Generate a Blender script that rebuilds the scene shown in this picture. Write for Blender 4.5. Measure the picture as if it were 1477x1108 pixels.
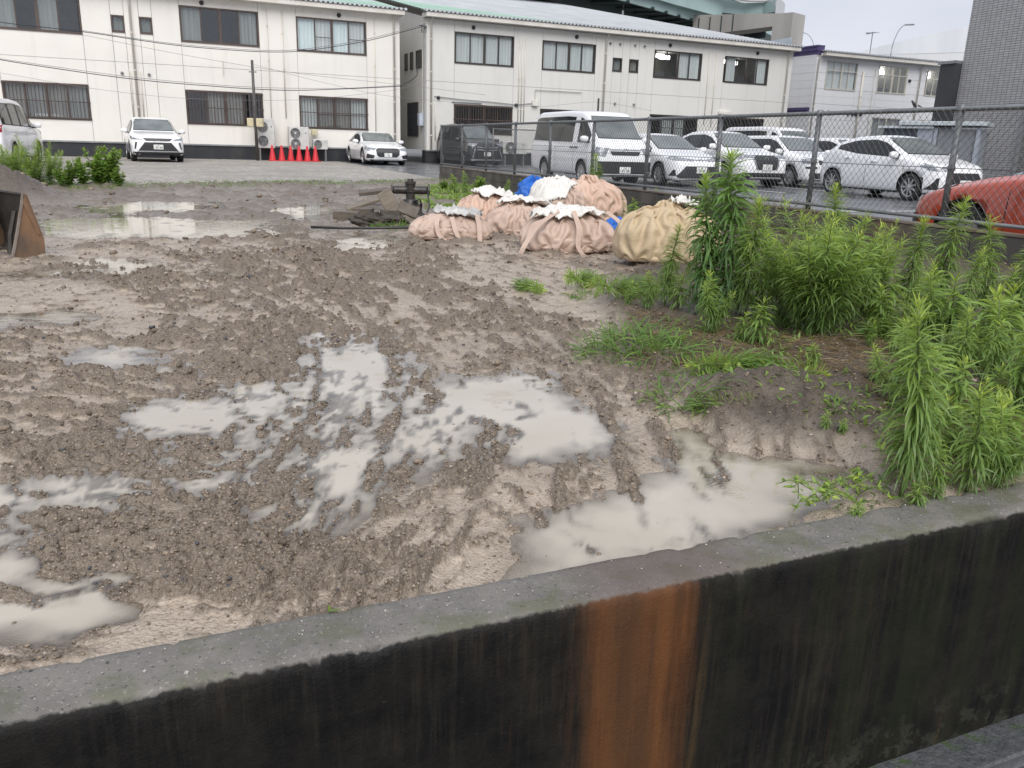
import bpy, bmesh, math, random
import numpy as np
from mathutils import Vector, Matrix
from mathutils.bvhtree import BVHTree
for o in list(bpy.data.objects): bpy.data.objects.remove(o)
SC = bpy.context.scene
COL = SC.collection
# ---------------------------------------------------------------- camera
H = 1.08                                   # eye height over the muddy lot (the lot lies above the road)
FPX, CX, CY = 1182.8, 738.5, 554.0         # focal length and centre in pixels of the 1477x1108 photograph
PIT, ROL = math.radians(16.269), math.radians(1.718)
_F = Vector((0, math.cos(PIT), -math.sin(PIT))); _U0 = Vector((0, math.sin(PIT), math.cos(PIT))); _R0 = Vector((1, 0, 0))
_R = math.cos(ROL)*_R0 + math.sin(ROL)*_U0; _U = -math.sin(ROL)*_R0 + math.cos(ROL)*_U0
cam = bpy.data.cameras.new('camera'); camo = bpy.data.objects.new('camera', cam); COL.objects.link(camo)
cam.sensor_width = 36; cam.lens = 36*FPX/1477; cam.clip_start = .05; cam.clip_end = 2000
M = Matrix((_R, _U, -_F)).transposed().to_4x4(); M.translation = (0, 0, H); camo.matrix_world = M
SC.camera = camo
# ---------------------------------------------------------------- sky, sun, exposure (overcast, light rain)
SUN_EL, SUN_AZ = math.radians(47), math.radians(172)    # sun behind the cloud, behind the camera (azimuth clockwise from +Y)
W = bpy.data.worlds.new('World'); SC.world = W; W.use_nodes = True
wn = W.node_tree.nodes; wl = W.node_tree.links; wn.clear()
sky = wn.new('ShaderNodeTexSky'); sky.sky_type = 'NISHITA'; sky.sun_disc = False
sky.sun_elevation = SUN_EL; sky.sun_rotation = SUN_AZ; sky.air_density = 1.0; sky.dust_density = 4.0; sky.ozone_density = 1.0
cl = wn.new('ShaderNodeTexNoise'); cl.inputs['Scale'].default_value = 2.2; cl.inputs['Detail'].default_value = 5
tc = wn.new('ShaderNodeTexCoord'); mp = wn.new('ShaderNodeMapping'); mp.inputs['Scale'].default_value = (1, 1, 3)
wl.new(tc.outputs['Generated'], mp.inputs[0]); wl.new(mp.outputs[0], cl.inputs['Vector'])
cr = wn.new('ShaderNodeValToRGB'); cr.color_ramp.elements[0].position = .3; cr.color_ramp.elements[1].position = .72
cr.color_ramp.elements[0].color = (4.2, 4.4, 5.15, 1); cr.color_ramp.elements[1].color = (5.7, 5.9, 6.45, 1)
wl.new(cl.outputs['Fac'], cr.inputs[0])
mx = wn.new('ShaderNodeMix'); mx.data_type = 'RGBA'; mx.inputs[0].default_value = .93
wl.new(sky.outputs[0], mx.inputs[6]); wl.new(cr.outputs[0], mx.inputs[7])
bg = wn.new('ShaderNodeBackground'); bg.inputs[1].default_value = .08; wl.new(mx.outputs[2], bg.inputs[0])
wo = wn.new('ShaderNodeOutputWorld'); wl.new(bg.outputs[0], wo.inputs[0])
sl = bpy.data.lights.new('sun', 'SUN'); sl.energy = 1.5; sl.angle = math.radians(50); sl.color = (1, .975, .94)
so = bpy.data.objects.new('sun', sl); COL.objects.link(so)
_sd = Vector((math.sin(SUN_AZ)*math.cos(SUN_EL), math.cos(SUN_AZ)*math.cos(SUN_EL), math.sin(SUN_EL)))
so.rotation_euler = _sd.to_track_quat('Z', 'Y').to_euler(); so.location = (0, -5, 30)
SC.view_settings.view_transform = 'Standard'; SC.view_settings.look = 'None'
SC.view_settings.exposure = .92; SC.view_settings.gamma = 1.0; SC.view_settings.use_curve_mapping = False
SC.render.engine = 'CYCLES'
# ---------------------------------------------------------------- site frame
AZA, AZB = math.radians(65.35), math.radians(-21.61)    # directions of the white facades and of the block wall
dA = Vector((math.sin(AZA), math.cos(AZA), 0)); nA = Vector((-math.cos(AZA), math.sin(AZA), 0))
dB = Vector((math.sin(AZB), math.cos(AZB), 0)); nB = Vector((math.cos(AZB), -math.sin(AZB), 0))
def gp(px, py, z=0.):
    """site point at height z that the surveyed photograph shows at (px, py)"""
    d = _R*((px-CX)/FPX) - _U*((py-CY)/FPX) + _F
    t = (z-H)/d.z
    return Vector((d.x*t, d.y*t, z))
def site(b, n, z=0.): return dB*b + nB*n + Vector((0, 0, z))
def bpx(px, n, z=0.):
    """distance along the block wall direction, on the line n, of the point photographed in column px"""
    lo, hi = 1., 60.
    f = lambda b: (lambda q: CX + FPX*(q.dot(_R))/q.dot(_F))(site(b, n, z) - Vector((0, 0, H)))
    for _ in range(60):
        m = (lo+hi)/2
        if f(m) > px: lo = m
        else: hi = m
    return (lo+hi)/2
rnd = random.Random(5)
# ---------------------------------------------------------------- scene helpers
def tag(o, label=None, cat=None, group=None, kind=None):
    if label: o['label'] = label
    if cat: o['category'] = cat
    if group: o['group'] = group
    if kind: o['kind'] = kind
    return o
def thing(name, loc=(0, 0, 0), rz=0., label=None, cat=None, group=None, scale=1.):
    o = bpy.data.objects.new(name, None); COL.objects.link(o); o.empty_display_size = .2
    o.location = loc; o.rotation_euler = (0, 0, rz); o.scale = (scale,)*3
    return tag(o, label, cat, group)
def link(name, me, parent=None, loc=(0, 0, 0), rot=(0, 0, 0), scale=None):
    o = bpy.data.objects.new(name, me); COL.objects.link(o); o.parent = parent; o.location = loc; o.rotation_euler = rot
    if scale is not None: o.scale = scale if hasattr(scale, '__len__') else (scale,)*3
    return o
def copy_tree(o, parent=None):
    c = o.copy(); COL.objects.link(c); c.parent = parent
    for ch in list(o.children): copy_tree(ch, c)
    return c
class MB:
    def __init__(s): s.v = []; s.f = []
    def add(s, vs, fs):
        o = len(s.v); s.v += [tuple(v) for v in vs]; s.f += [tuple(i+o for i in f) for f in fs]; return s
    def box(s, x0, x1, y0, y1, z0, z1, Mx=None):
        vs = [Vector((x, y, z)) for z in (z0, z1) for y in (y0, y1) for x in (x0, x1)]
        if Mx is not None: vs = [Mx @ v for v in vs]
        return s.add(vs, [(0, 2, 3, 1), (4, 5, 7, 6), (0, 1, 5, 4), (2, 6, 7, 3), (0, 4, 6, 2), (1, 3, 7, 5)])
    def prism(s, poly, y0, y1, Mx=None):
        """poly of (x, z) swept along y"""
        n = len(poly); vs = [Vector((x, y0, z)) for x, z in poly] + [Vector((x, y1, z)) for x, z in poly]
        if Mx is not None: vs = [Mx @ v for v in vs]
        return s.add(vs, [tuple(range(n)), tuple(range(2*n-1, n-1, -1))] + [(i, i+n, (i+1) % n+n, (i+1) % n) for i in range(n)])
    def tube(s, pts, r, n=6, cap=True):
        pts = [Vector(p) for p in pts]; rs = r if hasattr(r, '__len__') else [r]*len(pts)
        rings = []; up = Vector((0, 0, 1))
        for i, p in enumerate(pts):
            t = (pts[min(i+1, len(pts)-1)] - pts[max(i-1, 0)]).normalized()
            u = t.cross(up)
            if u.length < .05: u = t.cross(Vector((1, 0, 0)))
            u.normalize(); w = u.cross(t)
            rings.append([p + (u*math.cos(a) + w*math.sin(a))*rs[i] for a in [2*math.pi*k/n for k in range(n)]])
        fs = [(i*n+k, i*n+(k+1) % n, (i+1)*n+(k+1) % n, (i+1)*n+k) for i in range(len(pts)-1) for k in range(n)]
        if cap: fs += [tuple(range(n-1, -1, -1)), tuple((len(pts)-1)*n+k for k in range(n))]
        return s.add([v for rg in rings for v in rg], fs)
    def lathe(s, prof, n=16, Mx=None, close=False):
        """prof of (r, z) turned about z"""
        vs = [Vector((r*math.cos(2*math.pi*k/n), r*math.sin(2*math.pi*k/n), z)) for r, z in prof for k in range(n)]
        if Mx is not None: vs = [Mx @ v for v in vs]
        m = len(prof)
        fs = [(i*n+k, i*n+(k+1) % n, ((i+1) % m)*n+(k+1) % n, ((i+1) % m)*n+k) for i in range(m if close else m-1) for k in range(n)]
        return s.add(vs, fs)
    def mesh(s, name, mat, smooth=False, bev=0., seg=1):
        me = bpy.data.meshes.new(name); me.from_pydata(s.v, [], s.f)
        bm = bmesh.new(); bm.from_mesh(me)
        bmesh.ops.recalc_face_normals(bm, faces=bm.faces)
        if bev: bmesh.ops.bevel(bm, geom=list(bm.edges), offset=bev, segments=seg, affect='EDGES', clamp_overlap=True)
        bm.to_mesh(me); bm.free()
        if mat: me.materials.append(mat)
        if smooth: me.polygons.foreach_set('use_smooth', [True]*len(me.polygons))
        return me
    def build(s, name, mat, parent=None, smooth=False, bev=0., seg=1, loc=(0, 0, 0), rot=(0, 0, 0)):
        return link(name, s.mesh(name, mat, smooth, bev, seg), parent, loc, rot)
def np_mesh(name, V, Fq, mat, smooth=False, attrs=None):
    """numpy verts (n,3), faces (m,k) all of one size"""
    me = bpy.data.meshes.new(name); V = np.asarray(V, np.float32); Fq = np.asarray(Fq, np.int32); k = Fq.shape[1]
    me.vertices.add(len(V)); me.vertices.foreach_set('co', V.ravel())
    me.loops.add(Fq.size); me.loops.foreach_set('vertex_index', Fq.ravel())
    me.polygons.add(len(Fq)); me.polygons.foreach_set('loop_start', np.arange(0, Fq.size, k, dtype=np.int32))
    me.polygons.foreach_set('loop_total', np.full(len(Fq), k, np.int32))
    if smooth: me.polygons.foreach_set('use_smooth', np.ones(len(Fq), bool))
    for an, av in (attrs or {}).items():
        a = me.attributes.new(an, 'FLOAT', 'POINT'); a.data.foreach_set('value', np.asarray(av, np.float32))
    me.update(calc_edges=True); me.validate()
    if mat: me.materials.append(mat)
    return me
def _h(ix, iy, seed):
    n = (ix.astype(np.int64)*374761393 + iy.astype(np.int64)*668265263 + seed*1442695041) & 0xffffffff
    n = ((n ^ (n >> 13))*1274126177) & 0xffffffff
    return ((n ^ (n >> 16)) & 0xffffff)/float(0xffffff)
def noise2(x, y, seed=0):
    ix = np.floor(x); iy = np.floor(y); fx = x-ix; fy = y-iy
    fx = fx*fx*(3-2*fx); fy = fy*fy*(3-2*fy); ix = ix.astype(np.int64); iy = iy.astype(np.int64)
    a = _h(ix, iy, seed); b = _h(ix+1, iy, seed); c = _h(ix, iy+1, seed); d = _h(ix+1, iy+1, seed)
    return (a+(b-a)*fx)+((c+(d-c)*fx)-(a+(b-a)*fx))*fy
def fbm(x, y, oct=4, seed=0, gain=.5):
    s = 0; a = 1; t = 0
    for o in range(oct):
        s = s + a*noise2(x*2**o+17.3*o, y*2**o-9.1*o, seed+o); t += a; a *= gain
    return s/t
def sstep(a, b, x):
    t = np.clip((x-a)/(b-a), 0, 1); return t*t*(3-2*t)
# ---------------------------------------------------------------- materials
class NT:
    def __init__(s, name):
        s.m = bpy.data.materials.new(name); s.m.use_nodes = True; s.t = s.m.node_tree; s.t.nodes.clear()
        s.out = s.t.nodes.new('ShaderNodeOutputMaterial')
    def n(s, typ, **kw):
        nd = s.t.nodes.new(typ)
        for k, v in kw.items():
            if k.startswith('i_'):
                key = k[2:]; key = int(key) if key.isdigit() else key.replace('_', ' ')
                s.set(nd.inputs[key], v)
            else: setattr(nd, k, v)
        return nd
    def set(s, inp, v):
        if isinstance(v, bpy.types.NodeSocket): s.t.links.new(v, inp)
        elif isinstance(v, bpy.types.Node): s.t.links.new(v.outputs[0], inp)
        else:
            if hasattr(v, '__len__') and len(v) == 3 and inp.type == 'RGBA': v = (*v, 1)
            inp.default_value = v
    def pos(s): return s.n('ShaderNodeNewGeometry').outputs['Position']
    def obj(s): return s.n('ShaderNodeTexCoord').outputs['Object']
    def scl(s, vec, sc): return s.n('ShaderNodeVectorMath', operation='MULTIPLY', i_0=vec, i_1=sc).outputs[0]
    def noise(s, vec, scale, detail=4, rough=.55): return s.n('ShaderNodeTexNoise', i_Vector=vec, i_Scale=scale, i_Detail=detail, i_Roughness=rough).outputs['Fac']
    def ramp(s, fac, a, b): return s.n('ShaderNodeMapRange', i_Value=fac, i_1=a, i_2=b, clamp=True).outputs[0]
    def mix(s, fac, a, b): 
        nd = s.n('ShaderNodeMix', data_type='RGBA'); s.set(nd.inputs[0], fac); s.set(nd.inputs[6], a); s.set(nd.inputs[7], b); return nd.outputs[2]
    def math(s, op, a, b=0., c=False): 
        nd = s.n('ShaderNodeMath', operation=op, use_clamp=c); s.set(nd.inputs[0], a); s.set(nd.inputs[1], b); return nd.outputs[0]
    def attr(s, name): return s.n('ShaderNodeAttribute', attribute_name=name).outputs['Fac']
    def bump(s, h, strength=.3, dist=.01, normal=None):
        b = s.n('ShaderNodeBump', i_Strength=strength, i_Distance=dist, i_Height=h)
        if normal is not None: s.set(b.inputs['Normal'], normal)
        return b.outputs[0]
    def pbr(s, col, rough, bump=None, metal=0., spec=.5, **kw):
        p = s.n('ShaderNodeBsdfPrincipled'); s.set(p.inputs['Base Color'], col); s.set(p.inputs['Roughness'], rough)
        p.inputs['Metallic'].default_value = metal; p.inputs['Specular IOR Level'].default_value = spec
        if bump is not None: s.set(p.inputs['Normal'], bump)
        for k, v in kw.items(): s.set(p.inputs[k.replace('_', ' ')], v)
        s.t.links.new(p.outputs[0], s.out.inputs[0]); return s.m
def pmat(name, col, rough=.5, col2=None, scale=4., stretch=(1, 1, 1), lo=.35, hi=.65, bump=0., bscale=60., bdist=.004, metal=0., spec=.5, obj=False, rrand=0., **kw):
    t = NT(name); p = t.obj() if obj else t.pos(); v = t.scl(p, stretch)
    c = col
    if col2 is None: col2 = tuple(x*.82 for x in col)
    c = t.mix(t.ramp(t.noise(v, scale, 5), lo, hi), col, col2)
    if rrand:
        oi = t.n('ShaderNodeObjectInfo').outputs['Random']
        c = t.mix(t.ramp(oi, 0., 1.), c, t.mix(rrand, c, (.02, .018, .015)))
    b = t.bump(t.noise(v, bscale, 3), bump, bdist) if bump else None
    r = t.n('ShaderNodeMapRange', i_Value=t.noise(p, scale*2.3, 3), i_1=.3, i_2=.7, i_3=rough*.8, i_4=min(1, rough*1.2)).outputs[0]
    return t.pbr(c, r, b, metal, spec, **kw)
# ================================================================ THE SETTING: mud lot, water, gravel, asphalt, road
WT = .035                                                 # height of the near wall's top
_wa = gp(0, 1045, WT); _wb = gp(1477, 737, WT)
dW = (_wb-_wa); dW.z = 0; dW.normalize(); nW = Vector((-dW.y, dW.x, 0))
WO = _wa.dot(nW); WI = gp(700, 838, WT).dot(nW)           # outer and inner face of the near wall
ROAD_Z = -.775
NBW = 6.72                                                # near face of the block wall
PARK_Z, GRAV_Z = .085, .08
_g0 = gp(150, 269, .03); _g1 = gp(630, 262.5, .03)
dG = (_g1-_g0).normalized(); dG.z = 0; nG = Vector((-dG.y, dG.x, 0)); GO = _g0.dot(nG)   # edge of the gravel yard
WATER_Z = -.009
def px_poly(pts, z=0.): return np.array([tuple(gp(x, y, z))[:2] for x, y in pts])
def poly_sd(X, Y, P):
    """signed distance, positive inside"""
    d = np.full(X.shape, 1e9); ins = np.zeros(X.shape, bool); n = len(P)
    for i in range(n):
        ax, ay = P[i]; bx, by = P[(i+1) % n]; ex, ey = bx-ax, by-ay
        wx, wy = X-ax, Y-ay; t = np.clip((wx*ex+wy*ey)/(ex*ex+ey*ey+1e-12), 0, 1)
        d = np.minimum(d, (wx-ex*t)**2+(wy-ey*t)**2)
        c = (ay > Y) != (by > Y)
        ins ^= c & (X < (bx-ax)*(Y-ay)/(by-ay+1e-12)+ax)
    return np.where(ins, 1, -1)*np.sqrt(d)
PUD = [[(0,852),(60,826),(130,800),(182,806),(172,850),(190,880),(130,900),(50,916),(-60,925),(-60,880)],
 [(962,622),(1010,612),(1060,650),(1130,662),(1185,690),(1215,720),(1165,748),(1000,800),(850,835),(738,845),(752,795),(758,745),(830,722),(930,702),(965,680)],
 [(455,500),(500,488),(540,498),(548,540),(535,580),(500,610),(470,640),(455,625),(480,575),(465,535)],
 [(620,565),(650,548),(740,540),(800,545),(830,585),(880,600),(882,638),(800,655),(745,662),(722,640),(715,612),(690,608),(668,640),(640,665),(590,662),(565,640),(570,600)],
 [(565,612),(600,618),(560,660),(515,700),(490,745),(440,765),(410,742),(440,715),(420,690),(400,662),(455,645),(520,650)],
 [(178,594),(240,580),(325,590),(318,612),(240,624),(200,614)],
 [(50,695),(110,682),(150,672),(210,690),(200,722),(130,732),(50,722)],
 [(160,746),(215,748),(238,764),(200,774),(165,765)],
 [(15,394),(60,382),(150,370),(235,380),(205,396),(110,402),(40,402)],
 [(285,396),(335,389),(372,395),(345,406),(300,406)],
 [(100,299),(200,289),(310,291),(290,305),(150,307)],
 [(-60,452),(10,452),(34,462),(20,472),(-60,474)],
 [(415,482),(455,470),(500,478),(470,490),(440,498)],
 [(-60,704),(40,700),(46,732),(-60,740)],
 [(-60,765),(15,760),(26,790),(20,830),(-60,840)],
 [(110,526),(180,488),(200,500),(195,520),(150,530)],
 [(220,527),(275,524),(268,541),(228,541)],
 [(30,452),(90,442),(145,452),(110,466),(50,468)],
 [(470,345),(540,335),(600,345),(560,362),(490,362)],
 [(60,318),(200,312),(380,318),(420,338),(300,346),(90,342)],
 [(380,300),(470,296),(500,305),(440,315)],
 [(250,690),(330,678),(380,694),(350,706),(270,704)],
 [(300,735),(360,722),(405,735),(360,748)],
 [(340,560),(395,548),(400,580),(360,600),(345,585)],
 [(1080,662),(1150,655),(1210,668),(1180,684),(1110,680)]]
TRK = [([(400,330),(470,385),(520,440),(552,500),(552,570),(508,650),(440,735),(370,810)], .2, 1.35), ([(560,345),(640,405),(690,470),(700,540),(665,620),(580,720),(500,810)], .2, .9), ([(120,385),(270,430),(335,500),(335,570),(290,645),(210,715),(110,800)], .19, 1.1),
 ([(300,370),(390,440),(425,510),(428,580),(400,650),(330,730),(240,800)], .2, 1.25),
 ([(600,400),(720,450),(830,505),(905,580),(930,660),(900,740)], .22, .8),
 ([(655,690),(672,650),(700,615)], .09, 1.2), ([(510,560),(470,640),(420,720),(330,800)], .1, 1.3),
 ([(-60,610),(150,625),(300,640),(430,640)], .2, .8), ([(-60,500),(200,505),(420,525)], .22, .9),
 ([(-60,548),(180,555),(390,572)], .2, .9), ([(430,420),(600,470),(760,500),(900,560)], .2, .7),
 ([(180,745),(300,752),(420,790),(520,860)], .16, .8), ([(540,690),(640,740),(720,800)], .2, .6),
 ([(200,330),(400,350),(560,400),(700,470)], .25, .45), ([(60,760),(62,700),(60,650)], .12, 1.), ([(80,690),(230,690)], .1, .9),
 ([(850,560),(930,600),(955,680),(900,720)], .2, .7), ([(120,640),(110,690),(105,740)], .08, 1.1), ([(255,640),(245,720)], .07, 1.)]
SHAL = [([(440,480),(550,478),(640,540),(800,530),(892,600),(885,665),(770,675),(660,700),(570,735),(480,790),(370,775),(320,725),(230,705),(170,745),(30,740),(20,680),(150,655),(170,585),(330,560),(420,540)], .029),
 ([(-60,330),(480,322),(610,345),(560,372),(380,372),(240,410),(-60,412)], .010), ([(90,470),(300,440),(330,500),(200,545),(60,530)], .012), ([(560,400),(760,440),(720,470),(560,450)], .010), ([(-60,690),(70,690),(60,850),(-60,860)], .016), ([(70,285),(470,280),(610,300),(480,325),(60,318)], .006)]
SOIL = [(905,395),(850,430),(880,470),(880,520),(950,560),(965,590),(1005,618),(1080,642),(1200,652),(1235,670),(1250,700),(1290,722),(1500,700),(1800,560),(1700,300),(1200,280),(960,300)]
def pix_of(X, Y, Z=0.):
    qx, qy, qz = X, Y, Z-H
    w = qy*_F.y+qz*_F.z
    return CX+FPX*(qx*_R.x+qy*_R.y+qz*_R.z)/w, CY-FPX*(qx*_U.x+qy*_U.y+qz*_U.z)/w
def terrain(X, Y):
    """height and surface character of the lot at X, Y (metres)"""
    r0_ = .5+.12*np.hypot(X, Y); wx = X+.13*r0_*(fbm(X*4, Y*4, 3, 11)-.5)+.09*(fbm(X*11, Y*11, 2, 12)-.5); wy = Y+.13*r0_*(fbm(X*4, Y*4, 3, 21)-.5)+.09*(fbm(X*11, Y*11, 2, 22)-.5)
    r = np.hypot(X, Y)
    pd = np.zeros(X.shape); near = np.full(X.shape, -1e3)
    for q in PUD:
        P = px_poly(q); m = (X > P[:, 0].min()-.6) & (X < P[:, 0].max()+.6) & (Y > P[:, 1].min()-.6) & (Y < P[:, 1].max()+.6)
        if not m.any(): continue
        sc = .035+.012*np.hypot(P[:, 0].mean(), P[:, 1].mean())
        sd = poly_sd(wx[m], wy[m], P)
        pd[m] = np.maximum(pd[m], sstep(-2.0*sc, 1.9*sc, sd)); near[m] = np.maximum(near[m], sd)
    soil_sd = poly_sd(wx, wy, px_poly(SOIL)); soil = sstep(-.12, .22, soil_sd)
    # clods: heaps of gravelly soil
    sc = 1.0
    big = fbm(X*2.1, Y*2.1, 3, 31)
    rc = np.hypot(X+6.2, Y-2.75); sc_ = np.arctan2(Y-2.75, X+6.2)*5.8; lf = sstep(-.31, -.43, X/np.maximum(Y, .5))
    cl1 = fbm(rc*24, sc_*9.5, 4, 41, .6)*(1-lf)+fbm(X*9.5, Y*23, 4, 43, .6)*lf; cl2 = fbm(X*38, Y*38, 3, 51, .65)
    lump = 1-np.abs(2*(noise2(rc*18, sc_*9, 61)*(1-lf)+noise2(X*9, Y*18, 63)*lf)-1)
    dens = .45+.55*sstep(.34, .64, big)
    clod = np.clip((cl1*.62+lump*.38-.612+.16*(dens-.6))*4.6, 0, 1)*(.55+.45*dens)
    tb = np.zeros(X.shape); tg = np.zeros(X.shape)
    for pts, wd, am in TRK:
        P = px_poly(pts); m = (X > P[:, 0].min()-wd*2) & (X < P[:, 0].max()+wd*2) & (Y > P[:, 1].min()-wd*2) & (Y < P[:, 1].max()+wd*2)
        if not m.any(): continue
        jt = .03+.022*r[m]; x = X[m]+jt*(fbm(X[m]*7, Y[m]*7, 2, 71)-.5)*2; y = Y[m]+jt*(fbm(X[m]*7, Y[m]*7, 2, 72)-.5)*2
        best = np.full(x.shape, 1e9); al = np.zeros(x.shape); sgn = np.zeros(x.shape); acc = 0.
        # resample the path smoothly
        t = np.linspace(0, 1, 40); tt = np.linspace(0, 1, len(P)); Q = np.stack([np.interp(t, tt, P[:, 0]), np.interp(t, tt, P[:, 1])], 1)
        for _ in range(3): Q[1:-1] = (Q[:-2]+2*Q[1:-1]+Q[2:])/4
        for i in range(len(Q)-1):
            ax, ay = Q[i]; ex, ey = Q[i+1]-Q[i]; L = math.hypot(ex, ey)
            s = np.clip(((x-ax)*ex+(y-ay)*ey)/(L*L), 0, 1); d = np.hypot(x-ax-ex*s, y-ay-ey*s)
            u = d < best; best = np.where(u, d, best); al = np.where(u, acc+s*L, al); sgn = np.where(u, np.sign((x-ax)*ey-(y-ay)*ex), sgn); acc += L
        keep = .45+.55*sstep(.28, .50, noise2(X[m]*2.2, Y[m]*2.2, 81))
        bars = np.maximum(0, np.cos(2*np.pi*al/.115))**1.5*sstep(wd, wd*.8, best)*(.45+.8*cl1[m])
        sd_ = best*sgn; sg_ = .022+.07*wd
        berm = sum(np.exp(-((sd_-o_*wd)/sg_)**2)*a_ for o_, a_ in ((-1.1, 1.), (-.45, .7), (.3, .8), (1.1, 1.)))*(.25+1.25*cl1[m])
        g = sstep(wd*1.05, wd*.8, best)
        v = am*np.maximum(bars*.75, berm)*keep
        tb[m] = np.maximum(tb[m], v); tg[m] = np.maximum(tg[m], g*am)
    rj = rc+.05*(fbm(X*3, Y*3, 2, 151)-.5)
    for r0, am, sg, f0, f1 in ((4.75, .8, .045, -9, 9), (5.02, .7, .04, -9, 9), (5.24, 1.15, .034, -9, 9), (5.37, 1.15, .034, -9, 9), (5.56, .5, .03, -9, 9), (5.73, 1.2, .038, -9, 9), (5.93, .6, .03, .5, 9), (6.12, .75, .04, 1.2, 9), (6.37, .9, .05, 1.0, 9), (6.62, .85, .05, -9, 9), (6.80, .8, .045, -9, 9)):
        brk = .35+.65*sstep(.3, .5, noise2(sc_*2.3+r0*7, rc*.5, 161))
        tb = np.maximum(tb, am*np.exp(-((rj-r0)/sg)**2)*(.3+1.3*cl1)*brk*(1-lf)*sstep(f0, f0+.6, sc_)*sstep(9.5, 7., r))
    tb = np.clip((tb-.16)*1.45, 0, 1.5)*(.55+.75*sstep(.38, .62, cl1)); rough = np.clip(.55*clod+1.0*tb, 0, 1.35)
    rough *= (1-.88*sstep(.5, 1., pd)*(1-np.clip(tb*1.15, 0, .9)))
    h = .0085+.026*(fbm(X*.9, Y*.9, 2, 91)-.5)-.008*tg*(1-pd)
    far = sstep(9., 12., r)*(1-soil)
    h -= .010*far
    h -= .050*pd
    h += (.028+.014*sstep(3, 9, r))*rough
    h += (.014*(cl2-.5)+.012*(fbm(X*75, Y*75, 2, 55)-.5))*(1-.8*pd)*(.08+1.35*np.clip(rough*1.5+soil, 0, 1))
    lumps = np.clip(fbm(X*3.2, Y*3.2, 3, 131, .6)-.47, 0, 1)*sstep(5.5, 9, r)*(1-soil)*(1-.75*pd)
    h += .20*lumps+.05*sstep(5.5, 9, r)*(fbm(X*7, Y*7, 3, 141, .6)-.5)*(1-soil)*(1-.85*pd)
    rough = np.clip(rough+lumps*2.2, 0, 1.3)
    for q, dep in SHAL:
        P = px_poly(q); m = (X > P[:, 0].min()-.8) & (X < P[:, 0].max()+.8) & (Y > P[:, 1].min()-.8) & (Y < P[:, 1].max()+.8)
        if m.any(): h[m] -= dep*sstep(-.25, .35, poly_sd(wx[m], wy[m], P))*(1-.6*pd[m])
    # soil bank on the right
    pxs, pys = gp(1100, 590), gp(1390, 640)
    bank = soil*(.045+.05*fbm(X*1.7, Y*1.7, 3, 101)+.03*(cl1-.5))
    bank += .10*soil*np.exp(-(((X-pxs.x)/.34)**2+((Y-pxs.y)/.17)**2))
    bank += .05*sstep(.3, 1.2, soil_sd)
    h += bank
    # earth heap behind the bucket, ridge against the gravel edge
    ph = gp(-8, 290); hd = np.sqrt(((X-ph.x)/1.25)**2+((Y-ph.y)/1.1)**2)
    heap = np.clip(1-hd, 0, 1)**1.1
    h += heap*(.62+.25*(cl1-.5)+.12*(cl2-.5))
    gd = X*nG.x+Y*nG.y-GO
    gd2 = gd+.25*(fbm(X*2, Y*2, 2, 7)-.5)
    h += sstep(-1.4, -.1, gd2)*.05
    # low bank in front of the block wall
    bd = X*nB.x+Y*nB.y
    h += sstep(NBW-1.0, NBW, bd)*.05
    # silt lying against the near wall
    wd_ = X*nW.x+Y*nW.y-WI
    h = np.where(wd_ < .16, np.minimum(h, .028-.03*pd+.05*np.clip(wd_, 0, .2)), h)
    ch = np.clip(rough+.12*(cl2-.5), 0, 1)
    # outside the lot the sheet dives under its neighbours
    out = (wd_ < -.02) | (bd > NBW+.06) | (gd2 > .06)
    h = np.where(wd_ < -.02, -1.1, h); h = np.where((bd > NBW+.06) & (wd_ >= -.02), -.1, h); h = np.where((gd2 > .06) & (wd_ > 0), np.minimum(h, -.02), h)
    return h, ch, np.clip(pd, 0, 1), soil, far, np.clip(heap*2.5, 0, 1), out
# ---- mud sheet: one mesh, finer towards the wall
NTH, NR = 1020, 640
th = np.radians(np.linspace(-66, 57, NTH)); rr = np.exp(np.linspace(math.log(1.42), math.log(28.5), NR))
TH, RR = np.meshgrid(th, rr); X = (RR*np.sin(TH)).ravel(); Y = (RR*np.cos(TH)).ravel()
h, ch, pd, soil, far, heap, out = terrain(X, Y)
i = np.arange(NTH*NR).reshape(NR, NTH)
Fq = np.stack([i[:-1, :-1], i[:-1, 1:], i[1:, 1:], i[1:, :-1]], -1).reshape(-1, 4)
keep = ~(out[Fq].all(1)); Fq = Fq[keep]
used = np.unique(Fq); rem = np.full(NTH*NR, -1); rem[used] = np.arange(len(used))
Fq = rem[Fq]
t = NT('wet_mud'); P = t.pos()
n1 = t.noise(P, 3., 5); n2 = t.noise(P, 28., 5, .65); n3 = t.noise(P, 160., 4, .6)
vo = t.n('ShaderNodeTexVoronoi', i_Vector=P, i_Scale=95.); stone = t.math('LESS_THAN', vo.outputs['Distance'], .34)
clod = t.attr('clod'); silt = t.mix(t.ramp(n1, .35, .65), (.475, .40, .322), (.405, .335, .265))
silt = t.mix(t.ramp(n2, .4, .75), silt, (.315, .25, .193))
dark = t.mix(t.ramp(n2, .3, .7), (.122, .096, .072), (.222, .176, .133))
dark = t.mix(t.ramp(n3, .52, .70), dark, (.31, .255, .205))
silt = t.mix(t.math('MULTIPLY', t.ramp(n3, .54, .70), .4), silt, (.20, .158, .12)); silt = t.mix(t.math('MULTIPLY', t.ramp(t.noise(P, 300., 2), .6, .75), .5), silt, (.55, .48, .40))
c = t.mix(t.ramp(t.math('ADD', clod, t.math('MULTIPLY', t.math('SUBTRACT', n2, .5), .5)), .04, .40), silt, dark)
wet = t.attr('wet'); c = t.mix(t.math('MULTIPLY', wet, .35), c, t.mix(.5, c, (.12, .095, .07)))
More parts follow.
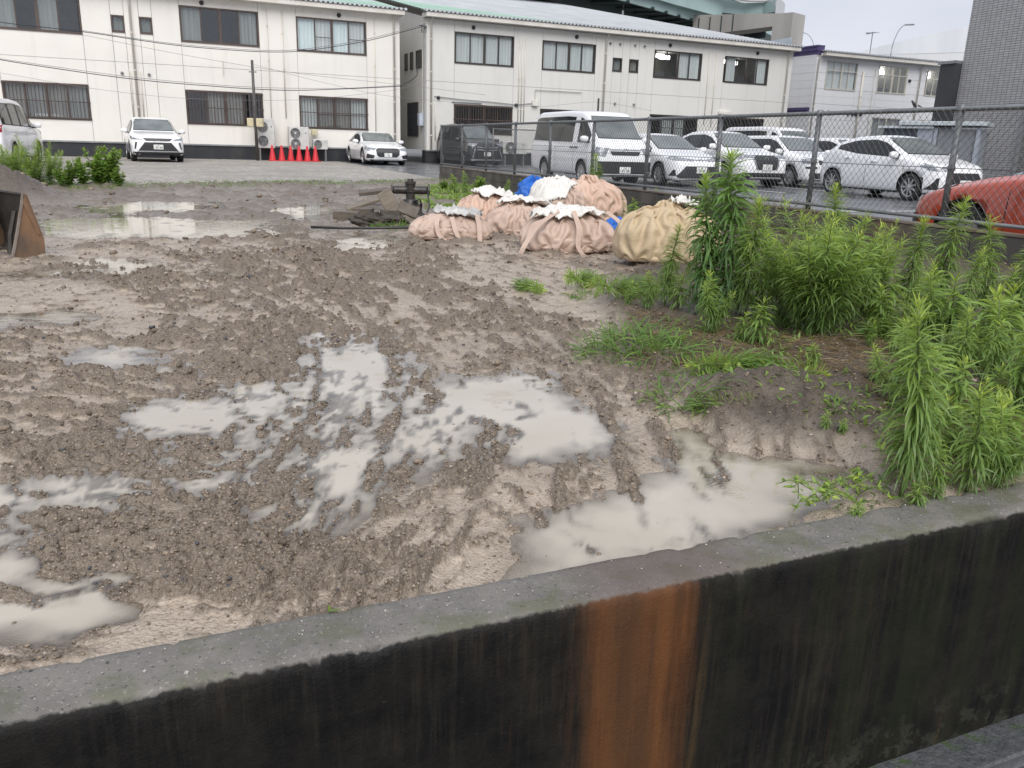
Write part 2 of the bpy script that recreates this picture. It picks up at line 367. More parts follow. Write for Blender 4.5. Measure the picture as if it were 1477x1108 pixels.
sel = t.math('MULTIPLY', stone, t.math('GREATER_THAN', t.n('ShaderNodeSeparateColor', i_0=vo.outputs['Color']).outputs[0], .8))
c = t.mix(t.math('MULTIPLY', sel, .6), c, t.mix(t.n('ShaderNodeSeparateColor', i_0=vo.outputs['Color']).outputs[1], (.45, .38, .32), (.10, .095, .095)))
c = t.mix(t.math('MULTIPLY', t.attr('far'), .75), c, t.mix(t.ramp(n2, .3, .7), (.20, .172, .145), (.115, .097, .082)))
soilc = t.mix(t.ramp(t.noise(P, 9., 5, .7), .38, .62), (.062, .049, .038), (.115, .092, .071))
soilc = t.mix(t.ramp(n3, .5, .7), soilc, (.13, .095, .062))
c = t.mix(t.attr('soil'), c, soilc); c = t.mix(t.attr('heap'), c, t.mix(t.ramp(n2, .3, .7), (.085, .068, .055), (.14, .113, .09)))
ro = t.n('ShaderNodeMapRange', i_Value=t.math('ADD', t.math('MULTIPLY', clod, 1.2), t.math('MULTIPLY', n2, .5)), i_1=.1, i_2=.9, i_3=.15, i_4=.6).outputs[0]
ro = t.math('ADD', ro, t.math('MULTIPLY', t.attr('soil'), .25), True); ro = t.n('ShaderNodeMix', i_0=t.math('MULTIPLY', wet, .8), i_2=ro, i_3=.11).outputs[0]
bp = t.bump(n3, .55, .006); bp = t.bump(t.math('MULTIPLY', vo.outputs['Distance'], -1.), .6, .007, bp); bp = t.bump(t.noise(P, 45., 4, .65), .5, .012, bp)
MUD = t.pbr(c, ro, bp, spec=.5)
V = np.stack([X, Y, h], 1)[used]
mo = link('muddy_ground', np_mesh('muddy_ground', V, Fq, MUD, True, dict(clod=ch[used], soil=soil[used], far=far[used], heap=heap[used], wet=(sstep(WATER_Z+.018, WATER_Z+.001, h)*(1-soil))[used])))
tag(mo, 'brown rutted wet mud of the vacant lot', 'ground', kind='structure')
# ---- puddle water: level sheet that fills every dip of the mud
t = NT('muddy_water'); P = t.pos()
c = t.mix(t.ramp(t.noise(P, 1.3, 4), .35, .65), (.53, .485, .405), (.46, .41, .335))
vr = t.n('ShaderNodeTexVoronoi', i_Vector=t.scl(P, (1, 1, 0)), i_Scale=3.6, voronoi_dimensions='2D')
ring = t.math('MULTIPLY', t.math('SINE', t.math('MULTIPLY', vr.outputs['Distance'], 95.)), t.math('MULTIPLY', t.ramp(vr.outputs['Distance'], .40, .16), t.math('GREATER_THAN', t.n('ShaderNodeSeparateColor', i_0=vr.outputs['Color']).outputs[0], .62)))
b = t.bump(ring, .12, .004); b = t.bump(t.noise(t.scl(P, (1, 1.8, 1)), 7., 3), .05, .02, b)
df = t.n('ShaderNodeBsdfDiffuse', i_0=c); tr = t.n('ShaderNodeBsdfTransparent', i_0=(.93, .91, .87, 1)); gl = t.n('ShaderNodeBsdfGlossy', i_0=(1, 1, 1, 1), i_1=.02, i_Normal=b)
op = t.math('ADD', t.ramp(t.math('ADD', t.attr('depth'), t.math('MULTIPLY', t.math('SUBTRACT', t.noise(P, 9., 4), .5), .005)), -.001, .034), 0.); op = t.math('MULTIPLY', op, .9)
m1 = t.n('ShaderNodeMixShader', i_0=op); t.t.links.new(tr.outputs[0], m1.inputs[1]); t.t.links.new(df.outputs[0], m1.inputs[2])
fr = t.n('ShaderNodeFresnel', i_0=1.46, i_Normal=b); m2 = t.n('ShaderNodeMixShader', i_0=fr); t.t.links.new(m1.outputs[0], m2.inputs[1]); t.t.links.new(gl.outputs[0], m2.inputs[2]); t.t.links.new(m2.outputs[0], t.out.inputs[0])
WATER = t.m
def corner(n1_, v1, n2_, v2):
    A = np.array([[n1_.x, n1_.y], [n2_.x, n2_.y]]); s = np.linalg.solve(A, np.array([v1, v2])); return (float(s[0]), float(s[1]))
sub_ = np.ix_(range(0, NR, 2), range(0, NTH, 2)); hs = h.reshape(NR, NTH)[sub_]; xs_ = X.reshape(NR, NTH)[sub_]; ys_ = Y.reshape(NR, NTH)[sub_]; os_ = out.reshape(NR, NTH)[sub_]
low = (hs < WATER_Z+.001) & ~os_; dm = np.minimum(h.reshape(NR, NTH)[:NR-1, :NTH-1], 1)
low2 = low.copy(); low2[1:] |= low[:-1]; low2[:-1] |= low[1:]; low2[:, 1:] |= low[:, :-1]; low2[:, :-1] |= low[:, 1:]
na_, nb_ = hs.shape; ii = np.arange(na_*nb_).reshape(na_, nb_); Fq = np.stack([ii[:-1, :-1], ii[:-1, 1:], ii[1:, 1:], ii[1:, :-1]], -1).reshape(-1, 4)
Fq = Fq[low2.ravel()[Fq].all(1)]; used = np.unique(Fq); rem = np.full(na_*nb_, -1); rem[used] = np.arange(len(used))
wme = np_mesh('water', np.stack([xs_.ravel(), ys_.ravel(), np.full(na_*nb_, WATER_Z)], 1)[used], rem[Fq], WATER, True, dict(depth=np.clip(WATER_Z-hs.ravel()[used], 0, 1)))
tag(link('water', wme), 'murky grey brown rainwater standing in the puddles', 'water', kind='structure')
# ---- base ground to the horizon (everything on the lot's side of the near wall)
GR = pmat('grey_ground', (.16, .155, .15), .6, (.11, .105, .10), 2.)
far_l = [corner(nW, WI-.03, Vector((1, 0, 0)), x) for x in (-400., 400.)]
g = MB(); g.add([(far_l[0][0], far_l[0][1], -.13), (far_l[1][0], far_l[1][1], -.13), (800, 900, -.13), (-800, 900, -.13)], [(0, 1, 2, 3)])
tag(g.build('ground', GR), kind='structure')
# ---- gravel yard
t = NT('crushed_gravel'); P = t.pos(); vo = t.n('ShaderNodeTexVoronoi', i_Vector=P, i_Scale=9.)
cc = t.n('ShaderNodeSeparateColor', i_0=vo.outputs['Color']).outputs[0]
c = t.mix(cc, (.20, .185, .165), (.50, .465, .42)); c = t.mix(t.ramp(t.noise(t.scl(P, (1, 1, 1)), .5, 4), .4, .65), c, (.27, .25, .225))
c = t.mix(t.ramp(t.noise(P, 40., 3), .55, .75), c, (.09, .085, .08))
GRAVEL = t.pbr(c, .6, t.bump(vo.outputs['Distance'], .8, .03))
ge = [tuple((dG*s + nG*(GO + .25*(random.Random(int(s*10)).random()-.5)))[:2]) for s in np.arange(-60, _g1.dot(dG)+.0, .25)]
ga = [(v[0], v[1], GRAV_Z-.03) for v in ge]; gb = [(v[0]+nG.x*.35, v[1]+nG.y*.35, GRAV_Z+.0) for v in ge]
far_y = 42.2
gc = []
for v in ge:
    s = Vector((v[0], v[1], 0)).dot(dA); gc.append(tuple(dA*s+nA*(37*H+1.2)+Vector((0, 0, GRAV_Z))))
n = len(ge)
gm = MB(); gm.add(ga+gb+gc, [(k, k+1, n+k+1, n+k) for k in range(n-1)]+[(n+k, n+k+1, 2*n+k+1, 2*n+k) for k in range(n-1)])
# wedge between the edge's right end, the block wall end and the facades
pA = Vector(gb[-1]); pB = Vector(gc[-1]); pC = site(pA.dot(dB), NBW+.1, GRAV_Z); pD = site(42, NBW+2.4, GRAV_Z)
gm.add([pA, Vector((pC.x, pC.y, GRAV_Z)), Vector((pD.x, pD.y, GRAV_Z)), pB], [(0, 1, 2, 3)])
tag(gm.build('gravel_yard', GRAVEL), 'grey crushed gravel yard in front of the white building', 'gravel', kind='structure')
# ---- asphalt car park behind the block wall
t = NT('wet_asphalt'); P = t.pos()
c = t.mix(t.ramp(t.noise(P, .7, 4), .35, .65), (.125, .13, .14), (.085, .088, .095)); c = t.mix(t.ramp(t.noise(P, 70., 2), .55, .75), c, (.17, .17, .17))
ASPH = t.pbr(c, t.n('ShaderNodeMapRange', i_Value=t.noise(P, .9, 3), i_1=.35, i_2=.65, i_3=.16, i_4=.42).outputs[0], t.bump(t.noise(P, 90., 2), .2, .004))
pk = MB(); PKC = [site(-3, NBW+.12, PARK_Z), site(-3, 60, PARK_Z), site(45, 60, PARK_Z), site(45, NBW+.12, PARK_Z), site(25.6, NBW+.12, PARK_Z)]
pk.add(PKC, [tuple(range(5))])
tag(pk.build('car_park', ASPH), 'wet grey asphalt of the car park', 'asphalt', kind='structure')
PAINT = pmat('white_road_paint', (.7, .7, .68), .5, (.5, .5, .48), 9.)
pl = MB()
for nn in (9.3, 12.0, 14.35, 16.65, 18.95, 21.3): pl.box(nn-.05, nn+.05, 17.6, 23.2, PARK_Z+.002, PARK_Z+.006, Matrix(((nB.x, dB.x, 0, 0), (nB.y, dB.y, 0, 0), (0, 0, 1, 0), (0, 0, 0, 1))))
pl.box(8.2, 30, 11.9, 12.02, PARK_Z+.007, PARK_Z+.011, Matrix(((nB.x, dB.x, 0, 0), (nB.y, dB.y, 0, 0), (0, 0, 1, 0), (0, 0, 0, 1))))
pl.box(8.2, 8.32, 3, 11.85, PARK_Z+.002, PARK_Z+.006, Matrix(((nB.x, dB.x, 0, 0), (nB.y, dB.y, 0, 0), (0, 0, 1, 0), (0, 0, 0, 1))))
tag(pl.build('parking_lines', PAINT), 'white painted parking lines on the wet asphalt', 'road marking', kind='structure')
# ---- road in front of the near wall
MW = Matrix(((dW.x, nW.x, 0, 0), (dW.y, nW.y, 0, 0), (0, 0, 1, 0), (0, 0, 0, 1)))     # wall frame: along, into the lot, up
t = NT('road_asphalt'); P = t.pos(); c = t.mix(t.ramp(t.noise(P, 60., 3, .7), .4, .65), (.035, .037, .04), (.075, .077, .08))
ROADM = t.pbr(c, .3, t.bump(t.noise(P, 120., 3), .5, .006))
rd = MB(); rd.add([MW @ Vector(v) for v in ((-200, -120, ROAD_Z-.05), (200, -120, ROAD_Z-.05), (200, WO-.14, ROAD_Z-.05), (-200, WO-.14, ROAD_Z-.05))], [(0, 1, 2, 3)])
tag(rd.build('road', ROADM), 'dark wet asphalt at the foot of the wall', 'road', kind='structure')
t = NT('gutter_concrete'); P = t.pos(); c = t.mix(t.ramp(t.noise(P, 30., 5, .7), .35, .7), (.10, .105, .11), (.05, .052, .055))
c = t.mix(t.math('MULTIPLY', t.ramp(t.noise(P, 14., 4), .52, .62), t.ramp(t.n('ShaderNodeVectorMath', operation='DOT_PRODUCT', i_0=P, i_1=tuple(nW)).outputs['Value'], WO-.06, WO-.005)), c, (.05, .09, .02))
GUT = t.pbr(c, .28, t.bump(t.noise(P, 70., 4, .7), .7, .012))
gt = MB(); gt.box(-60, 60, WO-.135, WO+.02, ROAD_Z-.3, ROAD_Z, MW)
tag(gt.build('gutter', GUT, bev=.008), 'wet grey concrete gutter strip at the foot of the wall', 'gutter', kind='structure')
# ---- near retaining wall
t = NT('stained_concrete'); P = t.obj(); sp = t.n('ShaderNodeSeparateXYZ', i_0=P)
top = t.mix(t.ramp(t.noise(P, 6., 5, .65), .35, .65), (.135, .127, .118), (.195, .183, .168))
top = t.mix(t.ramp(t.noise(P, 130., 3), .62, .72), top, (.32, .31, .28)); top = t.mix(t.ramp(t.noise(P, 85., 3), .60, .72), top, (.05, .048, .045))
top = t.mix(t.math('MULTIPLY', t.ramp(t.noise(P, 7., 4), .5, .6), .5), top, (.10, .105, .055))
strk = t.noise(t.scl(P, (1, 1, .045)), 26., 5, .7); strk2 = t.noise(t.scl(P, (1, 1, .08)), 9., 4, .6)
face = t.mix(t.ramp(t.noise(t.scl(P, (1, 1, .05)), 42., 6, .75), .48, .8), t.mix(t.ramp(t.noise(P, 5., 5, .7), .4, .65), (.0042, .0042, .0046), (.014, .012, .0095)), t.mix(t.ramp(t.noise(P, 3., 3), .4, .6), (.012, .011, .010), (.036, .029, .021))); face = t.mix(t.ramp(t.noise(P, 60., 4, .7), .66, .8), face, (.045, .04, .03))
gre = t.math('MULTIPLY', t.ramp(sp.outputs[0], 1.0, 1.7), t.ramp(strk2, .42, .62)); face = t.mix(t.math('MULTIPLY', gre, .45), face, (.020, .024, .010))
u = sp.outputs[0]; wob = t.math('MULTIPLY', t.math('SUBTRACT', t.noise(t.scl(P, (1, 1, .25)), 9., 4), .5), .12)
uu = t.math('ADD', u, wob)
def wall_u(px, py):
    d = _R*((px-CX)/FPX) - _U*((py-CY)/FPX) + _F; o = Vector((0, 0, H)); tt = (WO-o.dot(nW))/d.dot(nW); q = o+d*tt; return q.dot(dW), q.z
RU0, RU1, RU2 = wall_u(835, 950)[0], wall_u(985, 950)[0], wall_u(1010, 950)[0]
rust = t.math('MULTIPLY', t.ramp(uu, RU0-.05, RU0+.07), t.ramp(uu, RU1+.06, RU1-.07))
rust = t.math('MULTIPLY', rust, 1.25); rust = t.math('SUBTRACT', rust, .12); rust = t.math('ADD', rust, t.math('MULTIPLY', t.math('SUBTRACT', t.noise(t.scl(P, (1, 1, .06)), 30., 6, .75), .55), 1.6), True)
rc = t.mix(t.ramp(strk2, .35, .65), (.135, .055, .020), (.080, .038, .017))
face = t.mix(t.math('MULTIPLY', rust, .92), face, rc)
rust2 = t.math('MULTIPLY', t.math('MULTIPLY', t.ramp(uu, RU1-.02, RU1+.02), t.ramp(uu, RU2+.03, RU2)), t.ramp(strk, .45, .6)); face = t.mix(t.math('MULTIPLY', rust2, .7), face, (.06, .038, .016))
# pale lichen low on the face
lich = t.math('MULTIPLY', t.ramp(sp.outputs[2], -.55, -.72), t.ramp(t.noise(P, 16., 5, .7), .52, .6)); face = t.mix(t.math('MULTIPLY', lich, .45), face, (.055, .056, .04))
tf = t.ramp(t.math('ADD', sp.outputs[2], t.math('MULTIPLY', t.math('SUBTRACT', t.noise(P, 40., 4), .5), .014)), .026, .010)
purp = t.math('MULTIPLY', t.math('MULTIPLY', t.ramp(uu, RU0-.05, RU0+.15), t.ramp(uu, RU2+.25, RU2)), .6); top = t.mix(purp, top, (.105, .075, .065))
tf2 = t.math('MAXIMUM', tf, t.ramp(t.math('SUBTRACT', sp.outputs[1], t.math('MULTIPLY', t.noise(P, 40., 3), .012)), WO+.006, WO+.001))
c = t.mix(tf2, top, face)
CONC = t.pbr(c, t.n('ShaderNodeMapRange', i_Value=t.noise(P, 10., 4), i_1=.35, i_2=.65, i_3=.45, i_4=.65).outputs[0], t.bump(t.noise(P, 140., 4, .7), .45, .005, t.bump(t.noise(P, 30., 4, .6), .3, .008)), spec=.22)
# wall section points (n, z) from the inner foot over the top to the outer foot
us = np.concatenate([np.arange(-30, -2, .5), np.arange(-2, 3.2, .012), np.arange(3.2, 30, .5)])
sec = [(WI, -1.0), (WI, -.1), (WI, .0), (WI, WT-.012), (WI-.012, WT)] + [(WI-.012-(WI-WO-.04)*k/8, WT) for k in range(1, 8)] + [(WO+.024, WT-.001), (WO+.012, WT-.006), (WO+.004, WT-.016), (WO, WT-.032)] + [(WO, WT-.032-k*.05) for k in range(1, 15)] + [(WO, ROAD_Z-.3)]
UU, KK = np.meshgrid(us, np.arange(len(sec)), indexing='ij'); S = np.array(sec)
NN = S[KK.astype(int), 0]; ZZ = S[KK.astype(int), 1]
wv = .003*(fbm(UU*2.2, ZZ*2+NN*3, 3, 3)-.5)+.004*(noise2(UU*30, ZZ*30+NN*30, 5)-.5)
edge = np.exp(-((KK-4)/1.2)**2)+np.exp(-((KK-14)/1.8)**2)
chip = np.clip(noise2(UU*22, KK*.3, 9)-.72, 0, 1)*.05*edge+.004*(fbm(UU*9, KK*.2, 3, 19)-.5)*edge
NN = NN+np.where(KK > 12, wv+chip, -wv-np.where(KK < 6, chip, 0)); ZZ = ZZ-chip*.7+.004*(fbm(UU*1.5, NN*4, 3, 29)-.5)*((KK > 2) & (KK < 16))
Vw = np.stack([UU, NN, ZZ], -1).reshape(-1, 3); a, b_ = len(us), len(sec); ii = np.arange(a*b_).reshape(a, b_)
Fw = np.stack([ii[:-1, :-1], ii[:-1, 1:], ii[1:, 1:], ii[1:, :-1]], -1).reshape(-1, 4)
nw = link('retaining_wall', np_mesh('retaining_wall', Vw, Fw, CONC, True), None)
nw.matrix_world = MW
tag(nw, 'low black stained concrete retaining wall with an orange rust streak across the foreground', 'wall')
# fine crack lines and grit on the wall top
GRIT = pmat('pale_grit', (.55, .53, .48), .6, (.3, .28, .25), 40.)
gm = MB(); rg = random.Random(3)
for _ in range(90):
    uu_ = rg.uniform(-1.2, 2.6); nn_ = rg.uniform(WO+.03, WI-.015); s = rg.uniform(.0007, .002)*(2.4 if rg.random() < .1 else 1)
    gm.box(-s, s*rg.uniform(.6, 1.6), -s, s, -s*.4, s*.8, MW @ Matrix.Translation((uu_, nn_, WT+.002)) @ Matrix.Rotation(rg.uniform(0, 3), 4, 'Z') @ Matrix.Rotation(rg.uniform(-.4, .4), 4, 'X'))
tag(gm.build('grit', GRIT), 'pale grit scattered on the top of the near wall', 'grit', kind='stuff')
# ---- stones and crumbs of soil lying on the mud
def scatter_stones(N, seed, r0, r1, mat, name, label, smin, smax, clodw, flat=.75):
    g = np.random.default_rng(seed); thx = np.radians(g.uniform(-50, 47, N)); rx = np.exp(g.uniform(math.log(r0), math.log(r1), N))
    x = rx*np.sin(thx); y = rx*np.cos(thx); hh, cc_, pp, so_, fa, he, ou = terrain(x, y)
    p = np.where(rx < 3.6, .075, .02)+cc_*clodw; k = (g.random(N) < p) & ~ou & (x*nW.x+y*nW.y > WI+.03) & ((hh > WATER_Z-.004) | (g.random(N) < .02))
    x, y, hh, cc_ = x[k], y[k], np.maximum(hh[k], WATER_Z-.002), cc_[k]; n = len(x)
    s = (smin+(smax-smin)*g.random(n)**3.5)*(.6+.20*np.hypot(x, y))
    ph = (1+5**.5)/2; B = np.array([(-1, ph, 0), (1, ph, 0), (-1, -ph, 0), (1, -ph, 0), (0, -1, ph), (0, 1, ph), (0, -1, -ph), (0, 1, -ph), (ph, 0, -1), (ph, 0, 1), (-ph, 0, -1), (-ph, 0, 1)])/1.9
    T = np.array([(0,11,5),(0,5,1),(0,1,7),(0,7,10),(0,10,11),(1,5,9),(5,11,4),(11,10,2),(10,7,6),(7,1,8),(3,9,4),(3,4,2),(3,2,6),(3,6,8),(3,8,9),(4,9,5),(2,4,11),(6,2,10),(8,6,7),(9,8,1)])
    J = 1+.7*(g.random((n, 12, 1))-.5); ax = np.stack([.7+.7*g.random(n), .7+.5*g.random(n), flat*(.6+.6*g.random(n))], 1)[:, None, :]
    a = g.uniform(0, 6.28, n); Vv = B[None]*J*ax*s[:, None, None]
    vx = Vv[..., 0]*np.cos(a)[:, None]-Vv[..., 1]*np.sin(a)[:, None]; vy = Vv[..., 0]*np.sin(a)[:, None]+Vv[..., 1]*np.cos(a)[:, None]
    Vv = np.stack([vx+x[:, None], vy+y[:, None], Vv[..., 2]+hh[:, None]+s[:, None]*.22], -1).reshape(-1, 3)
    Ff = (T[None]+(np.arange(n)*12)[:, None, None]).reshape(-1, 3)
    tn = np.repeat(g.random(n), 12)
    tag(link(name, np_mesh(name, Vv, Ff, mat, False, dict(tone=tn))), label, 'gravel', kind='stuff')
t = NT('mud_stones'); P = t.pos(); tn = t.attr('tone')
c = t.mix(t.ramp(tn, 0., .72), (.095, .073, .053), (.24, .187, .137)); c = t.mix(t.ramp(tn, .90, .93), c, (.36, .30, .245)); c = t.mix(t.ramp(tn, .968, .97), c, (.06, .062, .07))
STONE = t.pbr(c, t.n('ShaderNodeMapRange', i_Value=tn, i_3=.65, i_4=.32).outputs[0], t.bump(t.noise(P, 200., 3), .5, .003))
scatter_stones(150000, 7, 1.75, 9.5, STONE, 'mud_gravel', 'small stones and crumbs of soil strewn over the ruts', .0016, .0066, .95)
scatter_stones(6000, 8, 2.0, 14., STONE, 'mud_clods', 'larger clods of dark soil along the ruts', .005, .014, .6, .8)
scatter_stones(9000, 9, 7.5, 21., STONE, 'far_clods', 'dark lumps of wet soil scattered over the far part of the lot', .004, .016, .5, .6)
# ================================================================ BUILDINGS
def facade_white(name, a, b):
    t = NT(name); P = t.pos()
    st = t.noise(t.scl(P, (1, 1, .06)), 2.6, 5, .6); bl = t.noise(P, .5, 4)
    c = t.mix(t.ramp(st, .52, .95), a, b); c = t.mix(t.math('MULTIPLY', t.ramp(bl, .5, .75), .5), c, tuple(x*.88 for x in a))
    return t.pbr(c, .55, t.bump(t.noise(P, 60., 2), .08, .003))
WHITE_A = facade_white('cream_wall_panel', (.80, .775, .72), (.66, .635, .58))
WHITE_B = facade_white('grey_white_wall_panel', (.69, .68, .645), (.57, .56, .52))
WHITE_C = facade_white('cool_white_siding', (.74, .745, .755), (.66, .665, .68))
PLINTH = pmat('wet_black_plinth', (.022, .024, .030), .5, (.05, .048, .044), 1.6, (1, 1, .5), .5, .75, .3, 30.)
BROWN = pmat('brown_window_frame', (.10, .072, .062), .45, (.075, .055, .048), 2.)
DKFRAME = pmat('dark_bronze_frame', (.055, .047, .042), .45, (.04, .035, .032), 2.)
CREAM = pmat('cream_trim', (.74, .71, .65), .5, (.62, .59, .53), 1.5)
PIPE = pmat('cream_pipe', (.70, .67, .60), .4, (.58, .55, .49), 1.2, (1, 1, .2))
GREYM = pmat('grey_metal', (.30, .31, .32), .4, (.22, .23, .24), 3., metal=.3)
BLACKM = pmat('black_fitting', (.02, .02, .022), .45, (.035, .033, .03), 5.)
ROOFW = pmat('pale_roof_sheet', (.56, .58, .60), .45, (.47, .49, .51), .8, metal=.1)
ROOFG = pmat('green_roof_sheet', (.30, .50, .38), .45, (.36, .53, .42), .8)
CURT = {'c': pmat('pale_curtain', (.66, .67, .665), .8, (.54, .55, .545), 8., (1, 1, .05)),
        'w': pmat('white_curtain', (.78, .84, .85), .8, (.70, .76, .77), 8., (1, 1, .05)),
        'g': pmat('grey_curtain', (.30, .305, .30), .8, (.22, .225, .22), 8., (1, 1, .05)),
        'b': pmat('beige_curtain', (.32, .305, .285), .8, (.23, .22, .205), 8., (1, 1, .05))}
ROOM = pmat('dim_room', (.11, .115, .12), .8); ROOML = pmat('lit_room', (.22, .21, .18), .8, (.15, .145, .13), 1.)
def emis(name, col, s):
    t = NT(name); e = t.n('ShaderNodeEmission', i_0=(*col, 1), i_1=s); t.t.links.new(e.outputs[0], t.out.inputs[0]); return t.m
LAMP = emis('fluorescent_tube', (1, .98, .93), 6.)
def glass(name, tint, refl=1.):
    t = NT(name); tr = t.n('ShaderNodeBsdfTransparent', i_0=(*tint, 1)); gl = t.n('ShaderNodeBsdfGlossy', i_0=(.95, .97, 1, 1), i_1=.015)
    fc = t.n('ShaderNodeLayerWeight', i_0=.5).outputs['Facing']; fr = t.math('ADD', t.math('MULTIPLY', t.math('POWER', fc, 5.), .9), .045); nz = t.noise(t.pos(), 1.2, 2)
    t.set(gl.inputs['Normal'], t.bump(nz, .03, .05))
    m = t.n('ShaderNodeMixShader', i_0=t.math('MULTIPLY', fr, refl, True)); t.t.links.new(tr.outputs[0], m.inputs[1]); t.t.links.new(gl.outputs[0], m.inputs[2]); t.t.links.new(m.outputs[0], t.out.inputs[0]); return t.m
PANE = glass('window_glass', (.95, .97, .97), 1.3)
def window(root, x0, x1, z0, z1, panes='gcgc', bars=False, lit=False, mat=None, y=0., th=.12, transom=None, rows=1, midrail=()):
    """window > pane, mullion, curtain, bars, room; x along the facade, y into the building"""
    mat = mat or BROWN; f = .055
    m = MB(); m.box(x0, x1, y-.03, y+.07, z0, z0+f+.02); m.box(x0, x1, y-.025, y+.07, z1-f, z1); m.box(x0, x0+f, y-.02, y+.07, z0+f+.02, z1-f); m.box(x1-f, x1, y-.02, y+.07, z0+f+.02, z1-f)
    w = m.build('window', mat, root)
    n = len(panes); wd = (x1-x0-2*f)/n
    zt = z1-f if transom is None else transom
    for k, ch in enumerate(panes):
        a = x0+f+k*wd; b = a+wd
        pn = MB(); pn.box(a+.02, b-.02, y+.03, y+.036, z0+f+.03, zt-.01); pn.build('pane', PANE, w)
        if k < n-1:
            hw = .05 if (k == n//2-1) else .024
            MB().box(b-hw, b+hw, y-.005 if hw > .03 else y+.012, y+.06, z0+f+.022, z1-f-.002).build('mullion', mat, w)
        if k in midrail:
            zc = z0+(zt-z0)*.47; MB().box(a+.03, b-.03, y+.018, y+.029, zc-.015, zc+.015).build('glazing_bar', mat, w)
        if transom is not None: MB().box(a+.02, b-.02, y+.03, y+.036, zt+.03, z1-f-.005).build('pane', PANE, w)
        if ch in CURT:
            cm = MB(); seg = 14; pts = []
            for q in range(seg+1): pts.append((a+.005+(wd-.01)*q/seg, y+.13+.022*math.sin(q*2.1+k)))
            cm.add([(px, py, z0+.04) for px, py in pts]+[(px, py, z1-.04) for px, py in pts], [(q, q+1, seg+2+q, seg+1+q) for q in range(seg)])
            cm.build('curtain', CURT[ch], w)
    if transom is not None: MB().box(x0+f, x1-f, y-.004, y+.06, transom-.02, transom+.025).build('transom', mat, w)
    r = MB(); X0, X1, Z0, Z1 = x0-.02, x1+.02, z0-.02, z1+.02
    r.add([(X0, y+.1, Z0), (X1, y+.1, Z0), (X1, y+.1, Z1), (X0, y+.1, Z1), (X0, y+2.2, Z0), (X1, y+2.2, Z0), (X1, y+2.2, Z1), (X0, y+2.2, Z1)], [(0, 1, 5, 4), (3, 7, 6, 2), (0, 4, 7, 3), (1, 2, 6, 5), (4, 5, 6, 7)])
    r.build('room', ROOML if lit else ROOM, w)
    if lit:
        for q in range(4 if transom else 2):
            yy = y+.5+.45*q; xx = x0+(x1-x0)*(.10+.22*q)
            MB().box(xx, xx+.62, yy, yy+.12, Z1-.30, Z1-.14).build('ceiling_light', LAMP, w)
        MB().box(x0+.2, x1-.2, y+1.2, y+1.6, Z0+.01, Z0+.42).build('cabinet', ROOM, w)
    if bars:
        bm_ = MB(); k = x0+.09
        while k < x1-.05: bm_.box(k-.011, k+.011, y-.075, y-.055, z0+.03, z1-.02); k += .122
        for zz in (z0+.05, z0+(z1-z0)*.5, z1-.06): bm_.box(x0-.02, x1+.02, y-.055, y-.04, zz-.016, zz+.016)
        bm_.build('window_bars', mat, w)
    return w
def wall_panels(root, cols, wins, z0, z1, mat, th=.14, zmid=3.62, gap=.006, y=0.):
    """front wall in panels round the window openings; every panel a piece of the wall"""
    core = MB(); core.box(cols[0], cols[-1], y+th+2.3, y+th+2.4, z0, z1); wl_ = core.build('wall', mat, root)
    for a, b in zip(cols[:-1], cols[1:]):
        ws = sorted([(w[2], w[3]) for w in wins if w[0] < (a+b)/2 < w[1]])
        zz = [z0]
        for lo, hi in ws: zz += [lo, hi]
        zz.append(z1)
        for k in range(0, len(zz), 2):
            lo, hi = zz[k], zz[k+1]; parts = [(lo, hi)]
            if lo < zmid-.2 and hi > zmid+.2: parts = [(lo, zmid), (zmid, hi)]
            for p, q in parts: MB().box(a+gap, b-gap, y, y+th, p+(gap if p > z0 else 0), q-(gap if p < zmid < hi and q == zmid else 0)).build('wall_panel', mat, wl_)
    return wl_
def drain(root, x, z0, z1, mat=None, r=.045, y=-.09, elbow=True, y1=-.28):
    mat = mat or PIPE; m = MB()
    pts = [(x, y1, z1), (x, y1, z1-.1), (x, y, z1-.28), (x, y, z0)] if elbow else [(x, y, z1), (x, y, z0)]
    m.tube(pts, r, 8)
    k = z0+.6
    while k < z1-.4: m.lathe([(r+.012, -.03), (r+.012, .03)], 8, Matrix.Translation((x, y, k))); k += 1.35
    return m.build('drain_pipe', mat, root, True)
def vent_cap(root, x, z, s=.09):
    m = MB(); m.lathe([(s, 0), (s*.98, .03), (s*.8, .09), (s*.4, .13), (.005, .14)], 10, Matrix.Translation((x, -.002, z)) @ Matrix.Rotation(math.pi/2, 4, 'X'))
    return m.build('vent_cap', GREYM if s < .075 else BLACKM, root, True)
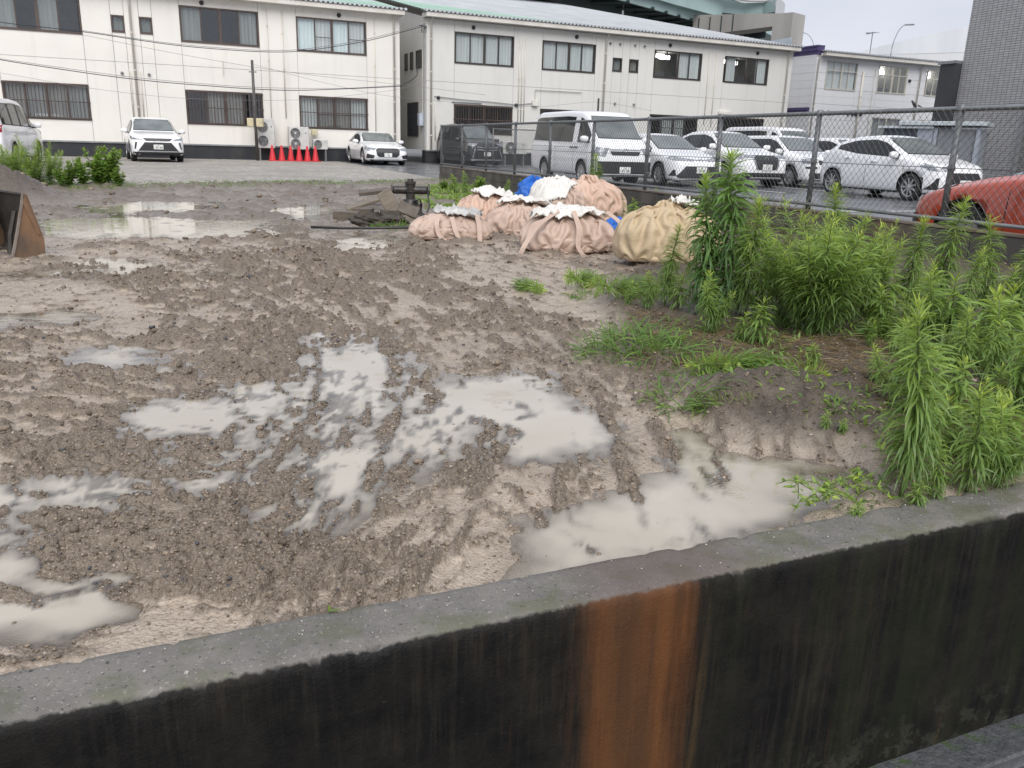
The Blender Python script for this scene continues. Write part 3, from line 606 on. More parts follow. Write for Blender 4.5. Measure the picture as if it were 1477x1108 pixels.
def eave_and_roof(root, s0, s1, ze, slope, depth, mat, name='roof', over=.3, green_rows=0, rake=True, step=.45, gx=None):
    # soffit/fascia trim and gutter line
    MB().box(s0-.12, s1+.12, -over-.12, .25, ze-.2, ze-.012).build('fascia', CREAM, root, bev=.01)
    r = MB(); y = -over-.1; z = ze
    while y < depth:
        y1 = min(y+step, depth)
        r.add([(s0-.22, y, z+.03), (s1+.22, y, z+.03), (s1+.22, y1+.04, z+.012+slope*(y1-y)), (s0-.22, y1+.04, z+.012+slope*(y1-y)), (s0-.22, y, z), (s1+.22, y, z)], [(0, 1, 2, 3), (4, 5, 1, 0)])
        z += slope*(y1-y); y = y1
    ro_ = r.build(name, mat, root)
    b_ = MB(); b_.add([(s0-.21, -over-.08, ze-.02), (s1+.21, -over-.08, ze-.02), (s1+.21, depth, ze-.02+slope*(depth+over)), (s0-.21, depth, ze-.02+slope*(depth+over)), (s0-.21, depth, ze-6), (s1+.21, depth, ze-6)], [(0, 1, 2, 3), (3, 2, 5, 4)])
    b_.build('roof_deck', CREAM, ro_)
    # ribbed sheet ends along the eave
    c = MB(); k = s0-.18
    while k < s1+.12:
        c.box(k, k+.11, -over-.17, -over+.25, ze-.005, ze+.085); k += .2
    c.build('ribbed_eave_edge', ROOFW, ro_)
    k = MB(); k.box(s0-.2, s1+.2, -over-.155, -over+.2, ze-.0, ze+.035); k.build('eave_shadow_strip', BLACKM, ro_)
    if green_rows:
        g = MB()
        for q in range(green_rows):
            yy = -over+.02+step*q*1.0; zz = ze+slope*(yy+over+.1)+.055; x1 = (gx or s1)-(q*(gx-s0)/green_rows*.9 if gx else 0)
            g.add([(s0-.2, yy, zz), (x1, yy, zz), (x1-(.9 if gx else 0), yy+step*.9, zz+slope*step*.9), (s0-.2, yy+step*.9, zz+slope*step*.9)], [(0, 1, 2, 3)])
        g.build('green_sheet', ROOFG, ro_)
    return ro_
RZ = math.radians(90-65.35)
F0 = nA*(37*H)
SLOPE = .2
# ---- left white building
LB = thing('office_building', F0, RZ, 'cream white two-storey building on the left, behind the gravel yard', 'building', 'white two-storey buildings', H)
lw = [(-4.07, -1.2, 1.42, 2.73), (-4.07, -1.21, 4.5, 5.83), (2.26, 5.24, 1.42, 2.73), (2.26, 5.22, 4.5, 5.83), (6.73, 9.66, 1.41, 2.73), (6.72, 9.66, 4.47, 5.8), (-.19, .27, 4.67, 5.28), (.79, 1.25, 4.68, 5.29)]
wall_panels(LB, [-14, -9, -4.07, -1.2], lw, .66, 6.3, WHITE_A)
wall_panels(LB, [-1.2, -.19, .27, .79, 1.25, 2.25], lw, .66, 6.3, WHITE_A)
wall_panels(LB, [2.25, 5.23, 6.725, 9.66, 11.13], lw, .66, 6.3, WHITE_A)
for w, p, kw in ((0, 'bgbg', dict(bars=True, midrail=())), (1, 'gxgx', {}), (2, 'xbbx', dict(bars=True)), (3, 'gxxg', {}), (4, 'cbbc', dict(bars=True, midrail=(1, 2, 3))), (5, 'wcwc', dict(midrail=(1, 3)))):
    window(LB, *lw[w], panes=p, **kw)
for w in (6, 7): window(LB, *lw[w], panes='g')
MB().box(-14, 11.13, .02, .5, -.3, .64).build('plinth', PLINTH, LB)
MB().box(-14, 11.2, -.035, .02, .60, .66).build('sill_flashing', GREYM, LB)
MB().box(11.0, 11.13, .14, 16, .66, 6.3).build('side_wall', WHITE_A, LB)
eave_and_roof(LB, -14, 11.13, 6.36, SLOPE, 16, ROOFW, green_rows=8)
for x in (.49, 10.85): drain(LB, x, 1.4 if x < 1 else .7, 6.25)
for x, z0 in ((.30, 1.5), (.66, 1.5), (5.55, .7), (6.15, 1.8), (10.0, .75)): drain(LB, x, z0, 5.95 if x > 5 else 3.3, r=.022, y=-.035, elbow=False)
for x in (.02, .98): vent_cap(LB, x, 3.22, .06)
for x, z in ((3.1, 5.98), (8.5, 5.98)): vent_cap(LB, x, z)
for x in (.32, .72): MB().box(x-.06, x+.06, -.12, 0, 1.32, 1.5).build('junction_box', GREYM, LB, bev=.01)
MB().tube([(3.75, -.03, 3.9), (3.75, -.03, 3.35)], .02, 6).build('conduit', PIPE, LB)
MB().tube([(9.68, -.04, .95), (11.1, -.04, .92)], .025, 6).build('conduit', GREYM, LB)
# ---- right white building
RB = thing('office_building', F0, RZ, 'long cream white two-storey building behind the parked cars and fence', 'building', 'white two-storey buildings', H)
rw = [(13.65, 16.58, 1.42, 2.70), (13.67, 16.57, 4.43, 5.75), (18.02, 20.9, 1.42, 2.68), (18.03, 20.88, 4.41, 5.71), (24.2, 27.15, 1.42, 2.68), (24.25, 27.1, 4.42, 5.72), (28.45, 31.5, 1.42, 2.72), (28.6, 31.42, 4.43, 5.72), (21.85, 22.38, 4.57, 5.2), (22.79, 23.32, 4.58, 5.19)]
wall_panels(RB, [12.34, 13.66, 16.575, 18.025, 20.89], rw, .66, 6.2, WHITE_B)
wall_panels(RB, [20.89, 21.85, 22.38, 22.79, 23.32, 24.22], rw, .66, 6.2, WHITE_B)
wall_panels(RB, [24.22, 27.12, 28.52, 31.46, 33.05], rw, .66, 6.2, WHITE_B)
for w, p, kw in ((0, 'xxxx', dict(bars=True)), (1, 'cccc', {}), (2, 'gcxx', dict(bars=True)), (3, 'cccc', {}), (4, 'xccx', dict(bars=True)), (5, 'xxcc', dict(lit=True)), (6, 'xxxx', dict(bars=True)), (7, 'cxxc', dict(lit=True))):
    window(RB, *rw[w], panes=p, mat=DKFRAME if w != 0 else BROWN, **kw)
window(RB, *rw[8], panes='g', mat=DKFRAME); window(RB, *rw[9], panes='b', mat=DKFRAME)
MB().box(12.3, 33.0, .02, .5, -.3, .64).build('plinth', PLINTH, RB)
MB().box(12.3, 33.05, -.03, .02, .60, .66).build('sill_flashing', GREYM, RB)
MB().box(32.9, 33.05, .14, 29, .66, 6.2).build('side_wall', WHITE_B, RB)
# side wall to the alley: sloped top, three small windows and a dark door
sw = MB(); sw.prism([(.14, .66), (9, .66), (9, 6.2+9*SLOPE), (.14, 6.25)], 12.3, 12.34, Matrix(((0, 1, 0, 0), (1, 0, 0, 0), (0, 0, 1, 0), (0, 0, 0, 1)))); sw.build('side_wall', WHITE_B, RB)
def side_win(y0, y1, z0, z1, door=False):
    m = MB(); m.box(12.25, 12.3, y0, y1, z0, z0+.05); m.box(12.25, 12.3, y0, y1, z1-.05, z1); m.box(12.25, 12.3, y0, y0+.05, z0+.05, z1-.05); m.box(12.25, 12.3, y1-.05, y1, z0+.05, z1-.05)
    w = m.build('side_door' if door else 'window', DKFRAME, RB)
    MB().box(12.27, 12.298, y0+.05, y1-.05, z0+.05, z1-.05).build('leaf' if door else 'pane', pmat('dark_door', (.03, .036, .05), .4) if door else pmat('dark_glass', (.05, .055, .06), .08), w)
side_win(.5, 1.25, 4.2, 4.95); side_win(1.75, 2.15, 4.2, 4.95); side_win(2.6, 3.0, 4.2, 4.95); side_win(1.0, 2.6, 1.25, 2.75, True)
MB().box(12.1, 12.3, .25, .55, 1.7, 2.25).build('meter_box', pmat('pale_blue_box', (.55, .6, .68), .4), RB, bev=.01)
MB().tube([(12.28, .12, 6.0), (12.28, .12, .7)], .025, 6).build('conduit', GREYM, RB)
MB().tube([(12.28, .35, 4.9), (12.28, .35, 2.2)], .02, 6).build('conduit', PIPE, RB)
eave_and_roof(RB, 12.34, 33.05, 6.42, SLOPE, 29, ROOFW, green_rows=14, gx=20.5)
for x in (12.54, 21.4, 32.66): drain(RB, x, .7, 6.3)
for x, z0, z1 in ((12.75, 1.1, 2.7), (16.85, 2.0, 5.75), (17.0, 2.0, 5.7), (17.15, 2.0, 5.7), (27.55, 2.3, 5.85), (28.0, 2.2, 5.8)): drain(RB, x, z0, z1, r=.022, y=-.035, elbow=False)
for x in (14.55, 19.8, 25.1, 30.6): vent_cap(RB, x, 5.98)
for x in (21.65, 22.2, 23.05, 23.6): vent_cap(RB, x, 5.83, .06)
for x in (22.1, 23.2): vent_cap(RB, x, 3.1, .06)
for x, z in ((12.9, 2.93), (16.75, 2.78)): vent_cap(RB, x, z, .085)
MB().box(17.55, 17.85, -.14, 0, 2.78, 3.05).build('junction_box', CREAM, RB, bev=.01)
MB().tube([(12.7, -.05, 2.98), (14, -.05, 2.9), (15.5, -.05, 2.86), (16.7, -.05, 2.80), (17.6, -.05, 2.9)], .018, 6).build('conduit', GREYM, RB)
MB().tube([(17.7, -.05, 3.05), (17.7, -.05, 3.5), (20.2, -.05, 3.5)], .014, 6).build('conduit', GREYM, RB)
MB().box(13.55, 15.0, -.05, 0, 2.76, 2.80).build('conduit', GREYM, RB)
MB().box(28.4, 29.2, -.16, 0, 2.84, 3.0).build('box_canopy', CREAM, RB, bev=.01)
# ---- third building, purple trim
PURP = pmat('purple_trim', (.085, .06, .17), .4, (.06, .045, .12), 2.)
PALEF = pmat('pale_window_frame', (.60, .57, .50), .45)
TB = thing('sided_building', nA*(38.5*H), RZ, 'pale grey sided building with purple cornice bands at the far right', 'building', None, H)
tw = [(36.93, 39.32, 4.59, 6.15), (41.0, 43.4, 4.59, 6.14), (45.06, 47.4, 4.6, 6.13), (40.99, 43.4, 1.9, 3.21), (44.9, 47.2, 1.9, 3.21)]
cols = [36.1, 36.92, 39.325, 40.995, 43.4, 44.98, 47.3, 50]
core = MB(); core.box(36.1, 50, 2.5, 2.6, 0, 6.45); tcore = core.build('wall', WHITE_C, TB)
for a, b in zip(cols[:-1], cols[1:]):
    z = 0.
    while z < 6.4:
        z1 = min(z+.42, 6.42); hit = [w for w in tw if w[0]-.05 < (a+b)/2 < w[1]+.05 and not (z1 <= w[2]+.001 or z >= w[3]-.001)]
        segs = [(z, z1)]
        for w in hit: segs = [s for s in ((z, min(z1, w[2])), (max(z, w[3]), z1)) if s[1]-s[0] > .03]
        for p, q in segs: MB().box(a+.004, b-.004, -.01 if (int(z/.42) % 2) else 0, .12, p+.008, q).build('siding_board', WHITE_C, tcore)
        z = z1
for k, w in enumerate(tw): window(TB, *w, panes='cccc' if k == 0 else ('xxxx' if k < 3 else 'bbbb'), lit=(k in (1, 2)), mat=PALEF, transom=(w[3]-.52 if k < 3 else None))
sd = MB()
z = 0.
while z < 6.4: sd.box(36.1 - .004*(int(z/.42) % 2), 36.2, .12, 9, z+.008, min(z+.42, 6.42)); z += .42
sd.build('side_wall', WHITE_C, TB)
for z0, z1, ov in ((6.42, 6.62, .12), (6.62, 6.82, .2), (6.82, 6.9, .26)): MB().box(36.2-ov, 36.5, -.05-ov*.3, 9, z0, z1).build('cornice_band', PURP, TB)
for z0, z1, ov in ((3.25, 3.42, .1), (3.42, 3.56, .18)): MB().box(36.1-ov, 36.2, .1, 9, z0, z1).build('belt_band', PURP, TB)
eave_and_roof(TB, 36.5, 50, 6.55, .1, 8, ROOFW)
for x in (36.2, 44.4): drain(TB, x, .3, 6.45)
drain(TB, 39.75, 1, 5.7, r=.06, y=-.07, elbow=False); drain(TB, 40.7, 1, 5.9, r=.02, y=-.05, elbow=False)
for x, z in ((37.0, 3.35), (37.45, 3.35), (37.6, 3.33), (39.0, 3.3), (39.35, 3.3), (39.6, 3.3), (40.0, 3.3), (43.6, 5.4)): vent_cap(TB, x, z, .1)
# ---- charcoal block and grey tiled tower
TILE = NT('grey_wall_tiles'); t = TILE; P = t.obj()
vec = t.n('ShaderNodeCombineXYZ', i_0=t.n('ShaderNodeSeparateXYZ', i_0=P).outputs[1], i_1=t.n('ShaderNodeSeparateXYZ', i_0=P).outputs[2]).outputs[0]
bk = t.n('ShaderNodeTexBrick', i_Vector=vec, i_Scale=1., i_1=(.35, .345, .345, 1), i_2=(.41, .405, .405, 1), i_3=(.11, .11, .11, 1), offset=0., offset_frequency=2); bk.inputs['Mortar Size'].default_value = .010; bk.inputs['Brick Width'].default_value = .235; bk.inputs['Row Height'].default_value = .095
TILEM = t.pbr(bk.outputs['Color'], .35, t.bump(bk.outputs['Fac'], .5, -.01))
_tb = gp(1395, 262, PARK_Z)
TWn = _tb.dot(nB)
TW = thing('tower_block', site(0, TWn, PARK_Z), -AZB, 'tall grey tiled building at the right edge behind the car park', 'building')
# local x = away from the parking (nB), y = along dB
TE = 29.0
MB().box(0, 14, -10, 21.9, 0, 17).build('wall', TILEM, TW)
MB().box(-.003, 14.0, 25.6, TE, 0, 17).build('wall', TILEM, TW); MB().box(0, 14, 21.9, 25.6, 3.1, 17).build('wall', TILEM, TW)
SHUT = pmat('grey_shutter', (.30, .295, .29), .45, (.25, .245, .24), 2., metal=.2)
sh = MB(); z = 0.
while z < 3.1: sh.box(.12, .16, 21.9, 25.6, z, z+.085); z += .1
sh.build('roller_shutter', SHUT, TW); MB().box(.165, .2, 21.9, 25.6, 0, 3.1).build('shutter_backing', BLACKM, TW)
for y in (25.5, 21.8): MB().box(-.06, .12, y, y+.12, 0, 3.1).build('shutter_guide', GREYM, TW)
MB().box(-.1, 0, 20, 26.4, 3.18, 3.26).build('ledge', GREYM, TW)
for k in range(2): MB().box(-.09, 0, 27.0+.35*k, 27.25+.35*k, 2.0, 2.25).build('meter_box', GREYM, TW, bev=.02)
MB().tube([(-.05, 27.12, 2.0), (-.05, 27.12, .3)], .03, 6).build('conduit', GREYM, TW); MB().tube([(-.05, 27.45, 2.0), (-.05, 27.45, .3)], .03, 6).build('conduit', GREYM, TW)
CHAR = pmat('charcoal_cladding', (.035, .038, .043), .5, (.05, .052, .056), .8)
CB = thing('annex_block', site(0, TWn, PARK_Z), -AZB, 'narrow charcoal clad block beside the grey tiled tower', 'building')
cb = MB(); cb.box(-.3, 6, TE+.02, TE+.9, 0, 5.0); cb.build('wall', CHAR, CB); MB().box(-.4, 6.1, TE+.04, TE+.98, 5.0, 5.12).build('coping', GREYM, CB)
# ---- steel sheds
SHED = pmat('blue_grey_steel', (.36, .39, .44), .4, (.30, .33, .38), 2., metal=.2); SHEDR = pmat('pale_shed_roof', (.50, .55, .57), .4); DKP = pmat('dark_blue_panel', (.035, .045, .06), .35); MIDP = pmat('mid_grey_shutter', (.20, .21, .225), .45)
_s0 = gp(1262, 261, PARK_Z); _s1 = gp(1392, 267, PARK_Z); _sd = (_s1-_s0); SL = _sd.length
SH = thing('storage_shed', _s0, math.atan2(_sd.y, _sd.x), 'blue grey steel storage shed with flat roof and dark opening behind the hatchback', 'shed')
kx = SL/130.
def shx(px): return (px-1262)*kx
for a, b, m_, nm, yy in ((1264, 1313, DKP, 'dark_panel', .04), (1313.5, 1336, SHED, 'side_panel', 0), (1343, 1395, MIDP, 'shutter_panel', .05)): MB().box(shx(a), shx(b), yy, yy+.06, 0, 2.05).build(nm, m_, SH)
for a in (1337, 1395): MB().box(shx(a), shx(a+5), -.04, .12, 0, 2.1).build('corner_post', SHED, SH)
MB().box(shx(1263), shx(1401), .115, 1.8, 0, 2.04).build('body', SHED, SH)
MB().box(shx(1256), shx(1336), -.12, 1.9, 2.06, 2.15).build('roof', SHEDR, SH); MB().box(shx(1286), shx(1408), -.2, 1.95, 2.17, 2.33).build('roof', SHEDR, SH, bev=.02)
# ---- arched white warehouse roof far behind
AW = thing('arched_warehouse', Vector((56.2, 78.2, 0)), -math.radians(32), 'far white arched warehouse roof showing above the sided building', 'building')
am = MB(); NA = 24; arc = [(-26+52*k/NA, 11.0+3.6*math.sin(math.pi*k/NA)**.85) for k in range(NA+1)]
ROOFV = pmat('white_arched_roof', (.78, .80, .82), .4, (.66, .69, .72), .35, (1, 1, .1))
am.add([(x, 0, z) for x, z in arc]+[(x, 30, z) for x, z in arc], [(k, k+1, NA+2+k, NA+1+k) for k in range(NA)]+[tuple(range(NA, -1, -1))]); am.build('roof', ROOFV, AW, False)
MB().box(-26, 26, .02, 30, 0, 11.0).build('wall', WHITE_C, AW)
# ================================================================ elevated expressway, lamps, antenna
STEEL = pmat('mint_steel_girder', (.38, .50, .49), .5, (.32, .43, .42), .3); STEELD = pmat('dark_steel_girder', (.055, .075, .075), .6, (.04, .055, .055), .3)
DECKM = pmat('pale_concrete_parapet', (.52, .53, .52), .7, (.44, .45, .44), .2); PIERC = pmat('pier_concrete', (.40, .385, .36), .75, (.30, .29, .27), .35, (1, 1, .15), .4, .7)
EW = thing('expressway', (0, 0, 0), 0, 'curving elevated expressway with mint green steel girders above the roof', 'bridge')
ZB = 15.0
def hp(px, py, z=ZB): return gp(px, py, z)
# lower (near-left) and upper (far-right) edges of the deck underside
le = [hp(560, -45), hp(690, -30), hp(804, -2), hp(900, 26), hp(960, 38), hp(1016, 46), hp(1060, 48), hp(1090, 46)]
ue = [hp(700, -70), hp(830, -36), hp(945, -2), hp(1000, 15), hp(1040, 23), hp(1075, 27), hp(1100, 26), hp(1118, 22)]
n = len(le)
dk = MB(); dk.add(le+ue+[v+Vector((0, 0, .35)) for v in le]+[v+Vector((0, 0, .35)) for v in ue], [(k, k+1, n+k+1, n+k) for k in range(n-1)]+[(2*n+k, 3*n+k, 3*n+k+1, 2*n+k+1) for k in range(n-1)]+[(k, 2*n+k, 2*n+k+1, k+1) for k in range(n-1)]+[(n+k, n+k+1, 3*n+k+1, 3*n+k) for k in range(n-1)]); dk.build('deck', STEELD, EW)
def ribbon(name, mat, pts, z0, z1, th=.4):
    m = MB(); a = [p+Vector((0, 0, z0)) for p in pts]; b = [p+Vector((0, 0, z1)) for p in pts]
    c = [p+Vector((0, th, z0)) for p in pts]; d = [p+Vector((0, th, z1)) for p in pts]; k_ = len(pts)
    m.add(a+b+c+d, [(k, k+1, k_+k+1, k_+k) for k in range(k_-1)]+[(2*k_+k, 3*k_+k, 3*k_+k+1, 2*k_+k+1) for k in range(k_-1)]+[(k, 2*k_+k, 2*k_+k+1, k+1) for k in range(k_-1)]+[(k_+k, k_+k+1, 3*k_+k+1, 3*k_+k) for k in range(k_-1)])
    return m.build(name, mat, EW)
for fr in (0., .3, .62): ribbon('girder', STEELD, [l.lerp(u_, fr) for l, u_ in zip(le, ue)], -1.6, -.02)
ribbon('edge_girder', STEEL, [l.lerp(u_, .97) for l, u_ in zip(le, ue)], -.9, 1.6)
cb_ = MB()
for k in range(n-1):
    for q in (.0, .33, .66):
        l = le[k].lerp(le[k+1], q); u_ = ue[k].lerp(ue[k+1], q); cb_.tube([l+Vector((0, 0, -.9)), u_+Vector((0, 0, -.9))], .18, 4)
cb_.build('cross_beam', STEELD, EW)
pr = [hp(700, -115), hp(860, -80), hp(960, -48), hp(1040, -22), hp(1090, -2), hp(1118, 12), hp(1132, 22), hp(1136, 32)]
ribbon('parapet', DECKM, [u_.lerp(p_, .12)+Vector((0, 0, 1.62)) for u_, p_ in zip(ue, pr)], 0, 1.5)
# upper curving ramp whose parapet closes the view on the right
rp = [hp(880, -70, 17.5), hp(980, -34, 17.5), hp(1050, -12, 17.5), hp(1092, 4, 17.5), hp(1118, 18, 17.5), hp(1130, 30, 17.5), hp(1128, 42, 17.5)]
ribbon('ramp_parapet', DECKM, rp, -.6, 2.0, 6.)
ribbon('ramp_girder', STEEL, [p+Vector((-.4, -.4, 0)) for p in rp], -2.6, -.62, 5.)
# pier: cap beam and column
PX = 96.
pc = gp(1015, 60, 12.); pq = gp(1150, 50, 12.)
kd = 1183./ (pc-Vector((0, 0, H))).length
def on_arc(px, py, dist):
    d = (_R*((px-CX)/FPX) - _U*((py-CY)/FPX) + _F); d = d/ math.hypot(d.x, d.y); return Vector((0, 0, H))+d*dist
c0 = on_arc(1008, 47, PX); c1 = on_arc(1150, 46, PX-6)
ax = (c1-c0); ax.z = 0; L_ = ax.length; ang = math.atan2(ax.y, ax.x)
zt0 = on_arc(1015, 24, PX).z; zt = on_arc(1150, 20, PX-6).z; zb = on_arc(1080, 46, PX-3).z; zbt = on_arc(1124, 42, PX).z
PR = thing('expressway_pier', (c0.x, c0.y, 0), ang, 'grey concrete pier with a long cap beam under the expressway', 'bridge pier')
pm = MB(); pm.prism([(0, zb-.2), (L_*.82, zb+.1), (L_*.82, 0), (L_, 0), (L_, zt), (L_*.9, zt), (0, zt0)], -1.2, 1.2); pm.build('column_and_cap', PIERC, PR)
for k in range(4): MB().box(L_*(.06+.12*k), L_*(.06+.12*k)+.12, -1.25, -1.2, zb-.05, zt0-.35).build('drain_channel', STEELD, PR)
RB2 = thing('roof_upstand', (0, 0, 0), 0, 'pale blue sloping roof panel behind the right end of the white building', 'roof panel')
q0, q1, q2 = on_arc(1085, 63, 58), on_arc(1142, 54, 56), on_arc(1142, 68, 56)
q3 = on_arc(1085, 72, 58)
ru = MB(); off = Vector((2, 8, 0)); ru.add([q0, q1, q2, q3, q0+off, q1+off, q2+off, q3+off], [(0, 1, 2, 3), (4, 7, 6, 5), (0, 4, 5, 1), (2, 6, 7, 3), (1, 5, 6, 2), (0, 3, 7, 4)]); ru.build('panel', pmat('pale_blue_sheet', (.55, .62, .68), .45), RB2)
ru2 = MB(); zlo = 6.0; ru2.add([Vector((q.x, q.y, zz))+o for o in (Vector((0, .05, 0)), off) for zz in (0, min(q3.z, q2.z)-.02) for q in (q3, q2)], [(0, 1, 3, 2), (4, 6, 7, 5), (0, 2, 6, 4), (1, 5, 7, 3)]); ru2.build('wall', WHITE_C, RB2)
def street_lamp(px_foot, py_top, px_tip, dist, label, base_z=0., pole_r=.045):
    top = on_arc(px_foot, py_top, dist); tip = on_arc(px_tip, py_top+1, dist); foot = Vector((top.x, top.y, base_z))
    L = thing('street_lamp', foot, 0, label, 'street lamp', 'arched street lamps')
    ht = top.z-base_z; v = tip-top; v.z = 0
    pts = [(0, 0, 0), (0, 0, ht*.8)]+[(v.x*(1-math.cos(a)), v.y*(1-math.cos(a)), ht*.8+ht*.2*math.sin(a)) for a in [math.pi/2*k/6 for k in range(1, 7)]]
    MB().tube(pts, [pole_r]*2+[pole_r*.7]*6, 6).build('pole', GREYM, L, True)
    e = Vector(pts[-1]); u_ = v.normalized() if v.length else Vector((1, 0, 0))
    MB().box(-.1, .55, -.11, .11, -.06, .04, Matrix.Translation(e) @ Matrix.Rotation(math.atan2(u_.y, u_.x), 4, 'Z')).build('lamp_head', GREYM, L, bev=.04)
street_lamp(1179.5, 47, 1158, 95., 'arched street lamp left of the purple cornice')
street_lamp(1291, 36, 1307, 70., 'arched street lamp above the sided building roof')
street_lamp(1120, -2, 1096, 92., 'arched street lamp over the expressway parapet', 12.)
street_lamp(900, -12, 905, 84., 'thin light pole in front of the expressway girders', 6.5, .12)
a0 = on_arc(1253, 80, 62.); a1 = on_arc(1259, 46, 62.)
AN = thing('roof_antenna', (a1.x, a1.y, 6.9*H), 0, 'small television antenna on a mast above the sided building', 'antenna')
MB().tube([(0, 0, -1), (0, 0, a1.z-6.9*H)], .03, 5).build('mast', GREYM, AN)
for q in range(4): MB().tube([(-.55+.1*q, -.3+.25*q, a1.z-6.9*H-.1), (.35-.1*q, -.3+.25*q+.12, a1.z-6.9*H-.05)], .015, 4).build('element', GREYM, AN)
MB().tube([(0, -.4, a1.z-6.9*H-.1), (-.1, .6, a1.z-6.9*H)], .02, 4).build('boom', BLACKM, AN)
# ================================================================ block wall, chain-link fences, poles, wires, units, cones
MBF = Matrix(((dB.x, nB.x, 0, 0), (dB.y, nB.y, 0, 0), (0, 0, 1, 0), (0, 0, 0, 1)))     # along the block wall, into the car park, up
BLK = pmat('weathered_block', (.13, .118, .10), .65, (.055, .05, .042), 2.2, (1, 1, .35), .35, .68, .5, 60., .006, rrand=.25)
CASTC = pmat('stained_cast_wall', (.075, .07, .062), .6, (.17, .12, .075), 1.9, (1, 1, .12), .5, .68, .4, 60., .006, rrand=.2)
MORT = pmat('mortar_core', (.09, .085, .078), .8)
BW = thing('block_wall', (0, 0, 0), 0, 'low weathered block wall under the chain-link fence', 'wall'); BW.matrix_world = MBF
FEND, FTOP, WTOP = 23.05, 1.52, .43
MB().box(-3, FEND-.01, NBW+.012, NBW+.14, -.2, WTOP-.012).build('core', MORT, BW)
bmsh = MB().box(-.193, .193, 0, .15, -.0925, .0925).mesh('block', BLK, bev=.008)
b = FEND; row = 0
for zc in (-.045, .145, .335):
    b = FEND-(.0 if row % 2 else .195); row += 1
    while b > 11.2: link('block', bmsh, BW, (b-.195, NBW, zc)); b -= .39
cmsh = MB().box(-.447, .447, 0, .15, -.2, .43).mesh('cast_panel', CASTC, bev=.008)
b = 11.0
while b > -3: link('cast_panel', cmsh, BW, (b-.45, NBW, 0)); b -= .9
MB().box(-3, FEND, NBW-.008, NBW+.158, WTOP+.002, WTOP+.022).build('coping', pmat('brown_stained_coping', (.20, .17, .14), .6, (.12, .085, .06), 3., (1, 1, 1)), BW)
WTOP += .022
GALV = pmat('galvanised_steel', (.20, .21, .215), .45, (.15, .158, .162), 6., metal=.4); WIRE = pmat('grey_wire', (.12, .125, .13), .5, (.09, .095, .1), 9., metal=.2)
def chain_fence(name, Mx, u0, u1, v, z0, z1, posts, label, pitch=.078, rad=.0021, pr=.03):
    F = thing(name, (0, 0, 0), 0, label, 'fence', 'chain-link fences'); F.matrix_world = Mx
    for p in posts:
        po = MB().tube([(p, v, z0-.02), (p, v, z1+.004)], pr, 10).build('post', GALV, F, True)
        MB().lathe([(.003, .035), (pr*1.12, .028), (pr*1.15, -.02)], 10, Matrix.Translation((p, v, z1+.006))).build('cap', GALV, po, True)
        zc = (z0+z1)/2; c = MB(); c.lathe([(pr*1.2, -.018), (pr*1.2, .018)], 10, Matrix.Translation((p, v, zc))); c.box(p-pr*2, p+pr*2, v-pr*1.6, v-pr*.9, zc-.008, zc+.008); c.build('clamp', GALV, po)
    MB().tube([(u0, v, z1), (u1, v, z1)], .024, 8).build('top_rail', GALV, F, True)
    MB().tube([(u0, v-.028, z0+.062), (u1, v-.028, z0+.062)], .019, 8).build('bottom_rail', GALV, F, True)
    MB().tube([(u0, v-.03, (z0+z1)/2), (u1, v-.03, (z0+z1)/2)], .0035, 4).build('tension_wire', WIRE, F)
    hz = z1-z0-.05; sl = 1.12; run = hz/sl; V = []; Fc = []; r = rad
    for sg in (1, -1):
        k = u0-run
        while k < u1+run:
            a, b_ = (k, k+run) if sg > 0 else (k+run, k)
            za, zb_ = z0+.05, z1
            if sg > 0: ends = [(k, z0+.05), (k+run, z1)]
            else: ends = [(k+run, z0+.05), (k, z1)]
            (ua, za), (ub, zb_) = ends
            if ua > ub: ua, za, ub, zb_ = ub, zb_, ua, za
            if ub > u0 and ua < u1:
                f = lambda u: za+(zb_-za)*(u-ua)/(ub-ua)
                na, nb = max(ua, u0), min(ub, u1); pa = (na, f(na)); pb = (nb, f(nb))
                o = len(V); off = .0022*sg
                dx, dz = pb[0]-pa[0], pb[1]-pa[1]; L = math.hypot(dx, dz)
                if L > .02:
                    px, pz = -dz/L*r, dx/L*r
                    for q in (pa, pb): V += [(q[0]+px, v-.026+off, q[1]+pz), (q[0]-px, v-.026+off, q[1]-pz), (q[0], v-.026+off-r*1.5, q[1])]
                    Fc += [(o, o+3, o+4, o+1), (o+1, o+4, o+5, o+2), (o+2, o+5, o+3, o)]
            k += pitch
    me = bpy.data.meshes.new('wire_mesh'); me.from_pydata(V, [], Fc); me.materials.append(WIRE); link('wire_mesh', me, F)['kind'] = 'stuff'
    return F
PSP = 1.757*H
FE = chain_fence('chain_link_fence', MBF, 1.2, FEND, NBW+.075, WTOP, FTOP, [21.37*H-PSP*k for k in range(12)], 'long grey chain-link fence on the block wall beside the weeds')
MFA = Matrix(((dA.x, nA.x, 0, 0), (dA.y, nA.y, 0, 0), (0, 0, 1, 0), (0, 0, 0, 1)))
FN2 = 32.0*H
chain_fence('chain_link_fence', MFA, 14.6, 36., FN2, PARK_Z, 1.72, [14.6+2.14*k for k in range(11)], 'dark chain-link fence behind the parked cars along the white building', .1, .0025)
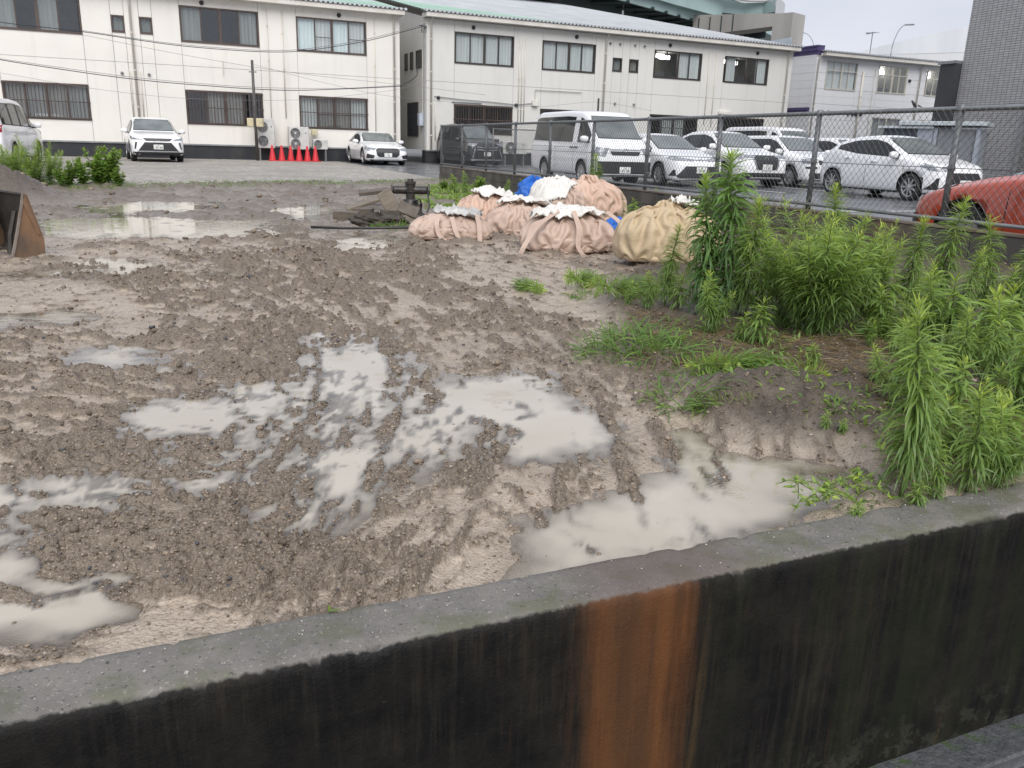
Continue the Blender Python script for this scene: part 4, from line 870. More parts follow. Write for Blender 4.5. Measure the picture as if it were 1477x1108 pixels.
# bird on the rail
def fence_pt(px, z): return bpx(px, NBW+.075, z)
bb = fence_pt(1317, FTOP); BI = thing('perched_bird', site(bb, NBW+.075, FTOP+.024), 2.9, 'small dark swallow perched on the top rail of the fence', 'bird')
bm_ = MB(); prof = [(.002, -.062), (.010, -.055), (.019, -.03), (.022, 0), (.018, .022), (.013, .032), (.0145, .042), (.012, .052), (.003, .06)]
BM = Matrix.Translation((0, 0, .05)) @ Matrix.Rotation(math.radians(38), 4, 'Y')
BI.scale = (.72,)*3; bm_.lathe(prof, 10, BM); bm_.build('body', pmat('dark_feather', (.02, .02, .028), .5, (.05, .03, .025), 30., obj=True), BI, True)
MB().prism([(-.115, .005), (-.05, .02), (-.05, .045), (-.08, .03)], -.008, .008).build('tail', BLACKM, BI); MB().lathe([(.004, 0), (.0005, .012)], 6, Matrix.Translation((.042, 0, .088)) @ Matrix.Rotation(math.radians(95), 4, 'Y')).build('beak', BLACKM, BI)
for s in (-1, 1): MB().tube([(0, s*.007, .035), (.002, s*.007, 0)], .002, 4).build('leg', BLACKM, BI)
# ---- points on planes parallel to the facades
def fpt(px, py, n):
    d = _R*((px-CX)/FPX) - _U*((py-CY)/FPX) + _F; o = Vector((0, 0, H)); tt = (n-o.dot(nA))/d.dot(nA); return o+d*tt
# poles
PN = 36.0*H
p0 = fpt(371.5, 231, PN); p1 = fpt(366.5, 87, PN)
PO = thing('utility_pole', (p0.x, p0.y, GRAV_Z), 0, 'thin dark utility pole in front of the left white building', 'pole')
MB().tube([(0, 0, -.1), (0, 0, p1.z-GRAV_Z)], [.07, .055], 10).build('pole', pmat('dark_pole', (.09, .085, .08), .5, (.06, .055, .05), 3.), PO, True)
YBOX = pmat('yellowed_box', (.62, .55, .36), .5, (.5, .45, .3), 8.)
for s in (-1, 1): MB().box(.06 if s > 0 else -.34, .34 if s > 0 else -.06, -.12, .08, 1.42, 1.78).build('meter_box', YBOX, PO, bev=.02)
MB().box(-.16, .16, -.03, .03, p1.z-GRAV_Z-.5, p1.z-GRAV_Z-.45).build('cross_arm', GREYM, PO)
p0 = fpt(860, 240, PN); p1 = fpt(863.5, 142, PN)
PO2 = thing('utility_pole', (p1.x, p1.y, PARK_Z), 0, 'slim black pole rising behind the white van roof', 'pole')
MB().tube([(0, 0, -.05), (0, 0, p1.z-PARK_Z)], .05, 8).build('pole', BLACKM, PO2, True); MB().lathe([(.075, 0), (.075, .03)], 8).build('base_plate', BLACKM, PO2)
# wires
CAB = pmat('black_cable', (.02, .02, .024), .5); CABG = pmat('grey_cable', (.22, .22, .24), .5)
def wire(px, r, mat, label, n=35.4*H, m=6):
    pts = [fpt(x, y, n) for x, y in px]; P = np.array([tuple(p) for p in pts]); t_ = np.linspace(0, 1, len(P)); tt = np.linspace(0, 1, len(P)*m)
    Q = np.stack([np.interp(tt, t_, P[:, k]) for k in range(3)], 1)
    for _ in range(m): Q[1:-1] = (Q[:-2]+2*Q[1:-1]+Q[2:])/4
    tag(MB().tube([Vector(q) for q in Q], r, 5).build('overhead_wire', mat, None, True), label, 'wire', 'overhead wires')
wire([(-80, 18), (0, 33), (118, 45), (250, 66), (366, 75), (430, 75.5), (530, 60), (612, 37.5)], .015, CAB, 'thick upper cable sagging past the upstairs windows', PN)
wire([(118, 44), (250, 64), (366, 73), (430, 73), (530, 57.5), (612, 35)], .012, CABG, 'thin cable strung just above the thick upper cable', PN)
wire([(-80, 70), (0, 87), (195, 116), (366, 129), (430, 131), (530, 127), (577, 124.5)], .016, CAB, 'thick lower cable crossing above the downstairs windows', PN)
wire([(-80, 72), (0, 85), (195, 113), (366, 127), (500, 128), (577, 123)], .010, CABG, 'thin cable running along the thick lower cable', PN)
wire([(118, 50), (250, 77), (366, 97), (450, 109), (577, 122), (700, 137)], .007, CABG, 'fine wire from the pole top to the right building', PN)
wire([(366, 93), (440, 113), (530, 134), (577, 141), (700, 152)], .006, CABG, 'fine wire slanting down from the pole top', PN)
wire([(0, 105), (130, 128), (260, 143), (430, 146), (577, 130), (615, 118)], .006, CABG, 'fine sagging wire under the thick lower cable', PN)
wire([(700, 151), (780, 155), (862, 145), (940, 160)], .006, CABG, 'fine wire passing the slim black pole', PN)
wire([(577, 124.5), (592, 117), (603, 108), (600, 96), (606, 92)], .02, CAB, 'looped black cable on the alley wall', PN+.2)
br = fpt(612, 38, PN); BRK = thing('wire_bracket', br, RZ, 'black wire bracket with insulators on the right building corner', 'bracket')
MB().tube([(-.25, 0, .02), (.1, 0, 0), (.35, 1.1, 0)], .02, 5).build('arm', BLACKM, BRK)
for q in range(3): MB().tube([(-.1+.1*q, 0, 0), (-.12+.1*q, 0, -.28)], .022, 5).build('insulator', BLACKM, BRK)
# ---- air conditioner outdoor units
ACW = pmat('outdoor_unit_white', (.62, .62, .60), .45, (.52, .52, .5), 5.); ACG = pmat('fan_grille', (.16, .165, .17), .5); ACF = pmat('fan_blade', (.28, .285, .29), .45)
def ac_unit(px0, py0, px1, py1, fans, label, n=36.45*H, white_hub=False, split=.62):
    a = fpt(px0, py1, n); b_ = fpt(px1, py1, n); tp = fpt((px0+px1)/2, py0, n); w = (b_-a).dot(dA); z0 = a.z; hgt = tp.z-z0
    A = thing('outdoor_unit', (a.x, a.y, z0), RZ, label, 'air conditioner', 'outdoor units')
    MB().box(0, w, 0, .36, 0, hgt).build('casing', ACW, A, bev=.02)
    fw = w*split; fr = min(fw*.44, hgt/fans*.43)
    for k in range(fans):
        cx_, cz_ = fw*.5, hgt*(k+.5)/fans*.94+.02
        R = Matrix.Translation((cx_, -.004, cz_)) @ Matrix.Rotation(math.pi/2, 4, 'X')
        fn = MB(); fn.lathe([(fr, .0), (fr, .035), (fr*.93, .035), (fr*.93, 0)], 20, R, True); fo = fn.build('fan_guard', ACG, A)
        d_ = MB(); d_.lathe([(fr*.93, .002), (.01, .002)], 20, R); d_.build('fan_recess', ACG, fo)
        hb = MB(); hb.lathe([(fr*.27, .004), (fr*.27, .03), (.002, .034)], 14, R); hb.build('hub', ACW if white_hub else ACG, fo)
        bl = MB()
        for q in range(3): bl.prism([(.0, -.0), (fr*.85, fr*.18), (fr*.8, fr*.5), (fr*.15, fr*.2)], -.012, -.008, Matrix.Translation((cx_, -.006, cz_)) @ Matrix.Rotation(q*2.094, 4, 'Y'))
        bl.build('fan_blade', ACF, fo)
        gu = MB()
        for q in range(1, 5): gu.lathe([(fr*.2*q, .036), (fr*.2*q+.006, .040)], 20, R)
        gu.build('guard_ring', ACF, fo)
    MB().box(w*.8, w*.86, -.004, 0, hgt*.7, hgt*.76).build('badge', ACG, A)
    st = MB(); st.box(w*.1, w*.1+.05, .03, .33, GRAV_Z-z0, -.002); st.box(w*.9-.05, w*.9, .03, .33, GRAV_Z-z0, -.002); st.build('stand', GREYM, A)
ac_unit(372, 171, 397, 213.5, 2, 'tall two-fan outdoor unit beside the utility pole', split=.66)
ac_unit(418, 183, 446.5, 215.5, 2, 'two-fan outdoor unit with white fan hubs behind the cones', white_hub=True)
ac_unit(452.5, 201, 473, 215.5, 1, 'small single-fan outdoor unit right of the cones')
ac_unit(725, 204, 760, 222, 1, 'single-fan outdoor unit behind the fence next to the dark minivan', 35.2*H, True)
yb = fpt(450, 195, 36.7*H); YB = tag(MB().box(0, .26, 0, .2, 0, .26).build('meter_box', YBOX, None, bev=.02, loc=yb, rot=(0, 0, RZ)), 'yellowed meter box on the wall above the small outdoor unit', 'box')
# ---- traffic cones
CONE = pmat('red_cone', (.62, .035, .045), .45, (.55, .03, .04), 4.)
cmesh = MB(); cmesh.lathe([(.012, .68), (.032, .68), (.05, .6), (.15, .035)], 18); cone_m = cmesh.mesh('cone_body', CONE, True)
base_m = MB().box(-.19, .19, -.19, .19, 0, .032).mesh('base', CONE, bev=.012)
CN = 35.9*H
for k, (px, lb) in enumerate(((393, 'leftmost red traffic cone of the row of six'), (406.5, 'second red traffic cone from the left'), (419.5, 'third red traffic cone from the left'), (431.5, 'third red traffic cone from the right'), (443.5, 'second red traffic cone from the right'), (455, 'rightmost red traffic cone of the row of six'))):
    p = fpt(px, 225, CN); C = thing('traffic_cone', (p.x, p.y, GRAV_Z), RZ+.1*k, lb, 'traffic cone', 'red traffic cones by the building')
    link('cone_body', cone_m, C); link('base', base_m, C)
# ================================================================ PARKED VEHICLES
def paint(name, c, metal=0., rough=.28):
    t = NT(name); P = t.pos(); drops = t.noise(P, 130., 2)
    cc = t.mix(t.ramp(t.noise(P, 3., 3), .45, .8), c, tuple(x*.93 for x in c))
    return t.pbr(cc, rough, t.bump(t.ramp(drops, .62, .7), .06, .002), metal, .5, Coat_Weight=.9, Coat_Roughness=.06)
CWHITE = paint('white_car_paint', (.86, .865, .875)); CRED = paint('red_car_paint', (.50, .075, .034)); CBLACK = paint('black_car_paint', (.022, .024, .028)); 
TRIM = pmat('black_plastic_trim', (.02, .02, .022), .5, (.03, .03, .032), 12.); TYRE = pmat('tyre_rubber', (.022, .022, .023), .75, (.035, .034, .033), 14.)
RIM = pmat('alloy_rim', (.55, .56, .57), .3, (.45, .46, .47), 9., metal=.7); CHROME = pmat('chrome', (.62, .63, .65), .15, (.55, .56, .58), 8., metal=.9)
CGLASS = pmat('car_glass', (.012, .014, .015), .06, (.022, .025, .026), 2.2, spec=.5); WSG = pmat('windscreen_glass', (.10, .118, .12), .05, (.17, .19, .19), 1.8, spec=.9)
LENS = pmat('headlight_lens', (.40, .42, .45), .10, (.12, .13, .15), 16., spec=.8); TAIL = pmat('red_tail_lens', (.35, .01, .015), .15)
PLATE = pmat('number_plate', (.82, .82, .80), .4); PGREEN = pmat('plate_green', (.02, .12, .06), .5); MIRG = pmat('grey_mesh_grille', (.045, .047, .05), .4, (.02, .02, .022), 60.)
def clip_poly(poly, axis, val, keep_greater):
    out = []; n = len(poly)
    for i in range(n):
        a, b = poly[i], poly[(i+1) % n]; fa = (a[axis]-val)*(1 if keep_greater else -1); fb = (b[axis]-val)*(1 if keep_greater else -1)
        if fa >= 0: out.append(a)
        if fa*fb < 0:
            t_ = fa/(fa-fb); out.append((a[0]+(b[0]-a[0])*t_, a[1]+(b[1]-a[1])*t_))
    return out
def grid_poly(poly, cell):
    """cut a polygon into grid cells -> verts, faces"""
    xs = [p[0] for p in poly]; ys = [p[1] for p in poly]; V = {}; F = []
    nx = max(1, math.ceil((max(xs)-min(xs))/cell)); ny = max(1, math.ceil((max(ys)-min(ys))/cell))
    for i in range(nx):
        a = min(xs)+(max(xs)-min(xs))*i/nx; b = min(xs)+(max(xs)-min(xs))*(i+1)/nx
        st = clip_poly(clip_poly(poly, 0, a, True), 0, b, False) if nx > 1 else poly
        if len(st) < 3: continue
        for j in range(ny):
            c = min(ys)+(max(ys)-min(ys))*j/ny; d = min(ys)+(max(ys)-min(ys))*(j+1)/ny
            q = clip_poly(clip_poly(st, 1, c, True), 1, d, False) if ny > 1 else st
            if len(q) < 3: continue
            f = []
            for p in q:
                k = (round(p[0], 4), round(p[1], 4)); V.setdefault(k, len(V)); 
                if not f or f[-1] != V[k]: f.append(V[k])
            if len(f) > 1 and f[0] == f[-1]: f.pop()
            if len(set(f)) >= 3 and len(set(f)) == len(f): F.append(tuple(f))
    return list(V), F
def text_mesh(s, size, mat):
    cu = bpy.data.curves.new('text', 'FONT'); cu.body = s; cu.size = size; cu.align_x = 'CENTER'; cu.align_y = 'CENTER'; cu.extrude = .002; cu.resolution_u = 2
    o = bpy.data.objects.new('text', cu); COL.objects.link(o); dg = bpy.context.evaluated_depsgraph_get(); me = bpy.data.meshes.new_from_object(o.evaluated_get(dg))
    bpy.data.objects.remove(o); me.materials.clear(); me.materials.append(mat); return me
class Car:
    def __init__(s, sp): 
        s.sp = sp; s.L, s.W, s.Hh = sp['L'], sp['W'], sp['H']
        xs = np.unique(np.concatenate([np.array([0, .015, .04, .08, .13, .2, .3, .42]), np.linspace(.55, s.L-.45, 58), s.L-np.array([0, .015, .04, .09, .16, .26, .36])]))
        f = lambda k: np.interp(xs, [p[0] for p in sp[k]], [p[1] for p in sp[k]])
        zt = f('top'); 
        for _ in range(2): zt[4:-3] = (zt[3:-4]+2*zt[4:-3]+zt[5:-2])/4
        s.xs, s.zt = xs, zt; s.belt = np.minimum(f('belt'), zt-.035); w = s.W/2
        s.w = np.interp(xs, [0, .03, .1, .22, .45, .9, s.L*.5, s.L-.8, s.L-.3, s.L-.1, s.L-.02, s.L], [w*q for q in sp.get('plan', (.72, .82, .9, .955, .985, 1, 1, .995, .965, .92, .86, .80))])
        s.zb = np.interp(xs, [0, .1, .5, s.L-.5, s.L-.1, s.L], [sp['zb']+.06, sp['zb'], sp['zb']-.01, sp['zb'], sp['zb']+.05, sp['zb']+.12])
        k = np.clip((zt-s.belt-.05)/.42, 0, 1); s.wt = s.w*(.86*(1-k)+sp.get('wr', .72)*k)
    def ring(s, i):
        w, zb, b, zt, wt = s.w[i], s.zb[i], s.belt[i], s.zt[i], s.wt[i]; hb = b-zb; d = min(.07, (zt-b)*.4)
        P = [(0, zb), (.55*w, zb), (.86*w, zb), (.95*w, zb+.035), (.985*w, zb+.12*hb+.02), (1.0*w, zb+.34*hb), (1.002*w, zb+.58*hb), (.992*w, zb+.80*hb), (.972*w, zb+.94*hb), (.95*w, b)]
        for q in (.3, .62, .9): P.append((.945*w*(1-q)+wt*q+.012*math.sin(math.pi*q), b+(zt-d-b)*q))
        P += [(wt, zt-d), (wt*.975, zt-d*.45), (wt*.91, zt-d*.15), (wt*.7, zt), (wt*.36, zt+.008), (0, zt+.012)]
        return P
    def mesh(s):
        rings = []
        for i, x in enumerate(s.xs):
            P = s.ring(i); full = [(x, y, z) for y, z in P]+[(x, -y, z) for y, z in P[-2:0:-1]]; rings.append(full)
        m = len(rings[0]); V = [v for r in rings for v in r]; n = len(rings)
        F = [(i*m+k, (i+1)*m+k, (i+1)*m+(k+1) % m, i*m+(k+1) % m) for i in range(n-1) for k in range(m)]
        F += [tuple(range(m)), tuple((n-1)*m+k for k in range(m-1, -1, -1))]
        bm = bmesh.new(); vs = [bm.verts.new(v) for v in V]
        for f in F: bm.faces.new([vs[i] for i in f])
        bmesh.ops.recalc_face_normals(bm, faces=bm.faces); return bm
    def at(s, arr, x): return float(np.interp(x, s.xs, arr))
def patch(bvh, poly, view, off, name, mat, parent, cell=.09, phi=45., smooth=True):
    V2, F = grid_poly(poly, cell); out = []; ok = []
    for a, b in V2:
        if view == 'L': o, d = Vector((a, 4, b)), Vector((0, -1, 0))
        elif view == 'R': o, d = Vector((a, -4, b)), Vector((0, 1, 0))
        elif view == 'F': o, d = Vector((-4, a, b)), Vector((1, 0, 0))
        elif view == 'B': o, d = Vector((12, a, b)), Vector((-1, 0, 0))
        else:
            ph = math.radians(phi); sg = 1 if view == 'FL' else -1
            d = Vector((math.cos(ph), -sg*math.sin(ph), 0)); r_ = Vector((math.sin(ph), sg*math.cos(ph), 0)); o = r_*a-d*8; o.z = b
        loc, nor, idx, dist = bvh.ray_cast(o, d)
        if loc is None: out.append(Vector((0, 0, 0))); ok.append(False)
        else:
            if nor.dot(d) > 0: nor = -nor
            out.append(loc+nor*off); ok.append(True)
    m = MB(); m.v = [tuple(v) for v in out]; m.f = [f for f in F if all(ok[i] for i in f)]
    return m.build(name, mat, parent, smooth)
_wheels = {}
def wheel_parts(R, style):
    if (R, style) in _wheels: return _wheels[(R, style)]
    RX = Matrix.Rotation(-math.pi/2, 4, 'X'); w = .1; ri = R*.69
    ty = MB(); ty.lathe([(ri, -w), (R*.93, -w), (R*.985, -w*.8), (R, -w*.4), (R, w*.4), (R*.985, w*.8), (R*.93, w*.97), (R*.8, w), (ri, w*.9), (ri, -w)], 32, RX)
    rm = MB(); rm.lathe([(ri, w*.9), (ri*.95, w*.86), (ri*.9, w*.5), (ri*.88, -w)], 32, RX)
    ns = {'spoke': 9, 'five': 5, 'steel': 12}[style]
    for k in range(ns):
        a = 2*math.pi*k/ns; wd = .085*ri/.2 if style == 'five' else .038*ri/.2
        rm.prism([(.02, -wd*.5), (ri*.93, -wd*.5), (ri*.93, wd*.5), (.02, wd*.5)], w*.5, w*.82, Matrix.Rotation(a, 4, 'Y'))
    rm.lathe([(ri*.24, w*.5), (ri*.24, w*.88), (ri*.1, w*.92), (.002, w*.92)], 14, RX)
    if style == 'steel': rm.lathe([(ri*.72, w*.62), (ri*.3, w*.80)], 24, RX)
    bk = MB(); bk.lathe([(ri*.9, w*.1), (.002, w*.1)], 24, RX)
    _wheels[(R, style)] = (ty.mesh('tyre', TYRE, True), rm.mesh('rim', RIM, False), bk.mesh('brake_disc', TRIM)); return _wheels[(R, style)]
_cars = {}
def make_car(name, kind, sp, mat, label, cat, front_near=None, fwd=None, group='cars in the car park', plate=None, root_at=None):
    """front_near: ground point under the near front wheel (its outer face); fwd: heading; the +y side faces the camera"""
    c = Car(sp); fwd = Vector(fwd).normalized(); xa = -fwd; rz = math.atan2(xa.y, xa.x); Rm = Matrix.Rotation(rz, 3, 'Z')
    side = sp.get('side', 1)
    root = root_at if root_at is not None else front_near-(Rm @ Vector((sp['xf'], side*c.W/2*.97, 0)))
    T = thing(name, root, rz, label, cat, group)
    bm = c.mesh(); bvh = BVHTree.FromBMesh(bm); me0 = bpy.data.meshes.new('body'); bm.to_mesh(me0); bm.free()
    tmp = bpy.data.objects.new('body', me0); COL.objects.link(tmp); R = sp['R']; cuts = []
    for x in (sp['xf'], sp['xr']):
        for s_ in (-1, 1):
            cu = MB(); cu.lathe([(.002, -.2), (R+.05, -.2), (R+.05, .2), (.002, .2)], 28, Matrix.Translation((x, s_*(c.W/2-.03), R-.0)) @ Matrix.Rotation(math.pi/2, 4, 'X')); cuts.append((x, R+.05))
            co = cu.build('cut', None); md = tmp.modifiers.new('b', 'BOOLEAN'); md.operation = 'DIFFERENCE'; md.object = co; md.solver = 'FAST' if hasattr(md, 'solver') and False else 'EXACT'
    dg = bpy.context.evaluated_depsgraph_get(); me = bpy.data.meshes.new_from_object(tmp.evaluated_get(dg))
    for md in list(tmp.modifiers): o_ = md.object; tmp.modifiers.remove(md); bpy.data.objects.remove(o_)
    bpy.data.objects.remove(tmp)
    me.name = 'body'; me.materials.clear(); me.materials.append(mat); me.materials.append(TRIM)
    for p in me.polygons:
        p.use_smooth = True; q = p.center
        for x, r_ in cuts:
            if math.hypot(q.x-x, q.z-R) < r_+.012 and abs(q.y) < c.W/2-.015 and (abs(math.hypot(q.x-x, q.z-R)-r_) < .02 or abs(p.normal.y) > .9 and abs(q.y) < c.W/2-.15): p.material_index = 1; p.use_smooth = False
        if q.z < sp['zb']+.012 and p.normal.z < -.6: p.material_index = 1
    body = link('body', me, T)
    # wheels
    tm, rm, bk = wheel_parts(R, sp.get('rim', 'spoke'))
    for x in (sp['xf'], sp['xr']):
        for s_ in (-1, 1):
            W_ = link('wheel', tm, T, (x, s_*(c.W/2-.115), R), (0, 0, 0 if s_ > 0 else math.pi)); link('rim', rm, W_); link('brake_disc', bk, W_)
    # glass
    xg = np.linspace(sp['dlo'][0], sp['dlo'][1], 40); top = [c.at(c.zt, x)-sp.get('gt', .125) for x in xg]; bot = [c.at(c.belt, x)+.03 for x in xg]
    k = [i for i in range(40) if top[i]-bot[i] > .02]
    def dlo(x0, x1, ins):
        kk = [i for i in k if x0-1e-6 <= xg[i] <= x1+1e-6]
        if len(kk) < 2: return None
        return [(xg[i], bot[i]+ins) for i in kk]+[(xg[i], max(top[i]-ins, bot[i]+ins+.004)) for i in reversed(kk)]
    for v in ('L', 'R'):
        patch(bvh, dlo(sp['dlo'][0], sp['dlo'][1], -.018), v, .004, 'window_trim', TRIM if not sp.get('bodypillar') else mat, T)
        sp_ = [sp['dlo'][0]+.03]+sp['pil']+[sp['dlo'][1]-.03]
        for a, b in zip(sp_[:-1], sp_[1:]):
            g_ = .035 if not sp.get('bodypillar') else .06
            q = dlo(a+(g_ if a != sp_[0] else 0), b-(g_ if b != sp_[-1] else 0), .006)
            if q: patch(bvh, q, v, .009, 'side_window', CGLASS, T)
    def screen(x0, x1, view, nm, gm, fr=.9):
        xx = np.linspace(x0, x1, 12); hs = [(c.at(c.wt, x)*fr, c.at(c.zt, x)-.002) for x in xx]
        pl = [(-y, z) for y, z in hs]+[(y, z) for y, z in reversed(hs)]
        tr = patch(bvh, [(y*1.035, z+(.018 if z > np.mean([h_[1] for h_ in hs]) else -.018)) for y, z in pl], view, .004, 'screen_trim', TRIM, T)
        patch(bvh, pl, view, .009, nm, gm, T)
    screen(*sp['ws'], 'F', 'windscreen', WSG, .9)
    if 'rw' in sp: screen(*sp['rw'], 'B', 'rear_window', CGLASS, .82)
    # lights, grilles and panels given as rough points on the body
    s45 = math.sqrt(.5)
    for nm, mt, pts in sp.get('corner', ()):
        for v in ('FL', 'FR'):
            patch(bvh, [(x*s45+y*s45, z) for x, y, z in pts], v, .008, nm, mt, T, .06)
    for nm, mt, pts in sp.get('front', ()): patch(bvh, pts, 'F', .010 if nm != 'chrome_bar' else .018, nm, mt, T, .06)
    for nm, mt, pts in sp.get('frontm', ()):
        for sg in (1, -1): patch(bvh, [(y*sg, z) for y, z in pts], 'F', .012, nm, mt, T, .06)
    for nm, mt, pts in sp.get('sidep', ()):
        for v in ('L', 'R'): patch(bvh, pts, v, .008, nm, mt, T, .08)
    for nm, mt, pts in sp.get('rearm', ()):
        for sg in (1, -1): patch(bvh, [(y*sg, z) for y, z in pts], 'B', .012, nm, mt, T, .06)
    for x in sp.get('seams', ()):
        for v in ('L', 'R'): patch(bvh, [(x-.005, sp['zb']+.1), (x+.005, sp['zb']+.1), (x+.005, c.at(c.belt, x)+.0), (x-.005, c.at(c.belt, x)+.0)], v, .0025, 'door_seam', TRIM, T, .12)
    for x, z in sp.get('handles', ()):
        for s_ in (-1, 1):
            y = c.at(c.w, x); MB().box(x-.09, x+.09, s_*y-.015 if s_ < 0 else y-.005, s_*y+.005 if s_ < 0 else y+.028, z-.018, z+.018).build('door_handle', mat if sp.get('hbody', True) else TRIM, T, bev=.008)
    xm, zm = sp['mir']
    for s_ in (-1, 1):
        y = c.at(c.w, xm)*.97; mm = MB()
        for zz, rr_ in ((-.075, .55), (-.05, .9), (0, 1.), (.05, .92), (.08, .5)): mm.v += [(xm+.085*rr_*math.cos(a)+.02*abs(math.sin(a)), s_*(y+.12)+.125*rr_*math.sin(a), zm+zz) for a in [2*math.pi*q/12 for q in range(12)]]
        mm.f = [(i*12+q, i*12+(q+1) % 12, (i+1)*12+(q+1) % 12, (i+1)*12+q) for i in range(4) for q in range(12)]+[tuple(range(12)), tuple(48+q for q in range(12))]
        mo_ = mm.build('mirror', mat, T, True); MB().box(xm-.02, xm+.06, min(s_*y*.96, s_*(y+.08)), max(s_*y*.96, s_*(y+.08)), zm-.09, zm-.05).build('mirror_arm', TRIM, mo_)
    if 'plate' in sp:
        z = sp['plate']; h_ = bvh.ray_cast(Vector((-4, 0, z)), Vector((1, 0, 0)))[0]; x = h_.x if h_ else 0
        pl = MB().box(x-.028, x-.012, -.165, .165, z-.083, z+.083).build('number_plate', PLATE, T, bev=.005)
        tx, sm = plate or ('··· ··', '')
        for s_, sz, dz in ((tx, .105, -.022), (sm, .045, .052)):
            if s_: o_ = link('plate_digits', text_mesh(s_, sz, PGREEN), pl, (x-.0305, 0, z+dz), (math.pi/2, 0, -math.pi/2))
    if 'emb' in sp:
        z, w_, n_ = sp['emb']; h_ = bvh.ray_cast(Vector((-4, 0, z)), Vector((1, 0, 0)))[0]; x = (h_.x if h_ else 0)-.02
        em = MB()
        for q in range(n_):
            yc = (q-(n_-1)/2)*w_*.72; em.lathe([(w_*.5, -.006), (w_*.5, .006), (w_*.38, .006), (w_*.38, -.006)], 16, Matrix.Translation((x, yc, z)) @ Matrix.Rotation(math.pi/2, 4, 'Y') @ Matrix.Diagonal((.72 if n_ == 1 else 1, 1, 1, 1)), True)
        em.build('emblem', CHROME, T)
    return T
SUV = dict(L=4.7, W=1.855, H=1.62, zb=.24, R=.365, xf=.95, xr=3.64, rim='five', top=[(0, .66), (.05, .82), (.2, .93), (.6, 1.0), (1.15, 1.06), (1.35, 1.09), (2.05, 1.52), (2.5, 1.61), (3.3, 1.59), (3.9, 1.46), (4.45, 1.14), (4.7, .9)], belt=[(0, .7), (.2, .86), (1.2, .99), (3.6, 1.08), (4.7, 1.02)],
  ws=(1.42, 2.08), rw=(3.95, 4.4), dlo=(1.35, 4.1), pil=[2.55, 3.45], mir=(1.55, 1.1), plate=.54, emb=(.80, .13, 1), seams=(1.35, 2.45, 3.45), handles=((2.25, .9), (3.25, .93)),
  corner=[('headlight', LENS, [(.02, .48, .80), (.62, .9, .93), (.66, .9, .86), (.3, .86, .80), (.03, .55, .76)])],
  front=[('grille', MIRG, [(-.5, .84), (.5, .84), (.4, .74), (-.4, .74)]), ('lower_grille', MIRG, [(-.45, .70), (.45, .70), (.72, .36), (-.72, .36)]), ('bumper_skirt', TRIM, [(-.86, .36), (.86, .36), (.84, .25), (-.84, .25)]), ('chrome_bar', CHROME, [(-.72, .40), (.72, .40), (.70, .36), (-.70, .36)])],
  frontm=[('fog_slot', TRIM, [(.70, .70), (.76, .70), (.80, .46), (.76, .46)])], sidep=[('sill_trim', TRIM, [(1.4, .25), (3.2, .25), (3.2, .35), (1.4, .35)])])
AUDI = dict(L=4.7, W=1.845, H=1.38, zb=.16, R=.335, xf=.9, xr=3.72, rim='five', top=[(0, .50), (.05, .64), (.2, .75), (.7, .84), (1.3, .92), (1.5, .95), (2.25, 1.31), (2.7, 1.38), (3.2, 1.35), (4.1, 1.1), (4.55, .98), (4.7, .8)], belt=[(0, .6), (.2, .72), (1.4, .86), (3.8, .93), (4.7, .88)],
  ws=(1.56, 2.28), rw=(3.5, 4.2), dlo=(1.5, 4.0), pil=[2.6, 3.4], mir=(1.7, .95), plate=.42, emb=(.645, .1, 4), seams=(1.4, 2.55, 3.4), handles=((2.3, .78), (3.2, .80)),
  corner=[('headlight', LENS, [(.04, .52, .68), (.55, .86, .77), (.58, .88, .66), (.2, .8, .58), (.05, .58, .60)])],
  front=[('grille', MIRG, [(-.42, .69), (.42, .69), (.52, .62), (.48, .42), (.38, .33), (-.38, .33), (-.48, .42), (-.52, .62)]), ('lower_lip', TRIM, [(-.8, .24), (.8, .24), (.78, .18), (-.78, .18)])],
  frontm=[('side_intake', TRIM, [(.58, .40), (.86, .46), (.88, .28), (.62, .28)])])
VAN = dict(L=4.7, W=1.70, H=1.98, zb=.24, R=.315, xf=.98, xr=3.55, rim='steel', wr=.80, gt=.16, plan=(.86, .92, .965, .985, .995, 1, 1, 1, .99, .97, .94, .9), top=[(0, .70), (.03, .92), (.1, 1.06), (.22, 1.13), (.32, 1.18), (.95, 1.80), (1.25, 1.93), (2.2, 1.98), (4.3, 1.97), (4.55, 1.9), (4.7, 1.3)], belt=[(0, .8), (.2, 1.0), (.5, 1.06), (4.7, 1.12)],
  ws=(.36, .97), rw=(4.5, 4.68), dlo=(.52, 4.55), pil=[1.5], bodypillar=True, mir=(.62, 1.2), plate=.42, emb=(.93, .13, 1), seams=(.62, 1.5, 2.75), handles=((1.33, .98), (1.62, .98)), hbody=False,
  corner=[('headlight', LENS, [(.03, .50, .98), (.2, .8, 1.0), (.22, .82, .78), (.05, .56, .76)])],
  front=[('grille', MIRG, [(-.46, .90), (.46, .90), (.40, .80), (-.40, .80)]), ('grille_bar', CHROME, [(-.5, .955), (.5, .955), (.48, .925), (-.48, .925)]), ('lower_grille', TRIM, [(-.8, .64), (.8, .64), (.78, .28), (-.78, .28)])],
  sidep=[('side_molding', TRIM, [(1.0, .985), (4.4, 1.0), (4.4, .993), (1.0, .978)])])
